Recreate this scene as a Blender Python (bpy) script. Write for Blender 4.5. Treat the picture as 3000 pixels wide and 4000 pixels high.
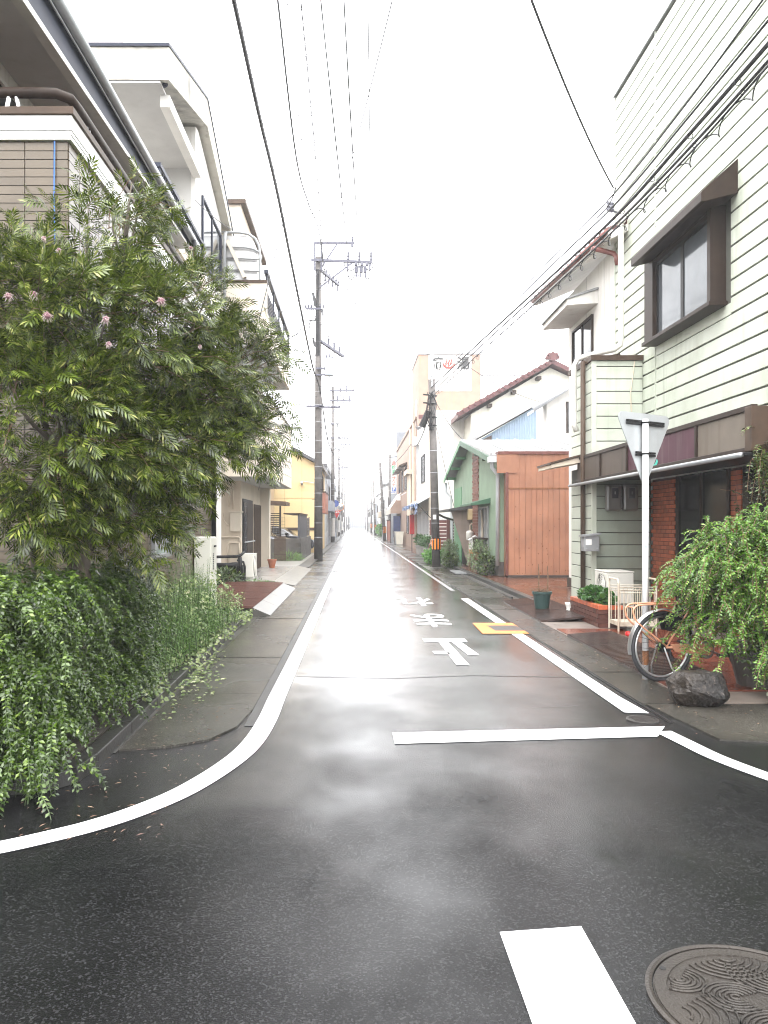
import bpy, math, random
import numpy as np
from mathutils import Vector, Matrix
for o in list(bpy.data.objects): bpy.data.objects.remove(o)
random.seed(7); RNG = np.random.default_rng(11)
S = bpy.context.scene; COL = S.collection
# ------------------------------------------------------------------ camera, sky, sun, exposure
F, U0, V0, H = 1659.0, 766.5, 1133.6, 1.55      # focal length, vanishing point (photo measured 1659 px wide), eye height in metres
cam = bpy.data.cameras.new('camera'); camo = bpy.data.objects.new('camera', cam); COL.objects.link(camo)
camo.location = (0, 0, H); camo.rotation_euler = (math.pi/2, 0, 0)
cam.sensor_fit = 'VERTICAL'; cam.sensor_height = 36; cam.lens = 27
cam.shift_x = 114/4000; cam.shift_y = 50/4000
cam.clip_start = .05; cam.clip_end = 3000
S.camera = camo
SUN_EL, SUN_ROT = math.radians(62), math.radians(200)
W = bpy.data.worlds.new('World'); S.world = W; W.use_nodes = True
nt = W.node_tree; bg = nt.nodes['Background']
sky = nt.nodes.new('ShaderNodeTexSky'); sky.sky_type = 'NISHITA'; sky.sun_disc = False
sky.sun_elevation = SUN_EL; sky.sun_rotation = SUN_ROT; sky.dust_density = 6; sky.air_density = 1; sky.ozone_density = .5
hs = nt.nodes.new('ShaderNodeHueSaturation'); hs.inputs['Saturation'].default_value = .25
mx = nt.nodes.new('ShaderNodeMix'); mx.data_type = 'RGBA'; mx.inputs[0].default_value = .8     # overcast: an even white cloud layer over the blue
mx.inputs[7].default_value = (17, 17.1, 17.4, 1)
nt.links.new(sky.outputs[0], hs.inputs['Color']); nt.links.new(hs.outputs[0], mx.inputs[6]); nt.links.new(mx.outputs[2], bg.inputs[0])
bg.inputs[1].default_value = .12
sun = bpy.data.lights.new('sun', 'SUN'); sun.energy = 1.2; sun.angle = math.radians(60); sun.color = (1, .97, .93)
suno = bpy.data.objects.new('sun', sun); COL.objects.link(suno)
suno.rotation_euler = (math.pi/2 - SUN_EL, 0, math.pi - SUN_ROT)
S.view_settings.view_transform = 'Standard'; S.view_settings.look = 'None'; S.view_settings.exposure = 1.55; S.view_settings.gamma = 1
S.view_settings.use_curve_mapping = False
S.render.engine = 'CYCLES'; S.cycles.use_denoising = True
S.cycles.filter_width = 1.1
S.cycles.max_bounces = 8; S.cycles.diffuse_bounces = 3; S.cycles.glossy_bounces = 3; S.cycles.transmission_bounces = 3
S.cycles.volume_bounces = 1; S.cycles.transparent_max_bounces = 6; S.cycles.sample_clamp_indirect = 6
S.cycles.caustics_reflective = False; S.cycles.caustics_refractive = False

# ------------------------------------------------------------------ helpers
def PX(u, v, x):                                  # where the sight line through a photo point meets the plane X = x
    y = F*x/(u-U0); return Vector((x, y, H-(v-V0)*y/F))
def PY(u, v, y): return Vector(((u-U0)*y/F, y, H-(v-V0)*y/F))
def PZ(u, v, z=0.0):
    y = F*(H-z)/(v-V0); return Vector(((u-U0)*y/F, y, z))
OFF = {}
class MB:
    def __init__(s): s.v = []; s.f = []
    def add(s, vs, fs):
        n = len(s.v); s.v += [tuple(p) for p in vs]; s.f += [tuple(i+n for i in f) for f in fs]; return s
    def box(s, x0, x1, y0, y1, z0, z1):
        if x0 > x1: x0, x1 = x1, x0
        if y0 > y1: y0, y1 = y1, y0
        if z0 > z1: z0, z1 = z1, z0
        return s.add([(x0,y0,z0),(x1,y0,z0),(x1,y1,z0),(x0,y1,z0),(x0,y0,z1),(x1,y0,z1),(x1,y1,z1),(x0,y1,z1)],
                     [(0,3,2,1),(4,5,6,7),(0,1,5,4),(1,2,6,5),(2,3,7,6),(3,0,4,7)])
    def quad(s, *p): return s.add(p, [tuple(range(len(p)))])
    def prism(s, poly, d):                        # a polygon swept along the vector d
        n = len(poly); d = Vector(d); a = [Vector(p) for p in poly]
        return s.add(a+[p+d for p in a], [tuple(range(n-1,-1,-1)), tuple(range(n,2*n))]+[(i,(i+1)%n,n+(i+1)%n,n+i) for i in range(n)])
    def slab(s, a, b, w, t, up=(0,0,1)):          # a bar from a to b, w wide and t thick
        a, b = Vector(a), Vector(b); d = (b-a).normalized(); u = Vector(up)
        sd = d.cross(u)
        if sd.length < 1e-4: sd = d.cross(Vector((1,0,0)))
        sd.normalize(); n = sd.cross(d)
        q = [a+sd*w/2+n*t/2, a-sd*w/2+n*t/2, a-sd*w/2-n*t/2, a+sd*w/2-n*t/2]
        return s.prism(q, b-a)
    def tube(s, pts, r, n=8, cap=True):
        pts = [Vector(p) for p in pts]; m = len(pts); vs = []; prev = None
        rr = r if isinstance(r, (list, tuple)) else [r]*m
        for i, p in enumerate(pts):
            t = (pts[min(i+1,m-1)]-pts[max(i-1,0)]).normalized()
            if prev is None:
                a = Vector((0,0,1)) if abs(t.z) < .9 else Vector((1,0,0)); x = t.cross(a).normalized()
            else:
                x = prev - t*prev.dot(t); x.normalize()
            prev = x; y = t.cross(x)
            vs += [p+(x*math.cos(2*math.pi*k/n)+y*math.sin(2*math.pi*k/n))*rr[i] for k in range(n)]
        fs = [(i*n+k, i*n+(k+1)%n, (i+1)*n+(k+1)%n, (i+1)*n+k) for i in range(m-1) for k in range(n)]
        if cap: fs += [tuple(range(n-1,-1,-1)), tuple((m-1)*n+k for k in range(n))]
        return s.add(vs, fs)
    def lathe(s, prof, c, n=16, axis='z'):        # profile of (radius, height) turned about an axis through c
        vs = []
        for r, h in prof:
            for k in range(n):
                a = 2*math.pi*k/n; p = (r*math.cos(a), r*math.sin(a), h)
                if axis == 'x': p = (h, p[0], p[1])
                if axis == 'y': p = (p[0], h, p[1])
                vs.append((c[0]+p[0], c[1]+p[1], c[2]+p[2]))
        m = len(prof)
        fs = [(i*n+k, i*n+(k+1)%n, (i+1)*n+(k+1)%n, (i+1)*n+k) for i in range(m-1) for k in range(n)]
        fs += [tuple(range(n-1,-1,-1)), tuple((m-1)*n+k for k in range(n))]
        if axis == 'y': fs = [f[::-1] for f in fs]
        return s.add(vs, fs)
    def torus(s, c, R, r, n=32, m=8, axis='z', a0=0, a1=2*math.pi):
        full = abs(a1-a0-2*math.pi) < 1e-6; vs = []; N = n if full else n+1
        for i in range(N):
            a = a0+(a1-a0)*i/n
            for k in range(m):
                b = 2*math.pi*k/m; q = (R+r*math.cos(b)); p = (q*math.cos(a), q*math.sin(a), r*math.sin(b))
                if axis == 'y': p = (p[0], -p[2], p[1])
                if axis == 'x': p = (p[2], p[0], p[1])
                vs.append((c[0]+p[0], c[1]+p[1], c[2]+p[2]))
        return s.add(vs, [(i*m+k, ((i+1)%N)*m+k, ((i+1)%N)*m+(k+1)%m, i*m+(k+1)%m) for i in range(n) for k in range(m)])
    def mesh(s, name, m, off=(0,0,0), smooth=False):
        me = bpy.data.meshes.new(name)
        me.from_pydata([(a-off[0], b-off[1], c-off[2]) for a, b, c in s.v], [], s.f)
        if m: me.materials.append(m)
        if smooth: me.shade_smooth()
        me.update(); return me
    def build(s, name, m, parent=None, smooth=False, bevel=0, **props):
        if parent is None:
            a = np.array(s.v); lo, hi = a.min(0), a.max(0); off = ((lo[0]+hi[0])/2, (lo[1]+hi[1])/2, lo[2])
        else: off = OFF[parent.name]
        ob = bpy.data.objects.new(name, s.mesh(name, m, off, smooth)); COL.objects.link(ob)
        if parent is None: ob.location = off
        else: ob.parent = parent
        OFF[ob.name] = off
        if bevel:
            bm = ob.modifiers.new('bevel', 'BEVEL'); bm.width = bevel; bm.segments = 2; bm.limit_method = 'ANGLE'; bm.angle_limit = .6
        for k, v in props.items(): ob[k] = v
        return ob
def thing(name, label, cat, loc=(0,0,0), group=None):
    o = bpy.data.objects.new(name, None); COL.objects.link(o); o.location = loc; o.empty_display_size = .1
    OFF[o.name] = tuple(loc); o['label'] = label; o['category'] = cat
    if group: o['group'] = group
    return o
def tag(o, label, cat, group=None):
    o['label'] = label; o['category'] = cat
    if group: o['group'] = group
    return o
def struct(o): o['kind'] = 'structure'; return o
def piece(name, me, parent, loc):                 # one more object on a shared mesh
    o = bpy.data.objects.new(name, me); COL.objects.link(o); o.parent = parent
    f = OFF[parent.name]; o.location = (loc[0]-f[0], loc[1]-f[1], loc[2]-f[2]); return o
def copy_tree(o, parent=None):
    c = o.copy(); COL.objects.link(c); c.parent = parent; OFF[c.name] = OFF.get(o.name, (0,0,0))
    for ch in list(o.children): copy_tree(ch, c)
    return c
def np_mesh(name, verts, tris, m, smooth=False):
    me = bpy.data.meshes.new(name); nv, nf = len(verts), len(tris)
    me.vertices.add(nv); me.vertices.foreach_set('co', verts.astype(np.float32).ravel())
    me.loops.add(nf*3); me.loops.foreach_set('vertex_index', tris.astype(np.int32).ravel())
    me.polygons.add(nf); me.polygons.foreach_set('loop_start', np.arange(0, nf*3, 3, dtype=np.int32))
    me.polygons.foreach_set('loop_total', np.full(nf, 3, dtype=np.int32))
    me.materials.append(m); me.update(calc_edges=True); me.validate(); return me
def obj(name, me, parent=None, loc=(0,0,0), **props):
    o = bpy.data.objects.new(name, me); COL.objects.link(o); o.location = loc
    if parent: o.parent = parent
    for k, v in props.items(): o[k] = v
    OFF[o.name] = tuple(loc); return o
def norm(a): return a/np.maximum(np.linalg.norm(a, axis=-1, keepdims=True), 1e-9)

# ------------------------------------------------------------------ materials
MATS = {}
def mat(name, col, rough=.6, var=.12, vs=3.0, bump=0.0, bs=60.0, metal=0.0, streak=0.0, sc=(.1,.09,.06), spec=.5, rnd=0.0, coat=0.0, dirt=0.0, dc=(.06,.06,.035), alpha=None):
    """base colour with cloudy variation, vertical rain streaks, blotches of dirt, per-piece variation and a fine bump"""
    if name in MATS: return MATS[name]
    m = bpy.data.materials.new(name); m.use_nodes = True; t = m.node_tree; N = t.nodes.new; L = t.links.new
    b = t.nodes['Principled BSDF']; b.inputs['Roughness'].default_value = rough; b.inputs['Metallic'].default_value = metal
    b.inputs['Specular IOR Level'].default_value = spec
    if coat: b.inputs['Coat Weight'].default_value = coat; b.inputs['Coat Roughness'].default_value = .12
    g = N('ShaderNodeNewGeometry'); pos = g.outputs['Position']
    def noise(scale, det=4, vec=None):
        n = N('ShaderNodeTexNoise'); n.inputs['Scale'].default_value = scale; n.inputs['Detail'].default_value = det
        L(vec or pos, n.inputs['Vector']); return n.outputs[0]
    def ramp(src, a, c):
        r = N('ShaderNodeMapRange'); r.inputs[1].default_value = a; r.inputs[2].default_value = c; L(src, r.inputs[0]); return r.outputs[0]
    def mul(x, k):
        q = N('ShaderNodeMath'); q.operation = 'MULTIPLY'; L(x, q.inputs[0])
        if hasattr(k, 'links'): L(k, q.inputs[1])
        else: q.inputs[1].default_value = k
        return q.outputs[0]
    def mix(fac, c0, c1):
        q = N('ShaderNodeMix'); q.data_type = 'RGBA'
        if hasattr(fac, 'links'): L(fac, q.inputs[0])
        else: q.inputs[0].default_value = fac
        for i, c in ((6, c0), (7, c1)):
            if hasattr(c, 'links'): L(c, q.inputs[i])
            else: q.inputs[i].default_value = (*c[:3], 1)
        return q.outputs[2]
    lo = tuple(max(0, c*(1-var)) for c in col); hi = tuple(min(1, c*(1+var)) for c in col)
    c = mix(ramp(noise(vs, 6), .3, .7), lo, hi)
    if rnd:
        oi = N('ShaderNodeObjectInfo'); hv = N('ShaderNodeHueSaturation'); L(c, hv.inputs['Color'])
        L(ramp2(N, L, oi.outputs['Random'], 1-rnd, 1+rnd), hv.inputs['Value']); c = hv.outputs[0]
    if streak:
        mp = N('ShaderNodeMapping'); mp.inputs['Scale'].default_value = (7, 7, .5); L(pos, mp.inputs['Vector'])
        s1 = ramp(noise(1, 5, mp.outputs[0]), .52, .75); s2 = ramp(noise(.7, 2), .35, .65)
        c = mix(mul(mul(s1, s2), streak), c, sc)
    if dirt: c = mix(mul(ramp(noise(1.7, 8), .5, .72), dirt), c, dc)
    L(c, b.inputs['Base Color'])
    if bump:
        bn = N('ShaderNodeBump'); bn.inputs['Strength'].default_value = bump; bn.inputs['Distance'].default_value = .01
        L(noise(bs, 3), bn.inputs['Height']); L(bn.outputs[0], b.inputs['Normal'])
    MATS[name] = m; return m
def ramp2(N, L, src, a, c):
    r = N('ShaderNodeMapRange'); r.inputs[3].default_value = a; r.inputs[4].default_value = c; L(src, r.inputs[0]); return r.outputs[0]
def leafmat(name, c0, c1, rough=.35, trans=.35, c2=None):
    m = bpy.data.materials.new(name); m.use_nodes = True; t = m.node_tree; N = t.nodes.new; L = t.links.new
    b = t.nodes['Principled BSDF']; out = t.nodes['Material Output']
    g = N('ShaderNodeNewGeometry'); r = N('ShaderNodeValToRGB'); L(g.outputs['Random Per Island'], r.inputs[0])
    r.color_ramp.elements[0].color = (*c0, 1); r.color_ramp.elements[1].color = (*c1, 1)
    if c2: e = r.color_ramp.elements.new(.88); e.color = (*c1, 1); r.color_ramp.elements[2].color = (*c2, 1)
    L(r.outputs[0], b.inputs['Base Color']); b.inputs['Roughness'].default_value = rough; b.inputs['Specular IOR Level'].default_value = .6
    tr = N('ShaderNodeBsdfTranslucent'); L(r.outputs[0], tr.inputs[0]); ms = N('ShaderNodeMixShader'); ms.inputs[0].default_value = trans
    L(b.outputs[0], ms.inputs[1]); L(tr.outputs[0], ms.inputs[2]); L(ms.outputs[0], out.inputs[0]); return m
def wetmat(name, c0, c1, r_dry, r_wet, grain, gb, puddle=.5, pscale=.6, big=0.0, bc=(.03,.03,.03), film=0.0, cb=(.75,.22), cr=(.2,.09), ior=1.33, flood=None):
    """wet paving: dark, grainy, with a film of water that smooths some patches"""
    m = bpy.data.materials.new(name); m.use_nodes = True; t = m.node_tree; N = t.nodes.new; L = t.links.new
    b = t.nodes['Principled BSDF']; g = N('ShaderNodeNewGeometry'); pos = g.outputs['Position']
    def noise(s, d=4, st=None):
        n = N('ShaderNodeTexNoise'); n.inputs['Scale'].default_value = s; n.inputs['Detail'].default_value = d
        if st:
            mp = N('ShaderNodeMapping'); mp.inputs['Scale'].default_value = st; L(pos, mp.inputs['Vector']); L(mp.outputs[0], n.inputs['Vector'])
        else: L(pos, n.inputs['Vector'])
        return n.outputs[0]
    def rng(s, a, c, d=0., e=1.):
        r = N('ShaderNodeMapRange'); L(s, r.inputs[0])
        for i, x in enumerate((a, c, d, e)): r.inputs[i+1].default_value = x
        return r.outputs[0]
    def mixc(f, a, c):
        q = N('ShaderNodeMix'); q.data_type = 'RGBA'; L(f, q.inputs[0])
        for i, k in ((6, a), (7, c)):
            if hasattr(k, 'links'): L(k, q.inputs[i])
            else: q.inputs[i].default_value = (*k, 1)
        return q.outputs[2]
    wet = rng(noise(pscale, 9, (1, .8, 1)), puddle-.16, puddle+.2)
    col = mixc(rng(noise(1.3, 8), .35, .65), c0, c1)
    vo = N('ShaderNodeTexVoronoi'); vo.inputs['Scale'].default_value = grain; L(pos, vo.inputs['Vector'])
    sp = N('ShaderNodeSeparateColor'); L(vo.outputs['Color'], sp.inputs[0])
    col = mixc(rng(sp.outputs[0], .72, 1, 0, .55), col, tuple(min(1, x*2.4+.022) for x in c1))  # pale stones at random; the asphalt's wet sparkle is put into their colour
    if big: col = mixc(rng(noise(.9, 6), .48, .62, 0, big), col, bc)
    L(col, b.inputs['Base Color'])
    L(rng(wet, 0, 1, r_dry, r_wet), b.inputs['Roughness'])
    bn = N('ShaderNodeBump'); bn.inputs['Distance'].default_value = .006; L(rng(wet, 0, 1, gb, gb*.4), bn.inputs['Strength'])
    ad = N('ShaderNodeMath'); ad.operation = 'ADD'; L(vo.outputs['Distance'], ad.inputs[0]); L(noise(grain*2.1, 2), ad.inputs[1])
    L(ad.outputs[0], bn.inputs['Height'])
    b2 = N('ShaderNodeBump'); b2.inputs['Distance'].default_value = .02; b2.inputs['Strength'].default_value = .05
    L(noise(1.6, 2, (1, 2.2, 1)), b2.inputs['Height']); L(b2.outputs[0], bn.inputs['Normal']); L(bn.outputs[0], b.inputs['Normal'])
    b.inputs['IOR'].default_value = 1.34
    if film:                                     # a film of rain water over the stones, deeper where the street is flooded
        if flood:
            sx = N('ShaderNodeSeparateXYZ'); L(pos, sx.inputs[0]); md = N('ShaderNodeMath'); md.operation = 'MULTIPLY_ADD'; md.inputs[1].default_value = 7.0
            L(noise(.8, 5, (1.3, .7, 1)), md.inputs[0]); L(sx.outputs[1], md.inputs[2]); fl = rng(md.outputs[0], flood[0]+3.5, flood[1]+3.5)
        else:
            vl = N('ShaderNodeValue'); vl.outputs[0].default_value = 0; fl = vl.outputs[0]
        def lerp(f, a, c):
            q = N('ShaderNodeMix'); L(f, q.inputs[0])
            for k, x in ((2, a), (3, c)):
                if hasattr(x, 'links'): L(x, q.inputs[k])
                else: q.inputs[k].default_value = x
            return q.outputs[0]
        L(lerp(fl, .5*(1-film), .5), b.inputs['Specular IOR Level']); L(lerp(fl, ior, 1.6), b.inputs['Coat IOR'])
        L(lerp(fl, rng(wet, 0, 1, r_dry, r_wet), .14), b.inputs['Roughness'])
        L(lerp(fl, rng(wet, 0, 1, film*.5, film*.95), 1.0), b.inputs['Coat Weight']); L(lerp(fl, rng(wet, 0, 1, *cr), rng(wet, 0, 1, .2, .1)), b.inputs['Coat Roughness'])
        L(lerp(fl, rng(wet, 0, 1, gb, gb*.4), .2), bn.inputs['Strength'])
        b3 = N('ShaderNodeBump'); b3.inputs['Distance'].default_value = .003; L(lerp(fl, rng(wet, 0, 1, *cb), rng(wet, 0, 1, .2, .03)), b3.inputs['Strength']); L(ad.outputs[0], b3.inputs['Height']); L(b2.outputs[0], b3.inputs['Normal']); L(b3.outputs[0], b.inputs['Coat Normal'])
    return m
asphalt = wetmat('wet_asphalt', (.004,.004,.0045), (.01,.01,.0105), .3, .15, 150, 1.0, .5, 1.1, film=1.0, cb=(.55,.1), cr=(.2,.1), ior=1.37, flood=(3.6,10.5))
concrete_wet = wetmat('wet_concrete', (.024,.022,.018), (.05,.046,.038), .36, .12, 90, .5, .5, .7, .6, (.025,.024,.021), film=.35)
terracotta = wetmat('wet_red_paving', (.075,.032,.02), (.12,.052,.033), .35, .12, 60, .3, .45, .8, .5, (.05,.035,.03))
line_white = mat('road_paint', (.8,.8,.8), .35, .05, 9, .25, 160, dirt=.18, dc=(.3,.3,.3))
line_orange = mat('orange_road_paint', (.75,.24,.03), .35, .12, 8, .2, 140, dirt=.4, dc=(.35,.15,.05))
white_paint = mat('white_paint', (.78,.77,.74), .45, .05, 4, streak=.25, sc=(.35,.3,.24))
plaster_white = mat('white_plaster', (.74,.72,.68), .75, .06, 2, .15, 120, streak=.45, sc=(.38,.34,.28), dirt=.12, dc=(.4,.37,.3))
plaster_cream = mat('cream_plaster', (.66,.57,.46), .7, .06, 2, .12, 140, streak=.35, sc=(.4,.32,.24))
soffit_grey = mat('soffit_board', (.5,.49,.47), .7, .08, 2, streak=.2, sc=(.25,.23,.2))
navy = mat('navy_metal', (.016,.02,.038), .45, .15, 5, spec=.2)
dark_brown = mat('dark_brown_metal', (.03,.019,.014), .5, .2, 6, streak=.3, sc=(.07,.045,.03), spec=.2)
brown = mat('brown_metal', (.07,.046,.032), .5, .2, 6, streak=.4, sc=(.04,.028,.022), spec=.2)
black = mat('black_metal', (.012,.012,.013), .5, .2, 6, spec=.25)
glass = mat('dark_window_glass', (.02,.024,.03), .08, .3, 2, spec=.5)
glass_pale = mat('curtained_glass', (.3,.32,.33), .08, .25, 3, spec=.8)
grey_metal = mat('grey_metal', (.32,.33,.34), .4, .12, 5, metal=.4, streak=.3, sc=(.18,.15,.12))
steel = mat('steel', (.6,.6,.6), .28, .1, 8, metal=.9)
galv = mat('galvanised_steel', (.4,.41,.43), .45, .15, 9, metal=.5)
pole_conc = mat('pole_concrete', (.105,.095,.09), .7, .25, 5, .2, 50, streak=.5, sc=(.05,.045,.04))
pole_pale = mat('upper_pole_concrete', (.2,.2,.24), .7, .25, 5, .2, 50, streak=.3, sc=(.1,.1,.1))
cable_m = mat('black_cable', (.02,.02,.024), .55, .2, 3)
wood_dark = mat('dark_wood', (.055,.038,.032), .55, .25, 9, .2, 60)
rubber = mat('tyre_rubber', (.022,.022,.025), .6, .2, 9)
def cyl(m, x, y, z0, z1, r, n=12): return m.lathe([(r,z0),(r,z1)], (x,y,0), n)
def window(par, ax, at, a0, a1, z0, z1, out, n=2, fm=None, gm=None, w=.045, d=.05, name='window'):
    """a framed window on the wall plane ax = at; the pane is a child of the frame"""
    f = MB(); g = MB()
    def bx(m, p0, p1, a, b, c, e):
        lo, hi = at+out*p0, at+out*p1
        m.box(lo, hi, a, b, c, e) if ax == 'x' else m.box(a, b, lo, hi, c, e)
    bx(f, .002, d, a0, a1, z0, z0+w); bx(f, .002, d, a0, a1, z1-w, z1)
    bx(f, .002, d, a0, a0+w, z0+w, z1-w); bx(f, .002, d, a1-w, a1, z0+w, z1-w)
    for i in range(1, n):
        q = a0+(a1-a0)*i/n; bx(f, .002, d*.8, q-w/2, q+w/2, z0+w, z1-w)
    fo = f.build(name, fm or dark_brown, par)
    q0 = a0+w
    for i in range(n):
        q1 = a0+(a1-a0)*(i+1)/n-w/2 if i < n-1 else a1-w
        g = MB(); bx(g, .004, .018, q0+.002, q1-.002, z0+w+.002, z1-w-.002); g.build('pane', gm or glass, fo); q0 = q1+w
    return fo
def sag(a, b, s, n=14):
    a, b = Vector(a), Vector(b); return [a.lerp(b, i/n)-Vector((0,0,4*s*(i/n)*(1-i/n))) for i in range(n+1)]
def text_mesh(body, size, m, ext=.004, bold=0.0, spacing=1.0):
    cu = bpy.data.curves.new('text', 'FONT'); cu.body = body; cu.size = size; cu.extrude = ext; cu.offset = bold; cu.align_x = 'CENTER'; cu.align_y = 'CENTER'
    cu.resolution_u = 3; cu.space_character = spacing
    o = bpy.data.objects.new('text', cu); COL.objects.link(o); bpy.context.view_layer.update()
    me = bpy.data.meshes.new_from_object(o.evaluated_get(bpy.context.evaluated_depsgraph_get()))
    bpy.data.objects.remove(o); bpy.data.curves.remove(cu); me.materials.clear(); me.materials.append(m); me.name = 'lettering'; return me
def place_text(me, name, parent, loc, rot, scale=(1,1,1)):
    o = bpy.data.objects.new(name, me); COL.objects.link(o); o.parent = parent
    f = OFF[parent.name]; o.location = tuple(Vector(loc)-Vector(f)); o.rotation_euler = rot; o.scale = scale; return o
# ------------------------------------------------------------------ ground, road, paving
struct(MB().quad((-900,-200,-.03),(900,-200,-.03),(900,1500,-.03),(-900,1500,-.03)).build('ground', mat('ground_soil', (.09,.085,.07), .8, .2, .5)))
road = struct(MB().quad((-40,-14,0),(40,-14,0),(40,420,0),(-40,420,0)).build('road', asphalt))
def flat(pts, z, m, name, par, t=0.0):
    mb = MB()
    if t: mb.prism([(p[0],p[1],z) for p in pts], (0,0,-t))
    else: mb.quad(*[(p[0],p[1],z) for p in pts])
    return mb.build(name, m, par)
# left concrete gutter slabs: each slab a piece, joints 8 mm
lpave = struct(MB().quad((-1.62,28.02,.012),(-.86,28.02,.012),(-.86,400,.012),(-1.62,400,.012)).build('left_pavement', concrete_wet))
ys = [5.55, 7.0, 8.9, 10.9, 12.6, 14.5, 16.5, 18.6, 20.8, 23.1, 25.5, 28.0]
for i in range(len(ys)-1):
    y0, y1 = ys[i]+.006, ys[i+1]-.006; j = random.uniform(-.004, .004)
    if i == 0: pts = [(-1.62,5.25),(-1.3,5.33),(-1.05,5.5),(-.9,5.85),(-.85,6.4),(-.85,y1),(-1.62,y1)]
    else: pts = [(-1.62,y0),(-.85,y0),(-.85,y1),(-1.62,y1)]
    mb = MB(); mb.prism([(p[0], p[1], .016+j) for p in pts][::-1], (0,0,-.03)); mb.build('paving_slab', concrete_wet, lpave)
# dark patch of newer asphalt between the line and the slabs, and along the side street
patch = mat('old_asphalt', (.035,.034,.033), .4, .25, 2.5, .6, 120)
MB().quad((-.85,5.9,.004),(-.775,5.9,.004),(-.775,60,.004),(-.85,60,.004)).build('gutter_strip', patch, lpave)
# right pavement
rpave = struct(MB().quad((2.5,24.02,.012),(3.25,24.02,.012),(3.25,400,.012),(2.5,400,.012)).build('right_pavement', concrete_wet))
ys = [5.5, 6.6, 8.0, 9.9, 11.9, 13.9, 16.0, 18.6, 21.3, 24.0]
for i in range(len(ys)-1):
    y0, y1 = ys[i]+.007, ys[i+1]-.007; j = random.uniform(-.004, .004)
    if i == 0: pts = [(2.62,y0),(4.6,5.2),(4.6,y1),(2.5,y1)]
    elif i < 5: pts = [(2.47,y0),(2.93,y0),(2.93,y1),(2.47,y1)]
    else: pts = [(2.47,y0),(3.25,y0),(3.25,y1),(2.47,y1)]
    mb = MB(); mb.prism([(p[0], p[1], .016+j) for p in pts][::-1], (0,0,-.03)); mb.build('paving_slab', concrete_wet, rpave)
kerb_m = mat('kerb_concrete', (.024,.023,.021), .4, .2, 4, .3, 60, dirt=.5, dc=(.06,.06,.04))
# kerbs and the yards behind them
struct(MB().box(3.45,3.6,14.9,33,-.02,.1).box(3.25,3.3,16,33,-.02,.05).build('right_kerb', kerb_m, bevel=.01))
struct(MB().box(3.302,3.448,14.9,33,-.02,.006).build('right_gutter', mat('gutter_channel', (.05,.048,.042), .3, .3, 4)))
struct(MB().box(3.602,9,14.0,33,-.02,.09).build('right_yard', terracotta))
sf = struct(MB().box(2.931,9,6.62,13.98,-.02,.018).build('shop_forecourt', mat('grout', (.16,.13,.11), .5, .2, 5)))
tile_m = mat('red_floor_tile', (.15,.042,.025), .2, .2, 6, .1, 60, rnd=.25, dirt=.3, dc=(.08,.04,.03))
tm = MB().box(-.146,.146,-.146,.146,0,.012).mesh('floor_tile', tile_m)
k = 0
for iy in range(14):
    for ix in range(6):
        x, y = 3.1+ix*.3, 7.2+iy*.3
        if k < 84: piece('floor_tile', tm, sf, (x, y, .0185)); k += 1
struct(MB().box(-9,-2.06,19.45,32,-.02,.06).box(-9,-2.35,13.0,19.45,-.02,.05).build('left_yard', mat('yard_concrete', (.2,.19,.17), .4, .2, 2, .3, 60, dirt=.4)))
struct(MB().box(-9,-2.0,32,42,-.02,.03).build('parking_lot', mat('parking_concrete', (.24,.23,.21), .4, .2, 2, .3, 60, dirt=.3)))
struct(MB().box(-.02-2.03,-1.62,27,120,-.02,.06).build('left_kerb', kerb_m))
# ------------------------------------------------------------------ painted markings
def ribbon(pts, w, z, name, m, par):
    pts = [Vector((p[0], p[1], 0)) for p in pts]; l = []; r = []
    for i, p in enumerate(pts):
        t = (pts[min(i+1,len(pts)-1)]-pts[max(i-1,0)]).normalized(); n = Vector((-t.y, t.x, 0))
        l.append(p+n*w/2); r.append(p-n*w/2)
    mb = MB()
    n = len(pts); mb.add([(p.x,p.y,z) for p in l]+[(p.x,p.y,z) for p in r], [(i+n,i+n+1,i+1,i)[::-1] for i in range(n-1)])
    mb.f = [f[::-1] for f in mb.f]
    return mb.build(name, m, par)
def smooth(pts, k=6):
    out = []; n = len(pts)
    for i in range(n-1):
        p0, p1, p2, p3 = (np.array(pts[max(0,min(n-1,j))], float) for j in (i-1,i,i+1,i+2))
        for a in range(k):
            t = a/k; out.append(.5*((2*p1)+(-p0+p2)*t+(2*p0-5*p1+4*p2-p3)*t*t+(-p0+3*p1-3*p2+p3)*t**3))
    out.append(np.array(pts[-1], float)); return out
lc = [PZ(u, v)[:2] for u, v in [(-1500,2010),(-700,1930),(-300,1882),(-120,1853),(0,1832),(100,1810),(200,1785),(300,1752),(400,1709),(490,1654),(543,1608),(577,1556),(598,1508),(624,1452)]]
lc = [tuple(p) for p in lc]+[(-.69,9.5),(-.69,12),(-.69,16),(-.69,24),(-.69,60),(-.69,330)]
ribbon(smooth(lc), .155, .005, 'edge_line', line_white, road)
ribbon([(2.3,16.1),(2.3,6.9)], .16, .005, 'edge_line', line_white, road)
MB().quad(*[(p.x,p.y,.005) for p in (PZ(848,1584),PZ(853,1608),PZ(1421,1592),PZ(1436,1570))]).build('stop_line', line_white, road)
MB().quad((2.22,6.9,.0052),(2.22,6.33,.0052),(2.415,6.3,.0052),(2.38,6.9,.0052)).build('edge_line', line_white, road)
c2 = [PZ(u, v)[:2] for u, v in [(1432,1581),(1485,1607),(1550,1638),(1659,1679),(1780,1718),(1950,1765)]]
ribbon(smooth([tuple(p) for p in c2]), .13, .0056, 'edge_line', line_white, road)
MB().quad((.55,1.2,.005),(.87,1.2,.005),(.871,2.957,.005),(.55,2.914,.005)).build('lane_dash', line_white, road)
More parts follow.
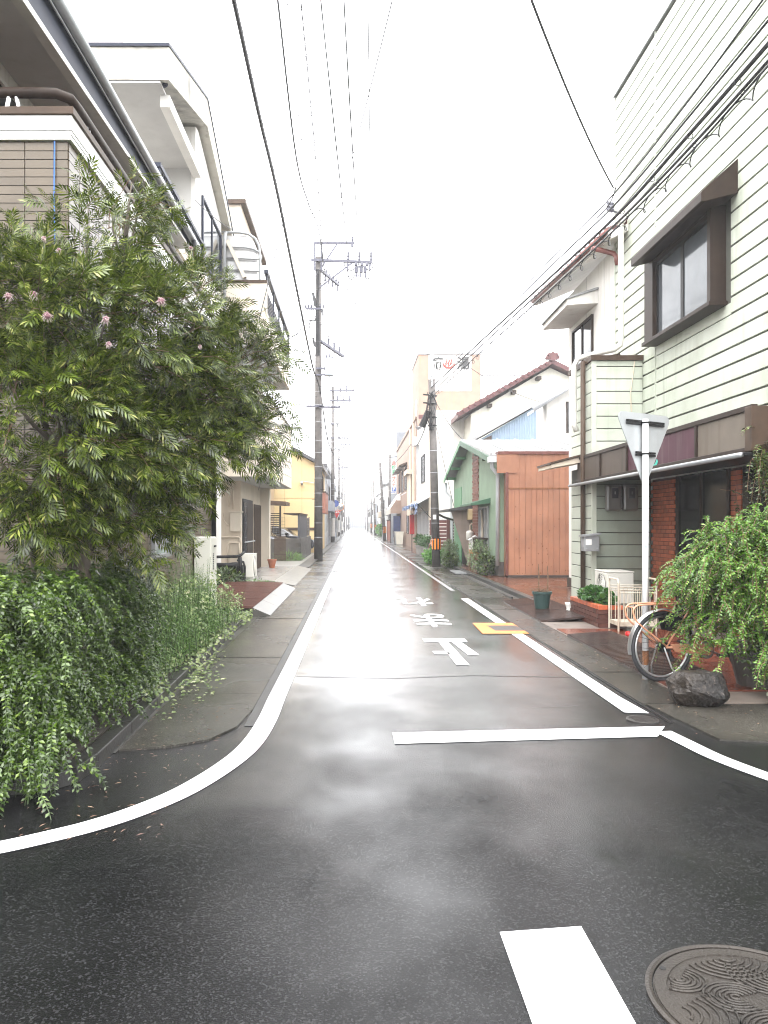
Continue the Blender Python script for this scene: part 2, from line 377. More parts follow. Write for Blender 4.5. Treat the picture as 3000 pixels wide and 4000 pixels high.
ribbon([(2.3,18),(2.3,330)], .1, .0045, 'worn_edge_line', mat('worn_paint', (.3,.3,.3), .3, .4, 4), road)
# 'tomare' (stop) painted to be read from the far side, upside-down from here
G = [[(912,1380),(1003,1380),(1010,1387),(917,1387)], [(948,1387.5),(968,1387.5),(1014,1437),(986,1437)], [(976,1387.5),(996,1387.5),(1035,1415),(1012,1416)], [(934,1407),(966,1407),(974,1414),(940,1414)]]
for g in G: MB().quad(*[(p.x,p.y,.005) for p in (PZ(u, v) for u, v in g)]).build('stop_lettering', line_white, road)
for ch, (u, v), w, l in (('ま', (930,1337), .8, 1.9), ('れ', (893,1298), .8, 1.9)):
    p = PZ(u, v); me = text_mesh(ch, 1, line_white, 0, .015)
    place_text(me, 'stop_lettering', road, (p.x, p.y, .006), (0,0,math.pi), (w, l, 1))
# seam across the road, patches, tar joints
tar = mat('tar_joint', (.012,.012,.013), .3, .3, 8)
ribbon([(-.6,7.85),(.4,7.75),(1.2,7.9),(2.2,7.8)], .025, .0042, 'tar_joint', tar, road)
def crack(x, y, a, l, w=.006):
    p = []; 
    for i in range(int(l/.08)):
        p.append((x, y)); a += random.uniform(-.5,.5)*.6; x += .08*math.cos(a); y += .08*math.sin(a)
    ribbon(p, w, .0032, 'crack', tar, road)
for x, y, a, l in ((-.2,10.4,-.1,1.9),(1.5,6.5,.1,.5)): crack(x, y, a, l, .005)
ribbon([(2.47,6.0),(2.46,9),(2.48,14),(2.47,20)], .03, .0043, 'tar_joint', tar, road)
# orange-framed iron box in the road
vb = thing('valve_cover', 'flat iron cover painted round with an orange frame on the wet road', 'utility cover', (2.4,11.5,0))
o4 = [PZ(1020,1346.6),PZ(1140.6,1346.6),PZ(1177.5,1370),PZ(1042.7,1370)]; i4 = [PZ(1052,1352.5),PZ(1113,1352.5),PZ(1136,1363.5),PZ(1070,1363.5)]
mb = MB(); mb.add([(p.x,p.y,.009) for p in o4+i4], [(k,(k+1)%4,4+(k+1)%4,4+k)[::-1] for k in range(4)]); mb.build('orange_frame', line_orange, vb)
iron = mat('wet_iron', (.05,.045,.042), .3, .25, 7, .4, 90, metal=.3)
mb = MB(); mb.prism([(p.x,p.y,.0105) for p in i4], (0,0,-.02)); mb.build('cover_plate', iron, vb)
# manhole at the lower right with swirling wave relief
mc = (1.305, 2.48); R = .345
mh = thing('manhole_cover', 'large round iron manhole cover with raised swirling wave pattern', 'manhole cover', (mc[0],mc[1],0))
miron = mat('manhole_iron', (.026,.0215,.018), .42, .25, 7, .5, 120, metal=.25, dirt=.5, dc=(.05,.04,.03))
MB().lathe([(R+.0,-.02),(R,.008),(R-.012,.012),(R-.022,.008),(R-.022,-.02)], (*mc,0), 64).build('rim', miron, mh, smooth=False)
MB().lathe([(.001,-.02),(R-.026,-.02),(R-.026,.004),(.001,.004)], (*mc,0), 64).build('plate', miron, mh)
MB().lathe([(R-.07,.0),(R-.068,.008),(R-.03,.008),(R-.028,.0)], (*mc,0), 64).build('outer_band', miron, mh)
rl = MB()
def arcs(cx, cy, r0, r1, n, a0, a1):
    for i in range(n):
        r = r0+(r1-r0)*i/max(1,n-1); p = []
        for j in range(22):
            a = math.radians(a0+(a1-a0)*j/21); x, y = cx+r*math.cos(a), cy+r*.82*math.sin(a)
            if math.hypot(x, y) < R-.075: p.append((mc[0]+x, mc[1]+y, .006))
            else:
                if len(p) > 3: rl.tube(p, .0048, 6)
                p = []
        if len(p) > 3: rl.tube(p, .0048, 6)
arcs(-.06,.03,.015,.1,6,20,300); arcs(-.2,.13,.015,.085,5,150,420); arcs(.14,.16,.02,.16,8,150,330); arcs(.0,-.14,.015,.12,7,-20,230)
arcs(-.3,-.05,.06,.2,6,-60,40); arcs(.2,-.1,.02,.12,6,60,330); arcs(.02,.26,.03,.16,6,200,350)
rl.build('wave_relief', miron, mh, smooth=True, kind='stuff')
MB().lathe([(.011,.0),(.011,.0095)], (mc[0]-.235, mc[1]+.19,0), 12).build('lift_hole', black, mh)
p = PZ(1388,1555); m2 = thing('small_cover', 'small round iron cover in the asphalt by the stop line', 'utility cover', (p.x,p.y,0))
MB().lathe([(.125,-.01),(.125,.007),(.105,.009),(.105,-.01)], (p.x,p.y,0), 28).build('rim', iron, m2)
MB().lathe([(.1,-.01),(.1,.006)], (p.x,p.y,0), 28).build('plate', iron, m2)
mb = MB()
for k in range(-3, 4): mb.box(p.x-.08,p.x+.08,p.y+k*.024-.005,p.y+k*.024+.005,.0065,.0105)
mb.build('ribs', iron, m2)
# chequered steel ramps over the gutters
def ramp(name, label, x0, x1, y0, y1, z0, z1, n, m, group=None, bar=True):
    t = thing(name, label, 'gutter ramp', ((x0+x1)/2, (y0+y1)/2, 0), group); L = (y1-y0)/n; th = .018
    def Z(x): return z0+(z1-z0)*(x-x0)/(x1-x0)
    for i in range(n):
        a, b = y0+L*i+.008, y0+L*(i+1)-.008
        mb = MB(); mb.prism([(x0,a,Z(x0)),(x1,a,Z(x1)),(x1,a,Z(x1)-th),(x0,a,Z(x0)-th)], (0,b-a,0)); pl = mb.build('steel_plate', m, t)
        rb = MB(); q = a+.02
        while q < b-.02:
            rb.prism([(x0+.01,q,Z(x0)+.0005),(x1-.01,q,Z(x1)+.0005),(x1-.01,q,Z(x1)+.014),(x0+.01,q,Z(x0)+.014)], (0,.03,0)); q += .075
        rb.build('rib', m, pl, kind='stuff')
    return t
rust_steel = mat('rusty_red_steel', (.13,.05,.038), .3, .25, 4, .3, 70, metal=.15, dirt=.5, dc=(.06,.03,.025))
dark_steel = mat('dark_chequer_steel', (.065,.045,.04), .26, .3, 4, .3, 70, metal=.3, dirt=.4, dc=(.1,.04,.02))
r1 = ramp('gutter_ramp', 'rust red ribbed steel ramp on the left kerb beside the water heater', -1.72,-3.0, 12.9, 18.4, .16,.2, 4, rust_steel)
mb = MB(); 
for i in range(4):
    a, b = 12.9+1.375*i+.006, 12.9+1.375*(i+1)-.006
    mb = MB(); mb.prism([(-1.725,a,.16),(-1.42,a,.03),(-1.42,a,0),(-1.725,a,0)], (0,b-a,0)); mb.build('concrete_edge', mat('pale_concrete', (.1,.095,.085), .35, .15, 4, .2, 70, dirt=.3, dc=(.15,.14,.12)), r1)
ramp('gutter_ramp', 'dark ribbed steel ramp under the green flowerpot on the right', 2.93,3.75, 12.1,15.4, .03,.11, 3, dark_steel, 'dark steel ramps on the right')
ramp('gutter_ramp', 'dark ribbed steel ramp under the parked bicycle', 2.93,3.55, 7.5,10.6, .03,.075, 3, dark_steel, 'dark steel ramps on the right')
t = thing('drain_grate', 'small grey ribbed gutter cover beside the striped pole', 'drain cover', (3.35,24.5,0))
mb = MB()
for k in range(14): mb.box(3.12,3.6,23.6+k*.12,23.68+k*.12,.03,.06)
mb.build('rib', grey_metal, t, kind='stuff'); MB().box(3.1,3.62,23.58,25.3,.02,.03).build('frame', black, t)
# pale ramp slabs in front of the porch
ps = mat('ramp_slab', (.15,.145,.13), .3, .12, 4, .2, 60, dirt=.25, dc=(.2,.19,.16))
rs = thing('kerb_ramp', 'pale concrete ramp blocks in front of the tiled porch', 'kerb ramp', (-1.8,22,0))
for k in range(6):
    a = 19.3+k*1.25; mb = MB(); mb.prism([(-2.04,a,.13),(-1.5,a,.025),(-1.5,a,0),(-2.04,a,0)], (0,1.23,0)); mb.build('ramp_block', ps, rs)
# planter kerb on the left corner and its soil
soil = mat('soil', (.03,.024,.018), .8, .3, 9, .5, 40)
pk = thing('planter_kerb', 'low concrete kerb round the planting bed at the left corner', 'kerb', (-1.8,7,0))
kk = [(-9,4.44),(-2.1,4.44),(-1.86,4.47),(-1.72,4.62),(-1.69,4.9),(-1.74,8),(-1.8,13.0)]
for i in range(len(kk)-1):
    a, b = Vector((*kk[i],.045)), Vector((*kk[i+1],.045)); seg = 1 if (b-a).length < 1 else (4 if i else 7)
    for j in range(seg):
        p, q = a.lerp(b, j/seg), a.lerp(b, (j+1)/seg); d = (q-p).normalized()*.003
        MB().slab(p+d, q-d, .11, .1).build('kerb_stone', kerb_m, pk, bevel=.008)
MB().prism([(-9,4.48,.09),(-1.9,4.52,.09),(-1.77,4.75,.09),(-1.81,13,.09),(-2.4,13,.09),(-2.4,6.43,.09),(-9,6.43,.09)][::-1], (0,0,-.08)).build('soil', soil, pk)
MB().quad((-1.69,5.2,.006),(-1.62,5.2,.006),(-1.62,13,.006),(-1.75,13,.006)).build('gutter_channel', MATS['gutter_channel'], lpave)
# ================================================================== LEFT SIDE
# ------------------------------------------------------------------ tiled house
tile_b = mat('brown_wall_tile', (.105,.08,.052), .3, .12, 3, .12, 70, rnd=.12, streak=.25, sc=(.1,.08,.055), dirt=.1)
grout = mat('tile_grout', (.06,.05,.04), .7, .1, 4)
th1 = thing('tiled_house', 'brown tiled house with a white banded balcony and long dark eave at the left corner', 'house', (-5,9.5,0))
NX, SX = 6.44, -2.4
MB().box(-9,SX-.012,NX+.012,13.0,.0,4.767).build('wall', grout, th1)
# tiles: stack bond
tw, thh = .2446, .073
full = MB().box(-tw/2+.004,tw/2-.004,-.012,0,-thh/2+.0035,thh/2-.0035).mesh('tile', tile_b)
half = MB().box(-.055,.055,-.012,0,-thh/2+.0035,thh/2-.0035).mesh('tile', tile_b)
sidem = MB().box(0,.012,-tw/2+.004,tw/2-.004,-thh/2+.0035,thh/2-.0035).mesh('tile', tile_b)
rows = int(4.76/thh); rest = MB()
for r in range(rows):
    z = 4.767-.008-thh*(r+.5)
    for c in range(26):
        x = SX-.006-.117-tw*(c-.5) if c else SX-.006-.058
        if c == 0: w = .055
        else: w = tw/2-.004
        if c < 4 and r < 44: piece('tile', half if c == 0 else full, th1, (x, NX+.012, z))
        elif z > .3: rest.box(x-w,x+w,NX,NX+.012,z-thh/2+.0035,z+thh/2-.0035)
    for c in range(26):
        y = NX+.012+tw*(c+.5)
        if y > 12.9: continue
        if 11.0 < y < 12.95 and .3 < z < 1.45: piece('tile', sidem, th1, (SX-.012, y, z))
        else: rest.box(SX-.012,SX,y-tw/2+.004,y+tw/2-.004,z-thh/2+.0035,z+thh/2-.0035)
rest.build('tile', tile_b, th1, kind='stuff')
band = mat('white_trim', (.8,.8,.78), .4, .04, 3, streak=.12, sc=(.45,.42,.38))
mb = MB()
for z0, z1, q in ((4.767,4.80,.03),(4.806,4.835,.035),(4.842,4.962,.04)): mb.box(-9,SX+q,NX-q,13.0,z0,z1)
mb.build('balcony_band', band, th1)
MB().box(-9,SX+.06,NX-.06,13.0,4.965,5.03).build('coping', brown, th1, bevel=.006)
rl = MB(); zr = 5.2
rl.tube([(-9,NX+.05,zr),(SX-.3,NX+.05,zr),(SX-.13,NX+.06,zr),(SX-.04,NX+.14,zr),(SX-.03,NX+.3,zr),(SX-.03,13,zr)], .045, 8)
ro = rl.build('balcony_rail', dark_brown, th1, smooth=True)
for k in range(7):
    y = NX+.55+k*1.0; mb = MB(); mb.box(SX-.06,SX-.02,y-.03,y-.01,5.03,zr-.03).box(SX-.06,SX-.02,y+.03,y+.05,5.03,zr-.03); mb.build('rail_post', steel, ro)
mb = MB(); mb.slab((SX-.55,NX+.05,5.03),(SX-.52,NX+.05,zr-.03),.03,.02).slab((SX-.43,NX+.05,5.03),(SX-.46,NX+.05,zr-.03),.03,.02).build('rail_post', steel, ro)
# upper storey set back behind the balcony, with the eave
MB().box(-9,-3.6,6.9,13.0,4.3,6.25).build('upper_wall', plaster_white, th1)
window(th1, 'x', -3.6, 7.1, 9.4, 4.6, 6.05, 1, 2, white_paint, glass); window(th1, 'x', -3.6, 10.0, 12.4, 4.6, 6.05, 1, 2, white_paint, glass)
window(th1, 'y', 6.9, -6.4, -4.0, 4.5, 6.0, -1, 2, white_paint, glass)
MB().box(-9,-2.405,6.6,13.0,4.2,4.3).build('balcony_floor', soffit_grey, th1)
ex = -2.8
MB().prism([(-9,5.6,6.27),(-9,13.5,6.4),(ex-.12,13.5,6.40),(ex-.12,5.6,6.20)], (0,0,.06)).build('soffit', soffit_grey, th1)
MB().prism([(ex-.13,5.6,5.98),(ex-.13,13.5,6.31),(ex-.13,13.5,6.345),(ex-.13,5.6,6.05)], (.1,0,0)).build('eave_lip', mat('pale_trim', (.55,.54,.5), .5, .1, 4, streak=.3), th1)
MB().prism([(ex-.1,5.6,6.056),(ex-.1,13.5,6.35),(ex-.1,13.5,6.47),(ex-.1,5.6,6.47)], (.06,0,0)).build('fascia', navy, th1)
mb = MB(); mb.tube([(ex+.03,5.55,6.44),(ex+.03,13.55,6.44)], .055, 10).tube([(ex+.0,5.55,6.36),(ex+.0,13.55,6.39)], .012, 6); mb.build('gutter', grey_metal, th1, smooth=True)
roof_tile = mat('grey_roof', (.07,.07,.075), .4, .2, 5)
MB().prism([(ex-.02,5.6,6.475),(-9,5.6,8.2),(-9,5.6,8.1),(ex-.02,5.6,6.42)], (0,7.9,0)).build('roof', roof_tile, th1)
MB().tube([(SX+.04,12.86,.1),(SX+.04,12.86,4.5),(-2.6,12.95,4.9),(-2.75,13.1,6.4)], .04, 10).build('downpipe', black, th1, smooth=True)
MB().tube([PY(118,305,NX-.02),PY(117,420,NX-.02),PY(119,560,NX-.02),PY(119,700,NX-.02)], .006, 6).build('blue_cord', mat('blue_cord', (.04,.14,.45), .5), th1)
window(th1, 'x', SX, 9.05, 9.85, 1.15, 1.95, 1, 1, grey_metal, glass_pale)
# gas water heater on the wall
wh = thing('water_heater', 'cream water heater cabinet mounted on the tiled wall beside the black downpipe', 'water heater', (-2.27,11.6,.3))
heat = mat('heater_cream', (.66,.65,.58), .35, .04, 3, streak=.12, sc=(.4,.38,.3))
MB().box(-2.388,-2.14,11.4,11.85,.31,1.37).build('cabinet', heat, wh, bevel=.012)
MB().box(-2.139,-2.13,11.42,11.83,.33,.78).build('lower_cover', heat, wh); MB().box(-2.139,-2.13,11.42,11.83,.795,1.35).build('upper_cover', heat, wh)
mb = MB()
for k in range(9): mb.box(-2.1295,-2.126,11.52,11.6,.88+k*.028,.895+k*.028)
mb.build('vent_slots', black, wh, kind='stuff'); MB().box(-2.129,-2.115,11.6,11.74,1.215,1.24).build('handle', black, wh)
for y in (11.5,11.7): MB().tube([(-2.27,y,.05),(-2.27,y,.31)], .014, 8).build('pipe', plaster_white, wh)
# ------------------------------------------------------------------ white gable house
gh = thing('gable_house', 'white stucco house with a deep gable fascia and stained overhanging eave behind the tiled house', 'house', (-6,16.5,0))
GX = -3.2; WX = -3.4
MB().box(-9,WX,16.4,19.55,0,9.2).prism([(WX,16.4,9.2),(WX,19.55,9.2),(WX,19.55,9.22),(WX,16.67,10.1),(WX,16.4,10.05)], (-5.6,0,0)).build('wall', plaster_white, gh)
MB().box(-9,WX,13.02,16.398,0,6.9).build('lower_wall', plaster_white, gh)
fas = mat('stained_fascia', (.5,.48,.42), .75, .06, 3, .1, 90, streak=.8, sc=(.2,.18,.14), dirt=.8, dc=(.14,.13,.12))
A, B, C = (13.2,9.77), (16.67,10.78), (20.3,9.12)
poly = [A, B, C, (20.3,8.97), (16.67,10.2), (13.5,9.22), (13.2,9.2)]
for (p, q, r_, s_) in ((poly[0], poly[1], poly[4], poly[6]), (poly[1], poly[2], poly[3], poly[4])):
    MB().prism([(GX,*p),(GX,*q),(GX,*r_),(GX,*s_)], (-5.8,0,0)).build('roof_slab', fas, gh)
MB().prism([(GX+.02,A[0]-.03,A[1]-.005),(GX+.02,A[0]-.03,A[1]+.05),(GX+.02,B[0],B[1]+.05),(GX+.02,C[0]+.02,C[1]+.05),(GX+.02,C[0]+.02,C[1]-.005),(GX+.02,B[0],B[1]+.002)], (-5.8,0,0)).build('roof_flashing', navy, gh)
MB().box(-9,-3.35,13.22,16.38,9.16,9.198).build('soffit', soffit_grey, gh)
MB().box(-3.45,-3.28,13.6,16.4,8.95,9.16).build('eave_beam', plaster_white, gh)
mb = MB()
for k in range(4): mb.box(WX-.004,WX+.004,16.9+k*.75,16.912+k*.75,7,9.1)
MB().box(-9,-3.5,16.385,16.399,6.9,9.16).build('side_panel', soffit_grey, gh); mb.build('panel_joint', soffit_grey, gh)
MB().tube([PY(252,218,14.6), PY(330,195,13.7), PY(350,186,13.5), PY(358,182,13.4)], .045, 8).build('drainpipe', navy, gh, smooth=True)
bal = MB().box(-4.6,-3.2,12.6,12.66,6.62,7.0).box(-3.26,-3.2,12.66,16.38,6.62,7.0).box(-4.6,-3.2,12.6,16.38,6.55,6.62).build('balcony', plaster_cream, gh)
mb = MB(); mb.box(-4.6,-3.18,12.58,12.64,7.42,7.49).box(-3.25,-3.18,12.64,16.38,7.42,7.49).box(-3.24,-3.19,12.64,16.38,7.05,7.08)
for k in range(4): mb.box(-3.25,-3.2,12.6+k*1.22,12.65+k*1.22,7.0,7.42)
rr = mb.build('balcony_rail', navy, gh)
for k in range(28): MB().box(-3.225,-3.21,12.72+k*.125,12.745+k*.125,7.08,7.42).build('baluster', navy, rr)
window(gh, 'x', WX, 17.0, 19.35, 7.4, 8.85, 1, 2, navy, glass, .06)
window(gh, 'x', WX, 17.0, 19.2, 4.0, 5.4, 1, 2, navy, glass, .06)
MB().tube([(-3.28,19.55,9.0),(-3.3,19.5,8.9),(-3.32,19.58,8.6),(-3.32,19.58,5.0)], .045, 8).build('downpipe', grey_metal, gh, smooth=True)
# ------------------------------------------------------------------ cream building with three stacked balconies
cb = thing('cream_building', 'cream concrete building with projecting balconies, curved roof rails and a downlit porch', 'building', (-5,23,0))
cream = mat('cream_panel', (.66,.59,.49), .65, .05, 2, .1, 120, streak=.25, sc=(.45,.38,.28))
SWX = -3.22
MB().box(-9,SWX,21.7,26.7,0,10.6).build('wall', plaster_cream, cb)
MB().box(-9,SWX+.15,21.6,26.8,10.6,10.72).build('roof_cap', brown, cb)
def tier(y0, x1, z0, z1, y1, cap, name):
    t_ = MB().box(-4.2,x1,y0,y1,z0,z1).build(name, cream, cb)
    if cap: MB().box(-4.2,x1+.02,y0-.02,y1,z1+.001,z1+.08).build('coping', brown, t_)
    MB().box(-3.6,-3.59,y0-.003,y0,z0+.1,z1-.1).build('panel_joint', brown, t_)
    MB().box(-4.1,x1-.08,y0+.06,y1-.05,z0-.006,z0-.001).build('soffit', soffit_grey, t_); return t_
low = tier(19.8, -2.2, 2.8, 4.8, 26.7, True, 'canopy_balcony')
for u, v in ((569,1037),(583,1043.5),(596,1049.5)):
    p = PZ(u, v, 2.79); mb = MB(); mb.torus((p.x,p.y,2.79), .11, .018, 16, 6).lathe([(.1,2.776),(.1,2.788)], (p.x,p.y,0), 16); mb.build('downlight', grey_metal, low)
up = tier(19.6, -2.25, 6.2, 7.0, 26.5, False, 'upper_balcony')
MB().box(-4.2,-2.25,19.6,19.75,7.0,7.72).build('end_panel', cream, up); MB().box(-4.2,-2.24,19.58,19.77,7.721,7.8).build('coping', brown, up)
mb = MB()
for k in range(6): mb.box(-2.3,-2.26,19.76,26.4,7.06+k*.1,7.085+k*.1)
br = mb.build('guard_bars', navy, up); MB().box(-2.33,-2.23,19.7,26.4,8.0,8.1).build('top_rail', navy, up)
for k in range(5): MB().box(-2.3,-2.25,19.8+k*1.6,19.85+k*1.6,7.0,8.0).build('rail_post', navy, up)
MB().box(-2.5,-2.25,26.4,26.52,6.2,7.9).build('end_post', cream, up)
px = -2.43
ra = MB()
ra.tube([(-3.5,19.68,9.05),(-2.95,19.68,9.04),(-2.72,19.68,9.0),(-2.55,19.68,8.88),(-2.46,19.68,8.7),(px,19.68,8.45),(px,19.68,7.8)], .035, 8)
ra.tube([(-3.5,19.68,8.68),(-2.8,19.68,8.66),(-2.6,19.68,8.62),(px,19.68,8.52)], .03, 8).tube([(-3.5,19.68,8.4),(px,19.68,8.36)], .028, 8).tube([(-3.5,19.68,8.1),(px,19.68,8.05)], .028, 8)
ra.box(px-.04,px+.05,19.64,19.72,8.36,8.46); ra.build('roof_guard_rail', grey_metal, cb, smooth=False)
sil = mat('silver_sheet', (.62,.62,.62), .3, .1, 3, metal=.7, streak=.3, sc=(.4,.38,.36))
mb = MB(); mb.prism([(-3.5,19.76,7.8),(-2.52,19.76,7.8),(-2.5,19.76,8.6),(-2.6,19.76,8.85),(-2.8,19.76,8.98),(-3.5,19.76,9.0)][::-1], (0,.02,0)); mb.build('screen_panel', sil, cb)
MB().slab(PY(491,520,19.6), PY(529,600,19.6), .09, .12, (0,1,0)).build('stair_stringer', cream, cb)
t = thing('laundry_pole', 'thin metal laundry frame hanging under the upper balcony of the cream building', 'clothes rack', (-2.6,21,4.9))
mb = MB()
for y in (20.4,21.6,22.8): mb.tube([(-2.45,y,4.89),(-2.45,y,6.19)], .014, 6)
mb.tube([(-2.45,20.2,5.5),(-2.45,23.2,5.5)], .016, 6).tube([(-2.45,20.2,5.2),(-2.45,23.2,5.2)], .012, 6); mb.build('frame', galv, t)
# porch: pillar, door, tiled terrace
MB().box(-3.215,-2.92,26.15,26.6,.06,2.79).build('pillar', cream, cb)
d = MB().box(-3.215,-3.19,21.95,24.0,.06,2.3).build('door_frame', black, cb)
MB().box(-3.189,-3.17,22.05,22.6,.1,2.2).build('door_leaf', glass, d); MB().box(-3.189,-3.17,22.65,23.9,.1,2.2).build('door_leaf', dark_brown, d)
MB().tube([(-3.13,21.9,1.05),(-3.13,24.0,1.05)], .02, 6).build('door_bar', galv, d)
mb = MB()
for k in range(20): mb.box(-3.185,-3.165,24.2+k*.09,24.24+k*.09,.1,2.2)
mb.build('lattice_screen', brown, cb)
tr = thing('porch_terrace', 'grey tiled entrance terrace in front of the cream building', 'terrace', (-2.6,23,.06))
MB().box(-3.2,-2.06,19.46,26.9,.061,.11).build('base', grout, tr)
tg = mat('grey_floor_tile', (.34,.33,.31), .22, .12, 4, .1, 50, rnd=.12)
tme = MB().box(-.141,.141,-.295,.295,0,.01).mesh('floor_tile', tg)
for i in range(4):
    for j in range(12): piece('floor_tile', tme, tr, (-3.05+i*.286, 19.78+j*.6, .1105))
# pipes and boxes on the end wall facing us
def wallthing(name, label, cat, loc, group=None): return thing(name, label, cat, loc, group)
pp = mat('pvc_pipe', (.62,.53,.42), .5, .06, 4)
WY = 21.7
mb = MB()
def yp(u, v, d=.04): return PY(u, v, WY-d)
mb.tube([yp(495,1015),yp(495,1095)], .03, 8).tube([yp(504,1015),yp(504,1100)], .022, 8); mb.build('conduit', pp, cb, smooth=True)
MB().tube([yp(481,1108),yp(484,1125),yp(490,1133),yp(500,1136)], .022, 8).build('conduit', pp, cb, smooth=True)
MB().tube([yp(470,1160),yp(515,1160),yp(518,1163),yp(518,1172)], .03, 8).build('drain_pipe', pp, cb, smooth=True)
MB().tube([yp(492,1219),yp(493,1180),yp(496,1172),yp(516,1172),yp(517,1200)], .035, 8).build('drain_pipe', pp, cb, smooth=True)
MB().tube([yp(492,1219),yp(470,1222)], .03, 8).build('drain_pipe', pp, cb, smooth=True)
MB().tube([PY(468,1029,21),PY(500,1029,21),PY(504,1026,21)], .05, 8).build('drain_pipe', black, cb, smooth=True)
mbx = thing('meter_box', 'cream steel meter box on the end wall of the cream building', 'meter box', (-3.4,21.6,1.4))
p0, p1 = yp(498,1107,.1), yp(522,1148,.1)
MB().box(p0.x,p1.x,WY-.2,WY-.005,p1.z,p0.z).build('box', cream, mbx, bevel=.01); MB().box(p0.x-.03,p1.x+.04,WY-.23,WY-.005,p0.z+.002,p0.z+.03).build('lid', cream, mbx)
# outdoor unit by the porch
def ac_unit(label, x0, x1, y0, y1, z0, z1, face, group=None):
    """outdoor unit whose fan looks along the axis face ('-x' or '+x')"""
    t = thing('air_conditioner', label, 'outdoor unit', ((x0+x1)/2,(y0+y1)/2,z0), group)
    acm = mat('unit_cream', (.7,.68,.62), .4, .05, 4, streak=.2, sc=(.4,.36,.28))
    MB().box(x0,x1,y0,y1,z0+.05,z1-.02).build('case', acm, t, bevel=.018)
    MB().box(x0-.006,x1+.006,y0-.006,y1+.006,z1-.018,z1+.004).build('lid', acm, t, bevel=.008)
    xf = x0 if face < 0 else x1; cy, cz = (y0*.56+y1*.44), (z0+z1)/2+.01; rad = min((y1-y0)*.42, (z1-z0)*.41)
    MB().lathe([(rad,xf+face*.002),(rad,xf+face*.008)], (0,cy,cz), 28, 'x').build('fan_opening', black, t)
    g = MB()
    for k in range(9): g.torus((xf+face*.016,cy,cz), rad*(k+1)/9, .004, 28, 5, 'x')
    for k in range(8):
        a = math.pi*k/4; g.tube([(xf+face*.014,cy+.02*math.cos(a),cz+.02*math.sin(a)),(xf+face*.014,cy+rad*math.cos(a),cz+rad*math.sin(a))], .005, 5)
    g.build('grille', acm, t)
    for y in (y0+.08, y1-.08): MB().box(x0-.02,x1+.02,y-.03,y+.03,z0,z0+.05).build('foot', acm, t)
    return t
u1 = ac_unit('cream outdoor unit standing on the tiled porch below the meter box', -2.95,-2.66, 20.1,20.85, .125,.78, 1)
rb = thing('handrail', 'bent black pipe rail beside the outdoor unit on the left', 'handrail', (-3,18.9,0))
mb = MB()
mb.tube([PY(464,1203,18.9),PY(512,1202,18.9),PY(519,1200,18.9),PY(527,1193,19.2)], .035, 8).tube([PY(464,1221,18.9),PY(516,1221,18.9)], .06, 8)
mb.tube([PY(518,1203,18.9),PY(520,1228,18.9),PY(523,1262,18.9)], .05, 8).tube([PY(512,1210,18.9),PY(526,1214,18.9),PY(529,1225,18.9),PY(528,1258,18.9),PY(520,1268,18.9)], .028, 8)
mb.build('pipes', black, rb, smooth=True)
MB().box(-3.45,-2.86,19.0,21.6,.051,.5).build('base', black, rb); 
# flower pot by the pillar
fp = thing('flowerpot', 'small terracotta flowerpot beside the porch pillar', 'flowerpot', (-2.75,25.5,.12))
MB().lathe([(.09,.121),(.14,.36),(.155,.36),(.155,.41),(.13,.41),(.1,.16)], (-2.75,25.5,0), 16).build('pot', mat('terracotta_pot', (.42,.15,.08), .5, .15, 6), fp, smooth=False)
# ------------------------------------------------------------------ parking lot: block wall, fence, cars
bw = thing('block_wall', 'dark weathered concrete block wall in front of the parked grey car', 'wall', (-2.6,35,0))
blk = mat('dark_block', (.075,.068,.062), .7, .25, 3, .4, 60, rnd=.2, dirt=.5, dc=(.04,.042,.03))
fm = MB().box(-.192,.192,0,.12,.003,.187).mesh('block', blk); sm = MB().box(-.12,0,-.192,.192,.003,.187).mesh('block', blk)
MB().box(-4.2,-2.35,32.33,32.4,0,.93).box(-2.4,-2.33,32.42,39.9,0,.93).build('core', grout, bw)
for r in range(5):
    for k in range(5): piece('block', fm, bw, (-2.5-.39*k-(.195 if r%2 else 0), 32.3, .03+r*.19))
    for k in range(19): piece('block', sm, bw, (-2.28, 32.62+.39*k+(.195 if r%2 else 0), .03+r*.19))
fence_m = mat('mesh_fence_metal', (.1,.095,.09), .5, .2, 5)
mf = thing('mesh_fence', 'wire mesh fence on top of the dark block wall', 'fence', (-2.5,36,1))
mb = MB()
for k in range(7): mb.box(-2.37,-2.36,32.8,39.8,1.0+k*.14,1.008+k*.14).box(-4.2,-2.95,32.36,32.37,1.0+k*.14,1.008+k*.14)
for k in range(50): mb.box(-2.37,-2.362,32.8+k*.14,32.808+k*.14,1,1.9)
for k in range(10): mb.box(-2.95-k*.12,-2.942-k*.12,32.36,32.37,1,1.9)
mb.build('mesh', fence_m, mf, kind='stuff')
for y in (33.0,35.2,37.5,39.7): MB().box(-2.39,-2.34,y-.025,y+.025,.95,1.95).build('post', fence_m, mf)
MB().box(-2.41,-2.34,32.42,37.4,.96,2.0).build('corner_panel', mat('slate_panel', (.05,.052,.062), .5, .2, 4), mf); MB().box(-3.0,-2.28,32.3,37.5,2.001,2.05).build('panel_cap', brown, mf)
sf2 = thing('slat_fence', 'short brown vertical slat fence beside the dark block wall', 'fence', (-3.05,31.5,0))
for k in range(12): MB().box(-3.3+k*.04,-3.272+k*.04,31.5,31.53,.08,1.08).build('slat', brown, sf2)
MB().box(-3.31,-2.82,31.535,31.56,.3,.36).box(-3.31,-2.82,31.535,31.56,.9,.96).build('rail', dark_brown, sf2)
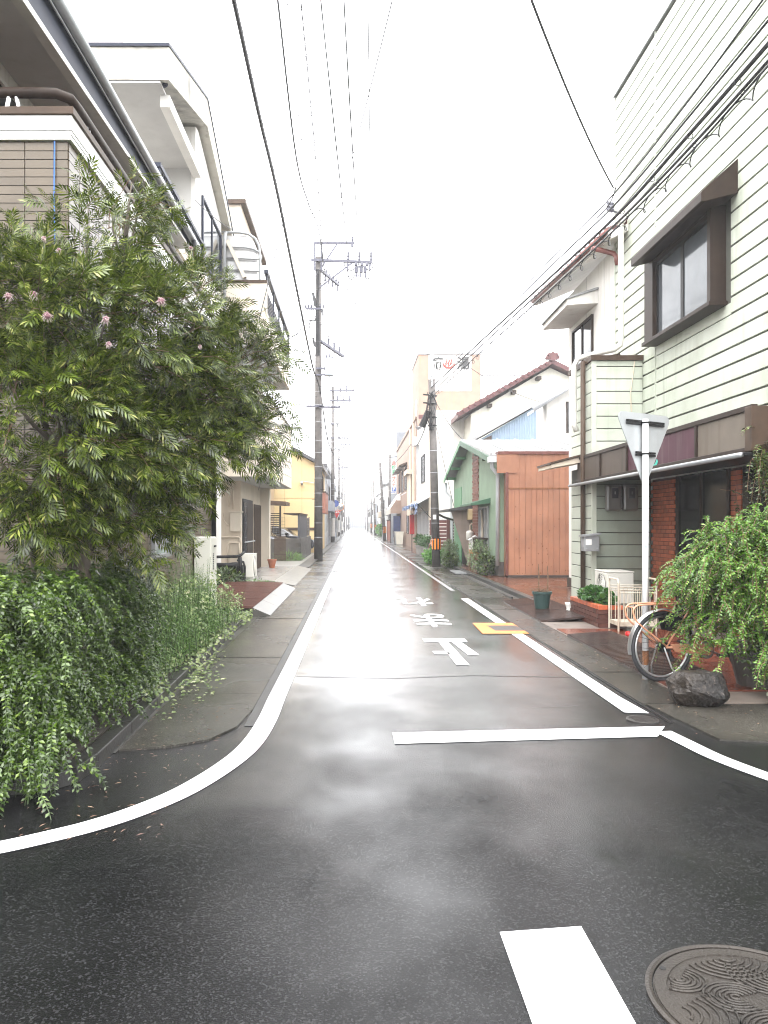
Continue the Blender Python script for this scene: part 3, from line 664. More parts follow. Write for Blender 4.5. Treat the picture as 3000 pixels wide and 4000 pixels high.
def car(label, x, y, rot, paint, group=None, L=4.4, Wd=1.7):
    """a sedan, nose along local +x"""
    t = thing('parked_car', label, 'car', (x,y,.03), group); OFF[t.name] = (0,0,0)
    prof = [(-2.15,.42),(-2.12,.75),(-2.0,.92),(-1.5,.98),(-1.05,1.36),(-.6,1.45),(.15,1.44),(.6,1.3),(1.1,.98),(1.75,.88),(2.08,.72),(2.15,.45),(2.05,.28),(-2.05,.28)]
    mb = MB(); n = len(prof)
    secs = []
    for s in (-1, -.86, 0, .86, 1):
        row = []
        for (a, z) in prof:
            y_ = s*Wd/2*(1 if z < .95 else 1-.35*(z-.95)/.5)
            if abs(s) == 1: a2, z2 = a*.985, z-.03*(z > .9)
            else: a2, z2 = a, z
            row.append((a2, y_, z2))
        secs.append(row)
    vs = [p for r in secs for p in r]; fs = [(i*n+k, i*n+(k+1)%n, (i+1)*n+(k+1)%n, (i+1)*n+k) for i in range(4) for k in range(n)] + [tuple(range(n-1,-1,-1)), tuple(4*n+k for k in range(n))]
    mb.add(vs, fs); mb.build('body', paint, t, smooth=False, bevel=.03)
    for s in (-1, 1):
        yb, yt = s*(Wd/2+.006), s*(Wd/2*.72)
        def g(pts):
            q = MB(); q.quad(*[(a, s*(Wd/2*(1-.35*(z-.95)/.5)+.008), z) for a, z in (pts if s < 0 else pts[::-1])]); return q
        g([(-1.25,1.0),(-.32,1.0),(-.32,1.37),(-.85,1.33)]).build('side_window', glass, t); g([(-.25,1.0),(.9,1.0),(.5,1.27),(.1,1.37),(-.25,1.37)]).build('side_window', glass, t)
        MB().box(.62,.8,s*(Wd/2+.01),s*(Wd/2+.17),.98,1.1).build('mirror', black, t, bevel=.03)
        for a in (-1.32,1.32):
            w = MB().lathe([(.2,s*(Wd/2-.2)),(.3,s*(Wd/2-.19)),(.31,s*(Wd/2-.02)),(.2,s*(Wd/2+.004))], (a,0,.31), 20, 'y').build('wheel', rubber, t)
            MB().lathe([(.19,s*(Wd/2-.06)),(.19,s*(Wd/2+.008)),(.04,s*(Wd/2+.012))], (a,0,.31), 12, 'y').build('rim', grey_metal, w)
        MB().box(2.02,2.13,s*.45,s*.8,.6,.74).build('headlight', glass_pale, t); MB().box(-2.15,-2.1,s*.5,s*.8,.68,.84).build('tail_light', mat('red_lens', (.4,.02,.02), .2), t)
    MB().quad((1.1,-.6,1.0),(1.1,.6,1.0),(.62,.52,1.31),(.62,-.52,1.31)).build('windscreen', glass, t); MB().quad((-1.5,.6,1.0),(-1.5,-.6,1.0),(-1.08,-.5,1.36),(-1.08,.5,1.36)).build('rear_window', glass, t)
    MB().box(2.155,2.16,-.17,.17,.4,.5).build('number_plate', white_paint, t)
    t.rotation_euler = (0,0,rot); return t
car('silver grey sedan parked behind the block wall and mesh fence', -4.75, 35.2, -.08, mat('silver_paint', (.33,.35,.4), .25, .05, 2, metal=.6, coat=.6))
car('dark car parked between the block wall and the yellow house', -4.25, 40.9, 0, mat('black_paint', (.02,.022,.03), .25, .05, 2, coat=.8))
# ------------------------------------------------------------------ tan house and yellow house behind
tan = mat('tan_tile_wall', (.42,.31,.2), .6, .12, 9, .4, 30, streak=.2)
th2 = thing('tan_house', 'tan tiled house with a brown porch roof glimpsed behind the block wall', 'house', (-6,38,0))
MB().box(-9,-4.35,36.2,41.5,0,5.6).build('wall', tan, th2); MB().box(-9,-4.3,36.1,36.25,2.75,3.05).build('wall_course', plaster_cream, th2)
MB().prism([(-4.6,34.6,2.68),(-3.1,34.6,2.6),(-3.1,34.6,2.44),(-4.6,34.6,2.5)], (0,2.0,0)).build('porch_roof', brown, th2)
for k in range(14): MB().box(-4.34,-3.55,36.15,36.18,.95+k*.085,.99+k*.085).build('louvre', dark_brown, th2)
MB().box(-3.55,-3.47,36.1,36.2,0.05,2.44).build('post', dark_brown, th2); window(th2, 'y', 36.2, -5.6,-4.5,1.1,2.2,-1,2)
yh = thing('yellow_house', 'warm yellow rendered house with a grey sloping roof behind the car park', 'house', (-5,46,0))
yel = mat('yellow_render', (.72,.55,.29), .7, .06, 1.5, .1, 120, streak=.15, sc=(.5,.35,.15))
HX = -1.97
MB().prism([(HX,42,0),(HX,42,4.8),(-6.0,42,6.95),(-9,42,5.3),(-9,42,0)][::-1], (0,8,0)).build('wall', yel, yh)
MB().prism([(HX+.22,41.7,4.72),(HX+.22,41.7,4.9),(-6.0,41.7,7.25),(-6.0,41.7,7.03)], (0,8.6,0)).prism([(-6.001,41.7,7.03),(-6.001,41.7,7.25),(-9.3,41.7,5.45),(-9.3,41.7,5.25)], (0,8.6,0)).build('roof', roof_tile, yh)
mb = MB()
for k in range(5): mb.box(-2.9-k*.95,-2.885-k*.95,41.99,42.0,1.4,5.4)
mb.box(-9,HX,41.99,42.0,3.0,3.015); mb.build('panel_joint', mat('yellow_joint', (.45,.3,.13), .7), yh)
MB().box(-9,HX+.01,41.96,42.0,1.25,1.4).build('wall_band', brown, yh)
MB().tube([PY(655,1040,41.9),PY(684,1044,41.9)], .02, 6).tube([PY(650,1043,41.85),PY(654,1043,41.85)], .12, 8).build('floodlight', grey_metal, yh)
red_b = mat('redbrown_panel', (.36,.15,.11), .6, .12, 4, streak=.3)
b_ = MB().box(HX,HX+.32,43.0,47.5,2.2,3.35).build('balcony', red_b, yh); MB().box(HX,HX+.35,42.95,47.55,3.351,3.42).build('coping', brown, b_)
window(yh, 'x', HX, 43.2, 45.0, 3.45, 4.5, 1, 2); window(yh, 'x', HX, 45.5, 47.3, 3.45, 4.5, 1, 2); window(yh, 'x', HX, 43.2, 45.5, .4, 1.9, 1, 2, grey_metal); 
# ------------------------------------------------------------------ grey flats at the far left
ap = thing('grey_tower_block', 'tall pinkish grey block of flats rising behind the left roofs', 'building', (-13,30,0))
apm = mat('pinkish_grey_render', (.36,.33,.33), .8, .08, 2, streak=.3)
MB().box(-16,-10.85,30,36,0,26).build('wall', apm, ap); MB().box(-11.9,-11.5,29.9,30,14,26).build('pilaster', plaster_white, ap)
for z in (15,18,21): window(ap, 'y', 30, -14.5,-12.6,z,z+1.4,-1,2)
# ================================================================== RIGHT SIDE
# ------------------------------------------------------------------ corner shop with pale siding
sh = thing('siding_shop', 'pale cream siding-clad corner building with brown shop signboards and a red brick front', 'shop', (7,10.5,0))
siding = mat('cream_siding', (.55,.585,.5), .5, .07, 1.5, .12, 90, rnd=.03, streak=.55, sc=(.27,.29,.21), dirt=.4, dc=(.3,.33,.23))
siding_g = mat('shaded_siding', (.25,.285,.235), .5, .1, 1.5, .12, 90, rnd=.05, streak=.5, sc=(.2,.23,.17), dirt=.5, dc=(.2,.22,.16))  # darker copy of the siding, shade under the signboards put into its colour
gap = mat('siding_gap', (.09,.09,.075), .8)
MX, Y0, Y1 = 5.09, 6.3, 15.0
MB().box(MX+.02,11,Y0,Y1,2.79,9.9).build('upper_core', gap, sh)
# horizontal siding boards, cut round the window
wy0, wy1, wz0, wz1 = 10.4, 12.98, 4.56, 6.4
z = 2.8; sp = .2275; ym = 13.0
while z < 9.85:
    z1 = min(z+sp, 9.9)
    segs = [(Y0,ym-.006),(ym+.006,Y1)]
    if z1 > wz0 and z < wz1:
        segs = [(Y0,wy0),(wy1+.02,Y1)]
        for lo, hi in ((z, wz0), (wz1-.1, z1)):
            if hi-lo > .03 and lo >= z-.001 and hi <= z1+.001: MB().box(MX,MX+.025,wy0+.003,wy1+.017,lo+.012,hi-.002).build('siding_board', siding, sh)
    for a, b in segs:
        mb = MB(); q = .026
        mb.prism([(MX,a,z+q),(MX,a,z1-.002),(MX+.025,a,z1-.002),(MX+.025,a,z+q)], (0,b-a,0)); mb.build('siding_board', siding, sh, bevel=.005)
    z += sp
MB().box(MX-.012,MX+.03,ym-.012,ym+.012,6.6,9.9).build('joint_cover', siding, sh)
MB().box(MX-.012,MX+.03,ym-.012,ym+.012,2.8,4.55).build('joint_cover', siding, sh)
MB().box(MX-.04,11,Y0-.04,Y1+.04,9.905,9.98).build('roof_cap', grey_metal, sh)
MB().box(MX-.012,MX+.06,Y1,Y1+.05,2.8,9.9).build('corner_trim', siding, sh)
# window with its hood
wf = thing_parent = MB().box(MX-.2,MX+.02,wy0+.17,wy0+.27,wz0+.06,5.95).box(MX-.2,MX+.02,wy1-.36,wy1,wz0+.06,5.95).box(MX-.24,MX+.02,wy0+.12,wy1+.02,wz0,wz0+.06).box(MX-.2,MX+.02,wy0+.27,wy1-.36,5.86,5.95).build('window_frame', dark_brown, sh, bevel=.006)
gy0, gy1 = wy0+.27, wy1-.36
for a, b in ((gy0,(gy0+gy1)/2),((gy0+gy1)/2,gy1)):
    s_ = MB().box(MX-.13,MX-.1,a,a+.05,wz0+.06,5.86).box(MX-.13,MX-.1,b-.05,b,wz0+.06,5.86).box(MX-.13,MX-.1,a+.05,b-.05,wz0+.06,wz0+.11).box(MX-.13,MX-.1,a+.05,b-.05,5.8,5.86).build('sash', black, wf)
    MB().box(MX-.118,MX-.11,a+.05,b-.05,wz0+.11,5.8).build('pane', mat('grey_window_glass', (.09,.1,.11), .09, .2, 2, spec=.28), wf)
MB().box(MX-.11,MX+.02,gy0,gy1,wz0+.06,5.86).build('blind', mat('grey_blind', (.1,.105,.11), .6), wf)
MB().prism([(MX,10.2,6.42),(4.62,10.2,6.0),(4.6,10.2,5.97),(4.6,10.2,5.85),(4.66,10.2,5.85),(MX,10.2,5.96)], (0,2.6,0)).build('window_hood', dark_brown, sh, bevel=.006)
MB().box(MX-.06,MX-.003,wy0+.1,wy1,6.3,6.5).build('moss_edge', mat('moss_stain', (.12,.13,.09), .8, .4, 9), sh) if False else None
# bay: upper and lower box facing us
BY = 13.57
MB().box(4.22,MX+.019,BY+.02,14.95,2.79,4.45).build('bay_core', gap, sh); MB().box(4.22,5.24,BY+.02,14.95,.02,2.6).build('bay_core', gap, sh)
def boards(x0, x1, y0, y1, z0, z1, sp, m, ax):
    z = z0
    while z < z1-.03:
        zt = min(z+sp, z1); mb = MB()
        if ax == 'y': mb.box(x0,x1,y0,y0+.02,z+.016,zt)
        else: mb.box(x0,x0+.02,y0,y1,z+.016,zt)
        mb.build('siding_board', m, sh, bevel=.004); z += sp
boards(4.27, MX-.004, BY, BY, 2.8, 4.45, .22, siding, 'y'); boards(4.2, 4.2, BY+.05, 14.9, 2.8, 4.45, .22, siding, 'x')
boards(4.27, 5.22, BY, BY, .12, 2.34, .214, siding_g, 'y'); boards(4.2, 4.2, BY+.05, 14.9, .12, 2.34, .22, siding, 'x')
MB().box(4.19,4.268,BY-.008,BY+.048,.1,2.34).box(4.19,4.268,BY-.008,BY+.048,2.8,4.45).build('corner_trim', siding, sh)
MB().box(4.16,MX-.003,BY-.04,15,4.452,4.54).build('bay_cap', brown, sh)
MB().box(4.2,5.24,BY+.03,15,.0,.1).build('plinth', kerb_m, sh)
# shop sign band in five framed panels
SBX = 4.15; pan_b = mat('brown_sign_panel', (.1,.08,.066), .6, .1, 3, spec=.2, streak=.75, sc=(.05,.04,.032)); pan_m = mat('maroon_sign_panel', (.085,.036,.05), .6, .1, 3, spec=.2, streak=.6, sc=(.16,.12,.12)); pan_g = mat('greybrown_sign_panel', (.16,.135,.11), .6, .1, 3, spec=.2, streak=.8, sc=(.09,.065,.045))
zt, zb = 2.79, 2.34
MB().box(SBX+.05,MX,8.05,14.4,zb,zt).build('sign_body', black, sh)
MB().box(SBX-.02,SBX+.049,8.0,14.42,zt-.04,zt+.02).box(SBX-.02,SBX+.049,8.0,14.42,zb-.03,zb+.03).build('sign_frame', dark_brown, sh, bevel=.006)
MB().box(SBX-.12,SBX+.0,8.0,14.42,zb-.075,zb-.032).build('drip_rail', black, sh, bevel=.01)
MB().tube([(SBX-.12,8.0,zb-.06),(SBX-.12,14.42,zb-.06)], .028, 8).build('drip_rail', grey_metal, sh, smooth=True)
ysd = [14.4, 13.1, 11.75, 9.32, 8.06]
ysd = [F*SBX/(u-U0) for u in (1246.5, 1298, 1356, 1506, 1612)]
for i in range(4):
    b, a = ysd[i], ysd[i+1]; m_ = (pan_b, pan_b, pan_m, pan_g)[i]
    MB().box(SBX,SBX+.03,a+.02,b-.02,zb+.032,zt-.042).build('sign_panel', m_, sh)
    if i: MB().box(SBX-.03,SBX+.04,b-.02,b+.02,zb+.03,zt-.04).build('sign_divider', dark_brown, sh)
teal = mat('teal_lettering', (.05,.5,.4), .5, .05)
RX = math.pi/2; FACEL = (RX, 0, -RX)
sp_ = [c for c in sh.children if c.name.startswith('sign_panel')][2]
for ch, u, v, s in (('や',1378,985,.34),('し',1412,993,.3)):
    p = PX(u, v, SBX-.004); place_text(text_mesh(ch, s, teal, .002, .012), 'sign_lettering', sp_, p, FACEL, (1.1,1,1))
ne = F*SBX/(1612-U0); MB().box(SBX-.03,SBX+.2,ne-.16,ne-.02,zb-.02,zt+.0).build('sign_end', brown, sh, bevel=.008)
MB().box(SBX+.2,MX+.3,6.4,ne-.161,zb-.02,zt+.1).build('porch_fascia', brown, sh); MB().box(SBX+.19,SBX+.2,6.4,ne-.2,zb+.12,zt-.08).build('porch_panel', mat('taupe_panel', (.25,.21,.185), .5, .08), sh)
MB().prism([(3.62,14.15,2.66),(4.3,14.15,2.84),(4.3,14.15,2.72),(3.62,14.15,2.6)], (0,1.0,0)).build('side_canopy', plaster_cream, sh); MB().prism([(3.6,14.12,2.664),(4.3,14.12,2.85),(4.3,14.12,2.884),(3.6,14.12,2.7)], (0,1.05,0)).build('canopy_cover', brown, sh)
# brick shop front
FX = 5.25
MB().box(FX+.02,11,6.3,13.56,0,2.34).build('front_core', black, sh)
brick = mat('red_brick', (.46,.115,.05), .35, .18, 9, .3, 60, rnd=.28, streak=.2, sc=(.1,.03,.02)); mort = mat('dark_mortar', (.09,.05,.04), .8)
MB().box(FX+.006,FX+.02,12.5,13.56,.02,2.34).box(FX+.006,FX+.2,10.42,10.72,.02,2.34).build('brick_backing', mort, sh, kind='stuff')
bs_ = MB().box(-.006,.006,-.106,.106,-.03,.03).mesh('brick', brick); bh = MB().box(-.006,.006,-.07,.07,-.03,.03).mesh('brick', brick); bn_ = MB().box(-.043,.043,-.006,.006,-.03,.03).mesh('brick', brick)
for r in range(33):
    z = .06+r*.069
    for k in range(5):
        y = 12.61+k*.222-(.111 if r%2 else 0)
        if y > 12.6-.09: piece('brick', bs_, sh, (FX, y, z))
    for k in range(2):
        piece('brick', bh, sh, (FX, 10.495+k*.15, z)); piece('brick', bn_, sh, (FX+.05+k*.094, 10.414, z))
MB().box(FX-.03,FX+.02,12.42,12.5,.02,2.34).box(FX-.03,FX+.02,10.72,10.79,.02,2.34).box(FX-.03,FX+.02,11.57,11.63,.02,2.34).build('door_frame', dark_brown, sh)
for a, b in ((10.79,11.57),(11.63,12.42)): MB().box(FX-.005,FX+.015,a,b,.05,2.34).build('door_glass', mat('shop_dark_glass', (.006,.006,.007), .12, .2, spec=.15), sh)
MB().box(FX-.015,FX+.02,6.4,9.3,.0,2.34).build('side_wall', mat('tan_render', (.2,.15,.09), .7, .15, 2, streak=.3), sh)
MB().box(FX+.0,FX+.02,9.3,10.4,.0,2.34).build('side_glass', MATS['shop_dark_glass'], sh)
# pipes at the far corner
wp = mat('white_pipe', (.68,.67,.63), .4, .06, 4, streak=.25, sc=(.4,.36,.3))
MB().box(4.86,4.98,14.12,14.3,7.12,7.32).build('rain_hopper', wp, sh, bevel=.01)
MB().tube([(4.92,14.2,7.15),(4.92,14.2,5.0),(4.91,14.2,4.87),(4.8,14.2,4.79),(4.3,14.22,4.68),(4.13,14.23,4.62),(4.07,14.25,4.5),(4.07,14.25,3.4),(4.12,14.25,3.28)], .05, 10).build('white_downpipe', wp, sh, smooth=True)
MB().tube([(4.95,14.35,4.72),(4.3,14.35,4.58),(4.16,14.0,4.5)], .04, 8).build('brown_gutter_pipe', brown, sh, smooth=True)
MB().tube([(4.13,13.9,4.5),(4.13,13.9,.02)], .045, 10).build('brown_downpipe', brown, sh, smooth=True)
MB().tube([PY(1371,780,BY-.03),PY(1362,850,BY-.03),PY(1366,925,BY-.03),PY(1364,1000,BY-.03)], .01, 6).build('cream_cable', pp, sh)
# meters, mailbox, unit
def meter(label, u0, u1):
    p, q = PY(u0,1047,BY-.1), PY(u1,1104,BY-.1)
    t = thing('electric_meter', label, 'electric meter', ((p.x+q.x)/2,BY-.08,q.z))
    MB().box(p.x,q.x,BY-.13,BY-.004,q.z,p.z).build('case', mat('meter_case', (.13,.125,.115), .35, .1, 5, coat=.4), t, bevel=.04)
    MB().box(p.x+.1,q.x-.07,BY-.137,BY-.131,p.z-.24,p.z-.06).build('dial_window', mat('meter_dial', (.03,.03,.04), .15), t)
    MB().box(p.x+.14,q.x-.12,BY-.141,BY-.138,p.z-.17,p.z-.12).build('dial_plate', mat('meter_plate', (.3,.3,.3), .4), t)
meter('grey electric meter next to the bay corner, further from the sign post', 1309, 1343); meter('grey electric meter behind the white sign post', 1346, 1379)
ml = thing('mailbox', 'grey steel mailbox on the brown downpipe', 'mailbox', (4.1,13.4,1.08))
MB().box(3.98,4.24,13.3,13.52,1.09,1.36).build('body', grey_metal, ml, bevel=.01)
MB().prism([(3.95,13.27,1.34),(4.26,13.27,1.38),(4.26,13.27,1.41),(3.95,13.27,1.37)], (0,.28,0)).build('lid', grey_metal, ml)
MB().box(3.974,3.979,13.33,13.49,1.16,1.3).build('flap', galv, ml); MB().box(4.0,4.1,13.293,13.299,1.2,1.3).build('name_plate', white_paint, ml)
for x in (4.01,4.2): MB().lathe([(.014,13.285),(.014,13.3)], (x,0,1.14), 10, 'y').build('rivet', galv, ml)
ac_unit('cream outdoor unit behind the brick planter and under the meters', 4.14,4.58, 12.6,13.25, .2,.78, -1)
MB_ = MB().box(4.15,4.6,12.62,13.22,.019,.2); tag(MB_.build('concrete_block', kerb_m), 'concrete block under the outdoor unit by the brick planter', 'concrete block')
# brick planter with leafy plant
bp = thing('brick_planter', 'low red brick planter filled with leafy ground plants', 'planter', (3.85,12.1,.02))
PX0, PX1, PY0, PY1 = 3.62, 3.98, 11.4, 12.9
MB().box(PX0+.02,PX1,PY0+.02,PY1,.019,.3).build('core', mort, bp); MB().box(PX0+.06,PX1-.04,PY0+.06,PY1-.05,.29,.335).build('soil', soil, bp)
b1 = MB().box(-.1,.1,-.01,.01,-.03,.03).mesh('brick', mat('dark_planter_brick', (.1,.035,.025), .4, .2, 8, .3, 60, rnd=.3)); b2 = MB().box(-.01,.01,-.1,.1,-.03,.03).mesh('brick', MATS['dark_planter_brick']); bt = MB().box(-.029,.029,-.05,.05,-.03,.03).mesh('brick', brick); bt2 = MB().box(-.05,.05,-.029,.029,-.03,.03).mesh('brick', brick)
for r in range(4):
    z = .055+r*.066
    for k in range(2): piece('brick', b1, bp, (PX0+.11+k*.205-(.05 if r%2 else 0), PY0+.01, z))
    for k in range(7): piece('brick', b2, bp, (PX0+.01, PY0+.12+k*.208+(.05 if r%2 else 0), z))
for k in range(6): piece('brick', bt, bp, (PX0+.03+k*.062, PY0+.045, .32))
for k in range(22): piece('brick', bt2, bp, (PX0+.045, PY0+.13+k*.063, .32))
# wire stand
ws = thing('wire_stand', 'rusty white wire display stand in front of the shop', 'stand', (4.05,11,.03))
wst = mat('rusty_white_wire', (.6,.55,.45), .5, .2, 9, streak=.6, sc=(.3,.14,.05))
x0, x1, y0, y1 = 3.76,4.3,10.95,11.35
mb = MB()
for x in (x0, x1):
    mb.tube([(x,y0,.03),(x,y0,.72),(x,y0+.03,.77),(x,y1-.03,.77),(x,y1,.72),(x,y1,.03)], .014, 6)
for z in (.62,.66,.58): mb.tube([(x0,y0,z),(x1,y0,z)], .007, 5).tube([(x0,y1,z),(x1,y1,z)], .007, 5)
for k in range(9): x = x0+(x1-x0)*(k+.5)/9; mb.tube([(x,y0,.14),(x,y0,.62)], .005, 5).tube([(x,y1,.14),(x,y1,.62)], .005, 5)
mb.build('wire_frame', wst, ws); MB().box(x0+.01,x1-.01,y0+.01,y1-.01,.1,.16).build('tray', wst, ws)
# white plant pot and green pot
wpt = thing('flowerpot', 'small white flowerpot beside the corner of the brick planter', 'flowerpot', (3.64,13.0,.02)); 
MB().lathe([(.055,.02),(.07,.08),(.055,.13),(.075,.2),(.085,.23),(.06,.23)], (3.64,13.0,0), 16).build('pot', white_paint, wpt, smooth=True)
gp = thing('flowerpot', 'dark green plastic flowerpot with dead stems on the steel ramp', 'flowerpot', (3.3,13.55,.07))
MB().lathe([(.115,.075),(.155,.33),(.175,.335),(.175,.375),(.15,.375),(.13,.3),(.01,.29)], (3.3,13.55,0), 22).build('pot', mat('green_plastic', (.03,.065,.06), .4, .1, 5), gp, smooth=False)
dead = mat('dead_stem', (.16,.1,.06), .8, .3, 20); mb = MB()
for k in range(46):
    a = random.uniform(0, 6.28); r_ = random.uniform(.0,.1); l = random.uniform(.08,.2); o_ = random.uniform(.3,1.1)
    p = Vector((3.3+r_*math.cos(a), 13.55+r_*math.sin(a), .31)); d_ = Vector((math.cos(a)*o_, math.sin(a)*o_, 1)).normalized()
    mb.tube([p, p+d_*l*.6, p+d_*l+Vector((0,0,-.05*o_))], .005, 4)
for x, l in ((3.24,.55),(3.4,.52)): mb.tube([(x,13.55,.31),(x+.01,13.55,.31+l*.6),(x,13.55,.31+l)], [.014,.012,.006], 5)
mb.build('stems', dead, gp)
# ------------------------------------------------------------------ give way / stop sign seen from behind
sg = thing('road_sign', 'inverted triangle road sign seen from behind on a white post by the bicycle', 'road sign', (2.89,7.64,.016))
sgp = mat('sign_post_white', (.72,.73,.74), .4, .05, 4, streak=.35, sc=(.4,.25,.15))
MB().tube([(2.89,7.64,0),(2.89,7.64,2.6)], .0305, 14).build('post', sgp, sg, smooth=True)
MB().lathe([(.0312,.16),(.0315,.3)], (2.89,7.64,0), 12).build('rust_patch', mat('rust', (.2,.08,.03), .8, .4, 30), sg)
mb = MB()
for z, h_ in ((1.86,.03),(1.62,.012),(1.48,.02),(1.4,.016),(1.32,.05)): mb.box(2.87,2.9,7.6075,7.6092,z,z+h_)
mb.build('sticker_marks', mat('sticker_grey', (.35,.4,.42), .5, .2, 40), sg)
tri = []
Rr, sd = .06, .87
cs = [(-sd/2,0),(sd/2,0),(0,-sd*.866)]; ctr = (0,-sd*.2887)
for i, (a, b) in enumerate(cs):
    d = Vector((ctr[0]-a, ctr[1]-b)).normalized(); c = Vector((a, b))+d*Rr*2; base = math.atan2(-d.y, -d.x)
    for k in range(-4, 5): an = base+k*math.radians(15); tri.append((c.x+Rr*math.cos(an), c.y+Rr*math.sin(an)))
an = math.radians(32); ca, sa = math.cos(an), math.sin(an); top = 2.665
def sg_p(a, b, d): return (2.905+a*ca-d*sa, 7.70+a*sa+d*ca, top+b)
order = sorted(tri, key=lambda p: math.atan2(p[1]-ctr[1], p[0]-ctr[0]))
mb = MB(); mb.prism([sg_p(a,b,0) for a,b in order], Vector((-sa,ca,0))*.006); mb.build('plate', mat('sign_back_grey', (.42,.44,.45), .42, .08, 3, metal=.3, streak=.3, sc=(.25,.24,.22), dirt=.3, dc=(.3,.3,.28)), sg)
mb = MB()
for z, w in ((-.11,.29),(-.42,.15)):
    for dz in (0,.025): mb.slab(sg_p(-w,z+dz,-.014), sg_p(w,z+dz,-.014), .012, .02)
    mb.torus((2.89,7.64,top+z+.012), .034, .009, 14, 6)
mb.build('bracket', black, sg)
# ------------------------------------------------------------------ rock
mb = MB(); import mathutils.noise as mn
def rock(c, r, n=18, seed=0, flat_=1):
    vs = []; fs = []; 
    for i in range(n+1):
        th = math.pi*i/n
        for k in range(2*n):
            ph = math.pi*k/n; d = Vector((math.sin(th)*math.cos(ph), math.sin(th)*math.sin(ph), math.cos(th)))
            q = d.copy()
            for pl, o in (((.2,-.9,.35),.8),((-.8,-.4,.4),.82),((.75,-.5,.3),.84),((0,.1,1),.72),((-.3,-.8,-.4),.85),((.5,.5,.6),.8)):
                pn = Vector(pl).normalized(); s_ = q.dot(pn)
                if s_ > o: q -= pn*(s_-o)*.85
            q *= 1+.1*mn.noise(d*2.3+Vector((seed,0,0)))+.04*mn.noise(d*7+Vector((seed,3,0)))
            vs.append((c[0]+q.x*r[0], c[1]+q.y*r[1], c[2]+q.z*r[2]))
    m_ = 2*n
    fs = [(i*m_+k, (i+1)*m_+k, (i+1)*m_+(k+1)%m_, i*m_+(k+1)%m_) for i in range(n) for k in range(m_)]
    return MB().add(vs, fs)
rk = rock((2.95,6.6,.15), (.255,.22,.185), 22, 4).build('boulder', wetmat('wet_rock', (.01,.009,.0085), (.025,.019,.015), .5, .2, 40, 1.0, .5, 3.0, .5, (.04,.028,.018)))
tag(rk, 'dark wet boulder on the pavement in front of the bicycle wheel', 'boulder')
# ------------------------------------------------------------------ white house with red tiled eave
wo = thing('white_house', 'white stucco house with red roof tiles between the siding shop and the orange shed', 'house', (7,16.7,0))
MB().box(5.1,11,15.06,18.3,0,7.0).build('wall', plaster_white, wo)
red_tile = mat('red_roof_tile', (.1,.028,.025), .4, .2, 8, streak=.3, sc=(.1,.03,.03), rnd=.15)
e0, e1 = Vector((4.78,14.3,7.03)), Vector((4.42,18.75,7.03)); r0, r1 = Vector((9,14.3,8.9)), Vector((9,18.75,8.9))
MB().prism([tuple(e0),tuple(e1),tuple(r1),tuple(r0)][::-1], (0,0,-.14)).build('roof', plaster_white, wo)
ro_ = MB().slab(e0+Vector((-.02,0,-.05)), e1+Vector((-.02,0,-.05)), .1, .14).build('fascia', soffit_grey, wo)
MB().tube([e0+Vector((-.08,0,-.02)), e1+Vector((-.08,0,-.02))], .055, 8).build('gutter', mat('red_gutter', (.2,.07,.06), .4, .15, 6), wo, smooth=True)
sl = (r0-e0).normalized()
for k in range(18):
    p = e0.lerp(e1, (k+.5)/18)+Vector((0,0,.05)); MB().tube([p-sl*.06, p+sl*3.9], .07, 8).build('roof_tile', red_tile, wo)
MB().tube([PX(1278,536,4.55),PX(1300,541,4.75),PX(1326,548,4.98),PX(1332,556,5.0),PX(1334,572,5.02)], .05, 8).build('gutter_pipe', MATS['red_gutter'], wo, smooth=True)
window(wo, 'x', 5.1, 16.4, 17.9, 5.0, 6.05, -1, 2, dark_brown, glass)
MB().prism([(5.1,16.1,6.48),(4.45,16.1,6.28),(4.45,16.1,6.16),(5.1,16.1,6.2)], (0,2.1,0)).build('window_canopy', plaster_white, wo); MB().prism([(5.1,16.06,6.485),(4.4,16.06,6.27),(4.4,16.06,6.3),(5.1,16.06,6.53)], (0,2.2,0)).build('canopy_sheet', grey_metal, wo)
for y in (15.7,16.9): MB().box(5.094,5.1,y,y+.01,4.6,7).build('joint', soffit_grey, wo)
MB().box(5.06,5.1,15.06,18.32,.09,.3).build('plinth', kerb_m, wo)
# ------------------------------------------------------------------ orange corrugated shed
os_ = thing('orange_shed', 'rust stained orange corrugated metal shed wall beside the green house', 'shed', (5.5,22,.09))
orange = mat('orange_sheet', (.34,.155,.09), .5, .16, 2, streak=.6, sc=(.19,.065,.03), dirt=.3, dc=(.2,.07,.04), rnd=.04)
OX0, OX1, OY = 4.22, 8.0, 21.2
MB().box(OX0,OX1,OY+.02,26,.1,3.45).build('core', orange, os_)
n = 24
for k in range(n):
    a, b = OX0+.02+(OX1-OX0-.02)*k/n, OX0+.02+(OX1-OX0-.02)*(k+1)/n
    for z0, z1, d in ((.16,2.54,0),(2.56,3.5,.012)):
        mb = MB(); mb.prism([(a+.004,OY+d,z0),(b-.004,OY+d,z0),(b-.004,OY+d,z1),(a+.004,OY+d,z1)], (0,.02,0)); mb.build('sheet_panel', orange, os_)
rust = MATS['rust']
MB().box(OX0,OX1,OY-.012,OY+.02,2.53,2.575).build('rust_seam', rust, os_)
mb = MB()
for k in range(46):
    x, z = random.uniform(OX0+.1, 6.2), .2+1.9*random.random()**1.7; s = random.uniform(.006,.016); mb.box(x-s,x+s,OY-.004,OY-.0005,z-s*1.6,z+s)
mb.build('rust_spots', rust, os_, kind='stuff')
MB().box(OX0-.28,OX1,OY-.03,OY+.4,3.5,3.58).build('eave_flashing', mat('red_brown_flashing', (.14,.045,.035), .45, .2, 6), os_)
MB().box(OX0-.3,OX0+.25,OY-.02,OY+.02,2.98,3.495).build('eave_return', orange, os_)
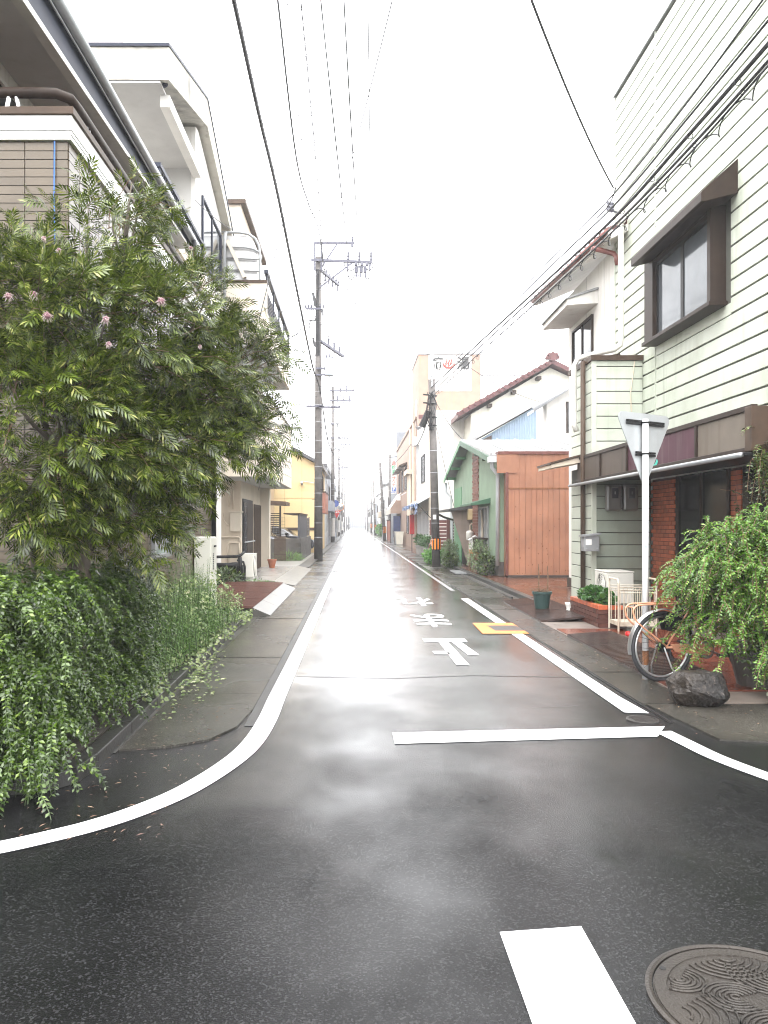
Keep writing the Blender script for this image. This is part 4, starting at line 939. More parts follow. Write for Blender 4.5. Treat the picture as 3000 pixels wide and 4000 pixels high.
MB().box(OX0-.05,OX0+.015,OY-.025,OY+.05,.15,3.0).build('corner_trim', MATS['red_brown_flashing'], os_)
MB().box(OX0,OX1,OY-.03,OY+.4,.091,.16).build('sill', mat('dark_sill', (.05,.04,.035), .5, .2, 6), os_)
# ------------------------------------------------------------------ green house
gn = thing('green_house', 'pale green rendered cottage with a white metal roof and brick chimney strip', 'house', (5.5,26,.09))
green = mat('green_render', (.25,.35,.25), .7, .1, 2, .15, 90, streak=.4, sc=(.2,.24,.17), dirt=.2, dc=(.18,.22,.15))
gx = 4.1
MB().prism([(gx,21.75,.09),(gx,21.75,3.42),(gx,27.2,4.4),(gx,31.8,3.4),(gx,31.8,.09)], (4.5,0,0)).build('wall', green, gn)
MB().box(gx-.04,gx+.3,21.72,23.4,.1,.5).build('block_plinth', blk, gn)
rw = mat('white_metal_roof', (.3,.3,.3), .35, .12, 3, metal=.2, streak=.3, sc=(.35,.3,.25))
ov = .35
mb = MB()
mb.prism([(gx-ov,21.3,3.42),(gx-ov,27.2,4.5),(gx-ov,27.2,4.56),(gx-ov,21.3,3.5)], (5.5,0,0)).prism([(gx-ov,27.201,4.5),(gx-ov,32.2,3.42),(gx-ov,32.2,3.48),(gx-ov,27.201,4.56)], (5.5,0,0))
rf = mb.build('roof', rw, gn)
for k in range(9):
    x = gx-ov+.04+k*.62; MB().slab((x,21.3,3.515),(x,27.2,4.575),.05,.05).build('roof_batten', rw, rf)
gd = mat('dark_green_paint', (.05,.13,.075), .5, .15, 4)
MB().slab((gx-ov-.02,21.3,3.36),(gx-ov-.02,27.2,4.44),.03,.16).build('barge_board', gd, gn); MB().slab((gx-ov-.02,27.2,4.44),(gx-ov-.02,32.2,3.36),.03,.16).build('barge_board', mat('green_paint', (.12,.3,.16), .5, .1, 4), gn)
for y, z in ((28.4,4.05),(29.8,3.76),(31.2,3.46)): MB().box(gx-ov,gx,y,y+.1,z-.08,z+.02).build('rafter_end', MATS['green_paint'], gn)
for y, z in ((22.6,3.5),(24.1,3.78)): MB().box(gx-ov,gx,y,y+.1,z-.06,z+.03).build('rafter_end', gd, gn)
# brick strip
bs2 = MB().box(-.02,0,-.12,.12,-.045,.045).mesh('brick', mat('strip_brick', (.19,.075,.05), .6, .2, 8, rnd=.25))
MB().box(gx-.014,gx,25.35,26.6,.1,4.2).build('brick_backing', mat('pale_mortar', (.34,.28,.24), .8), gn)
for r in range(38):
    for k in range(5):
        y = 25.48+k*.25+(.06 if r%2 else -.06)
        if 25.4 < y < 26.55: piece('brick', bs2, gn, (gx-.014, y, .2+r*.105))
# door canopies, window, pipes
MB().prism([(gx,23.2,2.36),(gx-.6,23.2,2.2),(gx-.6,23.2,2.14),(gx,23.2,2.2)], (0,2.3,0)).build('window_canopy', gd, gn)
MB().prism([(gx,26.6,2.25),(gx-.85,26.6,2.1),(gx-.85,26.6,2.03),(gx,26.6,2.1)], (0,4.8,0)).build('door_canopy', mat('dark_canopy', (.05,.052,.05), .5, .2, 4), gn)
window(gn, 'x', gx, 23.5, 25.2, .75, 2.12, -1, 3, grey_metal, glass_pale)
mb = MB()
for k in range(12): mb.box(gx-.3,gx-.28,23.5+k*.13,23.53+k*.13,.75,1.1)
mb.box(gx-.31,gx-.02,23.45,25.2,1.1,1.15).box(gx-.31,gx-.02,23.45,25.2,.7,.75); mb.build('window_rail', dark_brown, gn)
MB().box(gx-.03,gx+.02,27.2,29.2,.1,2.0).build('door', mat('dark_door', (.035,.025,.035), .5, .2, 5), gn)
MB().prism([(gx-.75,26.9,2.12),(gx-.02,26.9,2.2),(gx-.02,26.9,.1),(gx-.12,26.9,.1)], (0,.12,0)).build('side_screen', mat('taupe_screen', (.25,.2,.17), .6, .1, 4, streak=.4), gn)
MB().box(gx-.02,gx,29.4,31.4,.1,3.0).build('green_boards', MATS['green_paint'], gn)
gpipe = mat('pale_grey_pipe', (.5,.52,.54), .4, .08, 4)
MB().tube([(gx-.28,21.35,3.4),(gx-.28,21.4,3.15),(gx-.1,21.5,2.95),(gx-.08,21.6,2.75),(gx-.08,21.65,.4)], .055, 10).build('downpipe', gpipe, gn, smooth=True); MB().box(gx-.4,gx-.16,21.22,21.46,3.28,3.44).build('rain_hopper', gpipe, gn)
MB().tube([(gx-.3,32.1,3.3),(gx-.28,32.1,2.9),(gx-.1,31.9,2.7),(gx-.06,31.9,.15),(gx-.2,31.0,.1)], .05, 8).build('downpipe', gpipe, gn, smooth=True)
MB().tube([(gx-.04,24.6,2.0),(gx-.06,24.5,2.02),(gx-.06,24.35,1.6),(gx-.05,24.4,1.2),(gx-.05,24.38,.2)], .03, 8).build('cream_hose', pp, gn, smooth=True)
MB().tube([(gx-.85,30.5,2.0),(gx-.5,30.9,1.85),(gx-.1,31.3,1.75)], .045, 8).build('canopy_gutter', brown, gn, smooth=True)
gm_ = thing('gas_meter', 'pale grey gas meter with pipes on the front of the green house', 'gas meter', (3.95,26.2,.3))
MB().lathe([(.1,1.02),(.13,1.06),(.13,1.28),(.1,1.34),(.02,1.36)], (3.92,26.2,0), 14).build('meter', mat('meter_grey', (.55,.54,.5), .4), gm_, smooth=True); MB().tube([(3.9,26.15,.1),(3.9,26.15,1.05)], .025, 8).tube([(3.95,26.3,.1),(3.95,26.3,1.55),(3.98,26.1,1.6)], .022, 8).build('pipes', pp, gm_, smooth=True)
em = thing('electric_meter', 'yellowish electric meter box high on the brick strip of the green house', 'electric meter', (4.0,26.8,1.7)); MB().box(3.93,4.09,26.55,26.95,1.72,2.1).build('case', mat('meter_yellow', (.5,.4,.22), .5), em, bevel=.02)
fb = thing('fire_extinguisher_box', 'white roofed box with an orange base under the window of the green house', 'box', (3.9,24.9,.75)); MB().prism([(3.72,24.75,.75),(4.05,24.75,.75),(4.05,24.75,1.12),(3.885,24.75,1.2),(3.72,24.75,1.05)], (0,.3,0)).build('body', white_paint, fb); MB().box(3.72,4.05,24.74,25.06,.62,.748).build('base', mat('orange_box', (.5,.17,.05), .5), fb); MB().slab((3.68,24.9,1.05),(3.9,24.9,1.2),.36,.02).build('lid', white_paint, fb)
cbk = mat('grey_block', (.25,.245,.23), .7, .2, 5, .3, 50)
for i, (x, y, l) in enumerate(((3.78,22.3,'grey concrete block standing on end by the green house, nearer to the orange shed'),(3.8,23.0,'grey concrete block standing on end by the green house, under the shrub'))): tag(MB().box(x-.09,x+.09,y-.09,y+.09,.1,.42+.05*i).build('concrete_block', cbk, bevel=.01), l, 'concrete block')
# ------------------------------------------------------------------ blue corrugated house, white stucco, red-roofed gable
bl = thing('blue_shed_house', 'pale blue corrugated house behind the green cottage with a white sloping roof', 'house', (7,34,0))
blue = mat('blue_corrugated', (.2,.27,.35), .5, .06, 3, streak=.2, sc=(.4,.42,.44))
by = 34.0; a_, b_ = PY(1018,955,by), PY(1226,832,by)
MB().prism([(a_.x,by,0),(b_.x,by,0),(b_.x,by,b_.z-.1),(a_.x,by,a_.z-.1)], (0,3.0,0)).build('wall', blue, bl)
mb = MB(); q = PY(1062,935,by); x = q.x
while x < b_.x: mb.prism([(x,by,1.6),(x+.05,by-.02,1.6),(x+.1,by,1.6)], (0,0,a_.z-1.75+(b_.z-a_.z)*(x-a_.x)/(b_.x-a_.x))); x += .11
mb.build('corrugation', blue, bl, kind='stuff')
MB().prism([(a_.x+.02,by-.03,a_.z-1.5),(q.x,by-.03,a_.z-1.5),(q.x,by-.03,a_.z+.3),(a_.x+.02,by-.03,a_.z-.12)], (0,.03,0)).build('dark_panel', brown, bl)
MB().slab((a_.x-.15,by+1.45,a_.z-.02),(b_.x+.1,by+1.45,b_.z+.02),3.4,.1,(0,0,1)).build('roof', rw, bl)
ws_ = thing('stucco_house', 'white stucco house with a small grey eave behind the orange shed', 'house', (8,29,0))
sy = 28.5; p, q = PY(1181,950,sy), PY(1262,842,sy)
MB().box(p.x,11,sy,sy+1.6,0,p.z+2.1).build('wall', plaster_white, ws_)
e, f_ = PY(1152,884,sy-.4), PY(1250,822,sy-.4)
MB().slab(e, f_, .9, .16, (0,1,0)).build('eave', grey_metal, ws_) if False else MB().prism([(e.x,sy-.5,e.z),(f_.x,sy-.5,f_.z),(f_.x,sy-.5,f_.z-.12),(e.x,sy-.5,e.z-.12)], (0,1.1,0)).build('eave', grey_metal, ws_)
MB().tube([(e.x-.02,sy-.55,e.z-.02),(f_.x,sy-.55,f_.z-.02)], .09, 8).build('gutter', galv, ws_, smooth=True)
window(ws_, 'y', sy, PY(1223,870,sy).x, PY(1245,870,sy).x, PY(1223,935,sy).z, PY(1223,868,sy).z, -1, 1)
tr_ = thing('tiled_lean_to', 'small roof of pale wavy tiles beside the white stucco house', 'roof', (7.3,27,0)); ty = 26.5
mb = MB(); k0, k1 = PY(1196,976,ty), PY(1262,940,ty+2)
MB().prism([(k0.x,ty,k0.z-.1),(9.4,ty,k0.z-.1),(9.4,ty+2.2,k0.z+.55),(k0.x+.55,ty+2.2,k0.z+.55)], (0,0,-.08)).box(k0.x+.3,9.4,ty+.3,ty+.5,0,k0.z-.25).build('base', grey_metal, tr_)
ptile = MB().tube([(0,-.14,-.035),(0,.14,.035)], .05, 6).mesh('roof_tile', mat('pale_roof_tile', (.42,.43,.45), .35, .2, 9, rnd=.3))
for r in range(8):
    for k in range(16): piece('roof_tile', ptile, tr_, (k0.x+.1+k*.125+r*.06, ty+.14+r*.27, k0.z-.06+r*.081))
rg = thing('red_roof_house', 'cream clad gable house with a dark red tiled roof and round ridge ornament', 'house', (8,39,0))
ry = 38.0; L0, P0, R0 = PY(1004,893,ry), PY(1188,790,ry), PY(1262,826,ry)
clad = mat('cream_cladding', (.66,.64,.55), .6, .05, 3, streak=.2)
MB().prism([(L0.x+.3,ry,0),(R0.x+2,ry,0),(R0.x+2,ry,R0.z-1.0),(P0.x,ry,P0.z-.1),(L0.x+.3,ry,L0.z-.05)], (0,7,0)).build('wall', clad, rg)
mb = MB(); x = L0.x+.5
while x < R0.x: zt_ = (L0.z+(P0.z-L0.z)*(x-L0.x)/(P0.x-L0.x) if x < P0.x else P0.z-(P0.z-R0.z)*(x-P0.x)/(R0.x-P0.x))-.35; mb.box(x,x+.06,ry-.02,ry,zt_-2.4,zt_); x += .33
mb.build('cladding_batten', clad, rg, kind='stuff')
dred = mat('dark_red_tile', (.085,.02,.02), .4, .2, 6)
D = Vector((0,8,0))
for (p, q) in ((L0-Vector((.4,.5,.25)), P0-Vector((0,.5,0))), (P0-Vector((0,.5,0)), R0+Vector((2,-.5,-1.0)))):
    MB().prism([p, q, q+Vector((0,0,.24)), p+Vector((0,0,.24))], D).build('roof', dred, rg)
for k in range(16):
    p = (L0-Vector((.4,.56,.08))).lerp(P0-Vector((0,.56,-.18)), k/16); MB().lathe([(.09,p.y-.03),(.09,p.y+.3)], (p.x,0,p.z), 8, 'y').build('edge_tile', dred, rg)
oc = P0+Vector((0,-.6,.42)); mb = MB()
for a in range(0, 181, 45): mb.lathe([(.1,oc.y),(.1,oc.y+.25)], (oc.x+.24*math.cos(math.radians(a)),0,oc.z+.17*math.sin(math.radians(a))-.12), 10, 'y')
mb.lathe([(.2,oc.y-.02),(.2,oc.y+.28)], (oc.x,0,oc.z-.1), 14, 'y'); mb.build('ridge_ornament', dred, rg)
for u, v in ((930,1580),(1230,1350)):
    pass
for u, v in ((901.5,0),): pass
for f in (.28,.56,.85):
    p = L0.lerp(P0, f)-Vector((0,.2,.32)); MB().box(p.x-.1,p.x+.1,ry-.45,ry,p.z-.08,p.z+.08).build('purlin_end', dark_brown, rg)
# ------------------------------------------------------------------ bath house tower and white building
bt_ = thing('bath_house', 'pink rendered public bath tower with painted bath sign above the white building', 'building', (8,52,0))
pink = mat('pink_render', (.31,.215,.165), .75, .07, 2, .1, 60, streak=.5, sc=(.5,.25,.12), dirt=.15, dc=(.45,.3,.2))
ty = 47.6; tx0, tx1 = PY(904,800,ty).x, PY(1038,800,ty).x; tz = PY(904,766,ty).z
MB().box(tx0,tx1,ty,ty+5,0,tz).build('tower', pink, bt_); MB().box(tx0-.05,tx1+.05,ty-.06,ty+5.05,tz+.001,tz+.12).build('coping', grey_metal, bt_)
bx0, bx1 = PY(926,800,ty).x, PY(1018,800,ty).x; bz0, bz1 = PY(900,845,ty).z, PY(900,768,ty).z
sb = MB().box(bx0,bx1,ty-.03,ty-.001,bz0,bz1).build('sign_panel', white_paint, bt_)
ink = mat('black_sign_paint', (.03,.03,.03), .5); redp = mat('red_sign_paint', (.55,.05,.03), .5)
for ch, u, m_ in (('楠',943,ink),('湯',1001,ink)):
    p = PY(u, 786.5, ty-.05); place_text(text_mesh(ch, .82, m_, .005, .025), 'sign_lettering', sb, p, (RX,0,0))
p = PY(969.5, 785.5, ty-.05); o3 = MB()
o3.torus((p.x,p.y,p.z+.1), .36, .06, 20, 6, 'y', math.pi*1.08, math.pi*1.92)
for k in (-1,0,1): o3.tube([Vector((p.x+k*.15,p.y,p.z-.14+abs(k)*.03)),Vector((p.x+k*.15-.04,p.y,p.z+.02)),Vector((p.x+k*.15+.04,p.y,p.z+.18)),Vector((p.x+k*.15-.01,p.y,p.z+.36-abs(k)*.07))], [.03,.05,.045,.02], 6)
o3.build('bath_symbol', redp, sb)
mb = MB(); mb.box(tx0-.012,tx0,48.6,49.6,tz-4.3,tz-2.6); mb.build('side_window', glass, bt_)
lz = PY(1000,896,ty).z; MB().box(tx1,tx1+6,ty+.5,ty+5,0,PY(1040,862,ty).z-.35).build('annex', pink, bt_); MB().box(tx1,tx1+6,ty+.4,ty+5,PY(1040,862,ty).z-.349,PY(1040,862,ty).z-.2).build('annex_coping', grey_metal, bt_)
ar = MB(); zr = PY(1040,803,ty).z; zr2 = PY(1040,860,ty).z
ar.tube([(tx1,ty+1,zr),(tx1+6,ty+1,zr)], .07, 6).tube([(tx1,ty+1,zr2+.4),(tx1+6,ty+1,zr2+.4)], .04, 6)
for k in range(4): ar.tube([(tx1+1.3*k+1,ty+1,zr2-.4),(tx1+1.3*k+1,ty+1,zr)], .04, 6)
ar.build('roof_rail', galv, bt_)
for u in (936,): MB().tube([PY(1035,870,ty-.1),PY(1035,905,ty-.1)], .12, 8).tube([PY(1048,868,ty+.3),PY(1048,905,ty+.3)], .1, 8).build('pipe', gpipe, bt_)
MB().box(tx0,tx1,ty-.04,ty-.001,lz-.25,lz).build('red_band', dred, bt_)
wb = thing('white_building', 'plain white rendered two storey building with roller shutters next to the bath tower', 'building', (6,44,0))
vx = 3.9
MB().box(vx,9,40.3,47.55,0,PY(927,886,40.3).z).build('wall', plaster_white, wb)
MB().box(vx-.03,vx+.12,40.26,40.42,1.8,7.7).build('corner_trim', plaster_cream, wb)
window(wb, 'x', vx, 42.6, 44.8, 3.95, 5.5, -1, 3, black, glass_pale, .05)
for y in (40.55,43.0,45.3):
    s = MB().box(vx-.02,vx-.002,y,y+2.2,.05,2.3).build('roller_shutter', mat('shutter_grey', (.38,.39,.41), .5, .08, 3, streak=.3), wb)
    for k in range(16): MB().box(vx-.04,vx-.0205,y+.03,y+2.17,.1+k*.136,.2+k*.136).build('shutter_slat', MATS['shutter_grey'], s)
MB().box(vx+.02,9,40.27,40.299,1.75,1.82).build('wall_ledge', grey_metal, wb)
MB().tube([(vx-.08,46.9,6.9),(vx-.08,46.9,2.6)], .06, 8).build('downpipe', gpipe, wb); MB().box(vx-.3,vx-.01,46.6,47.2,6.4,6.9).build('rain_hopper', plaster_white, wb)
tp = thing('tarp_awning', 'torn blue tarpaulin hanging over a bent awning frame on the white building', 'awning', (3.6,45,2.5))
tarp = mat('blue_tarp', (.07,.16,.36), .45, .35, 3, .4, 12, dirt=.7, dc=(.4,.43,.47))
awn = mat('pale_awning', (.55,.55,.53), .5, .1, 3)
MB().prism([(vx,39.4,3.05),(vx-.65,39.4,2.66),(vx-.65,39.4,2.63),(vx,39.4,3.0)], (0,12.5,0)).build('awning_sheet', awn, tp)
mb = MB(); vs = []
for i in range(40):
    for j in range(7):
        y = 39.2+i*.32; hh = .25+.28*mn.noise(Vector((i*.33,0,5)))+ (.35 if i < 6 else 0)
        vs.append((vx-.7+.06*mn.noise(Vector((i*.7,j*.9,1))), y+.06*mn.noise(Vector((i*.5,j,2))), 2.72-hh*j/6+.05*mn.noise(Vector((i*.6,j*.5,3)))))
mb.add(vs, [(i*7+j,(i+1)*7+j,(i+1)*7+j+1,i*7+j+1) for i in range(39) for j in range(6) if mn.noise(Vector((i*.45,j*.5,9))) < .33])
mb.build('tarp', tarp, tp); MB().tube([(vx-.66,39.4,2.6),(vx-.66,51.8,2.6)], .03, 6).tube([(vx-.66,39.5,2.6),(vx,39.5,1.9)], .025, 6).build('frame', black, tp)
# ------------------------------------------------------------------ fence, gate beside the green house
rf_ = thing('slatted_fence', 'reddish brown horizontal slatted fence behind the striped pole', 'fence', (4.1,36,0))
rfm = mat('red_brown_slat', (.12,.04,.035), .5, .15, 6)
for k in range(10): MB().box(3.5,4.6,36,36.03,.15+k*.165,.28+k*.165).build('slat', rfm, rf_)
for x in (3.52,4.4): MB().box(x,x+.07,36.031,36.09,0.08,1.78).build('post', rfm, rf_)
gt = thing('slatted_gate', 'dark brown gate with narrow slots beside the green house', 'gate', (4.05,32.8,0))
gx0, gx1 = 4.02, 4.5
for k in range(9): MB().box(gx0,gx1,32.6,32.63,.72+k*.125,.82+k*.125).build('slat', wood_dark, gt)
MB().box(gx0,gx1,32.6,32.63,.08,.69).build('lower_panel', wood_dark, gt); MB().box(gx0-.12,gx0-.001,32.6,32.68,.08,1.85).build('post', rfm, gt)
# ------------------------------------------------------------------ pink shop row
pk_ = thing('pink_shophouse', 'long faded pink shophouse with small window hoods and a red sign', 'building', (6,60,0))
MB().box(vx,9,48.9,71,0,8.25).build('wall', pink, pk_); MB().box(vx-.08,9,48.8,71,8.251,8.45).build('coping', pink, pk_)
for y in (50.2,53.2): MB().box(vx-.12,vx-.001,y,y+.35,2.5,8.2).build('pilaster', plaster_cream, pk_)
for y in (57.5,61.5,65.5):
    window(pk_, 'x', vx, y, y+2.2, 4.2, 5.9, -1, 2, dark_brown, glass); MB().prism([(vx,y-.3,6.25),(vx-.6,y-.3,6.0),(vx-.6,y-.3,5.9),(vx,y-.3,6.05)], (0,2.8,0)).build('window_hood', brown, pk_)
for y in (51.5,55.5): window(pk_, 'x', vx, y, y+1.8, .9, 2.3, -1, 1, dark_brown, glass_pale)
for y, l in ((52.4,2.8),(53.4,3.0),(54.4,2.9)): MB().tube([(vx-.1,y,2.2),(vx-.1,y,5.0)], .09, 8).build('vent_pipe', plaster_cream, pk_)
MB().box(vx-.4,vx-.02,52,55,5.0,5.3).build('vent_duct', plaster_cream, pk_)
rs_ = thing('red_sign', 'tall narrow red signboard on the pink shophouse wall', 'sign', (3.7,50,.9)); MB().box(3.55,3.85,49.6,49.75,.95,2.2).build('panel', mat('red_sign', (.6,.02,.03), .35), rs_); MB().tube([(3.7,49.76,0),(3.7,49.76,.95)], .03, 6).build('leg', black, rs_)
fl = thing('floodlight', 'white floodlight on a bracket on the pink shophouse', 'lamp', (3.4,58,3.6)); MB().box(3.2,3.45,58,58.3,3.4,3.7).build('head', white_paint, fl); MB().tube([(3.35,58.15,3.7),(vx,58.15,4.0)], .03, 6).build('arm', galv, fl)
aw = thing('shop_awning', 'faded beige shop awning with a navy curtain beneath', 'awning', (3.3,69,2.4))
MB().prism([(vx,64.5,4.3),(2.95,64.5,2.9),(2.95,64.5,2.45),(3.0,64.5,2.45),(3.0,64.5,2.85),(vx,64.5,4.2)], (0,7.5,0)).build('cover', mat('beige_awning', (.6,.55,.48), .6, .1, 3, streak=.3), aw); MB().prism([(vx,64.45,4.25),(3.0,64.45,2.9),(3.0,64.45,2.5),(vx,64.45,2.5)], (0,.04,0)).build('side_cloth', pink, aw)
for y in (64.6,71.5): MB().tube([(3.0,y,0),(3.0,y,2.5)], .03, 6).build('post', dark_brown, aw)
nr = thing('shop_curtain', 'navy blue cloth curtain hanging under the beige awning', 'curtain', (3.5,64.7,.4)); MB().box(3.25,3.85,64.7,64.72,.5,2.3).build('cloth', mat('navy_cloth', (.02,.035,.12), .8, .2, 4), nr)
for i, (y, m_, l) in enumerate(((61.5,brown,'brown'),(60.2,grey_metal,'grey'),(58.6,MATS['cream_cladding'],'cream'))):
    MBb = MB().prism([(3.2,y,.05),(3.65,y,.05),(3.72,y,.95),(3.12,y,.95)], (0,.6,0)).box(3.1,3.74,y-.02,y+.62,.951,1.02); tag(MBb.build('litter_bin', m_), l+' plastic bin standing by the pink shophouse', 'bin', 'bins by the pink shophouse')
# ------------------------------------------------------------------ grey tower with the vertical bath sign
gt_ = thing('grey_building', 'tall grey building carrying a vertical white bath sign', 'building', (6,77,0))
gry = mat('blue_grey_panel', (.15,.165,.19), .55, .08, 3, streak=.2)
MB().box(vx,6.2,71.5,83,0,10.2).build('wall', gry, gt_); MB().box(4.4,6.2,71.45,71.5,6,9.6).build('recess', navy, gt_)
vs_ = thing('bath_sign', 'vertical white bath and sauna sign with a blue parking square', 'sign', (3.55,71,4.5))
q0, q1 = PY(844.5,994,71), PY(856.5,1066,71)
vb_ = MB().box(q0.x,q1.x,70.95,71.1,q1.z,q0.z).build('panel', white_paint, vs_)
for k in (0,1): MB().box(q1.x,vx+.05,71.0,71.06,q1.z+.5+k*1.9,q1.z+.56+k*1.9).build('bracket', galv, vs_)
grn = mat('green_sign_paint', (.05,.4,.2), .5); pkp = mat('pink_sign_paint', (.6,.16,.13), .5); blp = mat('blue_sign_paint', (.02,.1,.4), .5)
cx = (q0.x+q1.x)/2
o3 = MB(); zz = q0.z-.28; o3.torus((cx,70.93,zz), .17, .03, 14, 5, 'y', math.pi*1.05, math.pi*1.95)
for k in (-1,0,1): o3.tube([(cx+k*.08,70.93,zz-.08),(cx+k*.08-.03,70.93,zz+.05),(cx+k*.08+.02,70.93,zz+.2)], .022, 5)
o3.build('bath_symbol', redp, vb_)
for ch, m_, z_, s_ in (('楠',grn,.72,.4),('湯',grn,1.12,.4),('・',pkp,1.42,.3),('サ',pkp,1.7,.4),('ウ',pkp,2.02,.36),('ナ',pkp,2.34,.36)):
    place_text(text_mesh(ch, s_, m_, .004, .008), 'sign_lettering', vb_, (cx,70.93,q0.z-z_), (RX,0,0))
MB().box(cx-.18,cx+.2,70.93,70.949,q1.z+.2,q1.z+.56).build('parking_square', blp, vb_); place_text(text_mesh('P', .42, white_paint, .004, .01), 'sign_lettering', vb_, (cx,70.92,q1.z+.38), (RX,0,0)); place_text(text_mesh('駐車有り', .13, blp, .002, .003), 'sign_lettering', vb_, (cx,70.94,q1.z+.1), (RX,0,0))
# ------------------------------------------------------------------ houses further along both sides
def far_house(label, x, y0, y1, h, wall, side, roofm, ridge=1.3, balcony=False, depth=6, roof='gable'):
    t = thing('terraced_house', label, 'house', (x+side*depth/2,(y0+y1)/2,0)); xo = x+side*depth
    MB().box(x,xo,y0,y1,0,h).build('wall', wall, t)
    e = .35
    if roof == 'gable': MB().prism([(x-side*e,y0-.2,h-.1),(x+side*depth/2,y0-.2,h+ridge),(xo,y0-.2,h-.1)], (0,y1-y0+.4,0)).build('roof', roofm, t)
    elif roof == 'cross': MB().prism([(x-side*e,y0-.3,h-.02),(x-side*e,(y0+y1)/2,h+ridge),(x-side*e,y1+.3,h-.02)], (side*(depth+e),0,0)).build('roof', roofm, t)
    else: MB().box(x-side*.1,xo,y0-.05,y1+.05,h+.001,h+.25).build('roof', roofm, t)
    n = max(1, int((y1-y0)/4)); st = (y1-y0)/n
    for k in range(n):
        a = y0+st*k+st*.25; b = a+st*.5
        if h > 4.6: window(t, 'x', x, a, b, 3.6, 4.8, -side, 2, dark_brown, glass, .07)
        window(t, 'x', x, a, b, .5 if k%2 else 1.0, 2.2, -side, 2, grey_metal, glass, .07)
    if h > 4.6: window(t, 'y', y0, *(sorted((x+side*1.0, x+side*2.2))), 3.7, 4.7, -1, 1, dark_brown, glass, .07)
    if balcony: MB().box(*sorted((x-side*.5,x-side*.001)),y0+st*.1,y1-st*.1,2.6,3.4).build('balcony', wall, t)
    MB().tube([(x-side*.08,y0+.15,0),(x-side*.08,y0+.15,h)], .06, 6).build('downpipe', gpipe, t)
    return t
cl = dict(a=mat('far_white', (.75,.74,.72), .7, .05), b=mat('far_grey', (.42,.4,.38), .7, .08), c=mat('far_bluegrey', (.32,.35,.4), .7, .06), d=mat('far_tan', (.45,.38,.3), .7, .06), e=mat('far_yellow', (.6,.48,.28), .7, .06), f=mat('far_brown', (.2,.13,.1), .7, .1))
for a in ((-2.2,58,68,5.9,'c',1.5,'pale blue grey house next beyond the yellow house','flat',True),(-2.1,52,56.5,5.0,'a',1.2,'small white house right behind the yellow house','gable',False),(-2.3,71,80,6.3,'a',1.3,'white house beyond the second utility pole','cross',True),(-2.5,83,92,5.6,'e',1.3,'faded yellow house far along on the left','gable',False),(-2.6,95,108,6.6,'c',1.3,'blue grey house far along on the left','flat',True),(-2.7,112,126,5.6,'d',1.3,'tan house far along on the left','gable',False),(-2.8,130,146,6.4,'a',1.4,'white house far down the left side near the end','cross',False),(-3,150,175,6.0,'b',1.3,'grey house at the misty far end on the left','gable',False),(-3,180,215,5.6,'a',1.3,'pale house at the very end on the left','gable',False)):
    far_house(a[6], a[0], a[1], a[2], a[3], cl[a[4]], -1, roof_tile, a[5], a[8], 7, a[7])
for a in ((4.0,85,93,6.3,'b',1.2,'grey brown two storey house beyond the grey building','gable',True),(3.9,95,104,6.6,'a',1.2,'white house with dark windows beyond the grey brown house','cross',False),(3.9,106,117,5.4,'d',1.2,'tan house far along on the right','gable',True),(3.8,120,132,6.4,'a',1.3,'white house far along on the right','gable',False),(3.8,135,150,5.2,'c',1.3,'blue grey house far along on the right','cross',False),(3.8,154,175,6,'a',1.3,'white house at the misty far end on the right','gable',False),(3.8,180,215,5.4,'b',1.3,'grey house at the very end on the right','gable',False)):
    far_house(a[6], a[0], a[1], a[2], a[3], cl[a[4]], 1, roof_tile, a[5], a[8], 7, a[7])
rbw = thing('brick_wall', 'low red brown wall beside the second striped pole', 'wall', (3.7,84,0)); MB().box(3.5,5.5,83.6,83.8,0,2.0).build('panel', red_b, rbw); MB().box(3.45,5.5,83.55,83.85,2.001,2.08).build('coping', brown, rbw)
eg = thing('end_gate', 'blue grey steel gate closing the far end of the street', 'gate', (-.5,335,0))
for k in range(10): MB().box(-4+k*.9,-3.15+k*.9,335,335.1,0,5).build('panel', gry, eg)
for k, (x, y, h) in enumerate(((-9,300,9),(9,290,10),(-8,240,7),(8,235,8))): far_house(['pale block closing the street at the left end','pale block closing the street at the right end','grey house before the end block on the left','grey house before the end block on the right'][k], x*.55, y, y+30, h, cl['abac'[k]], (1 if x > 0 else -1), roof_tile, 1.2, False, 8, 'flat')
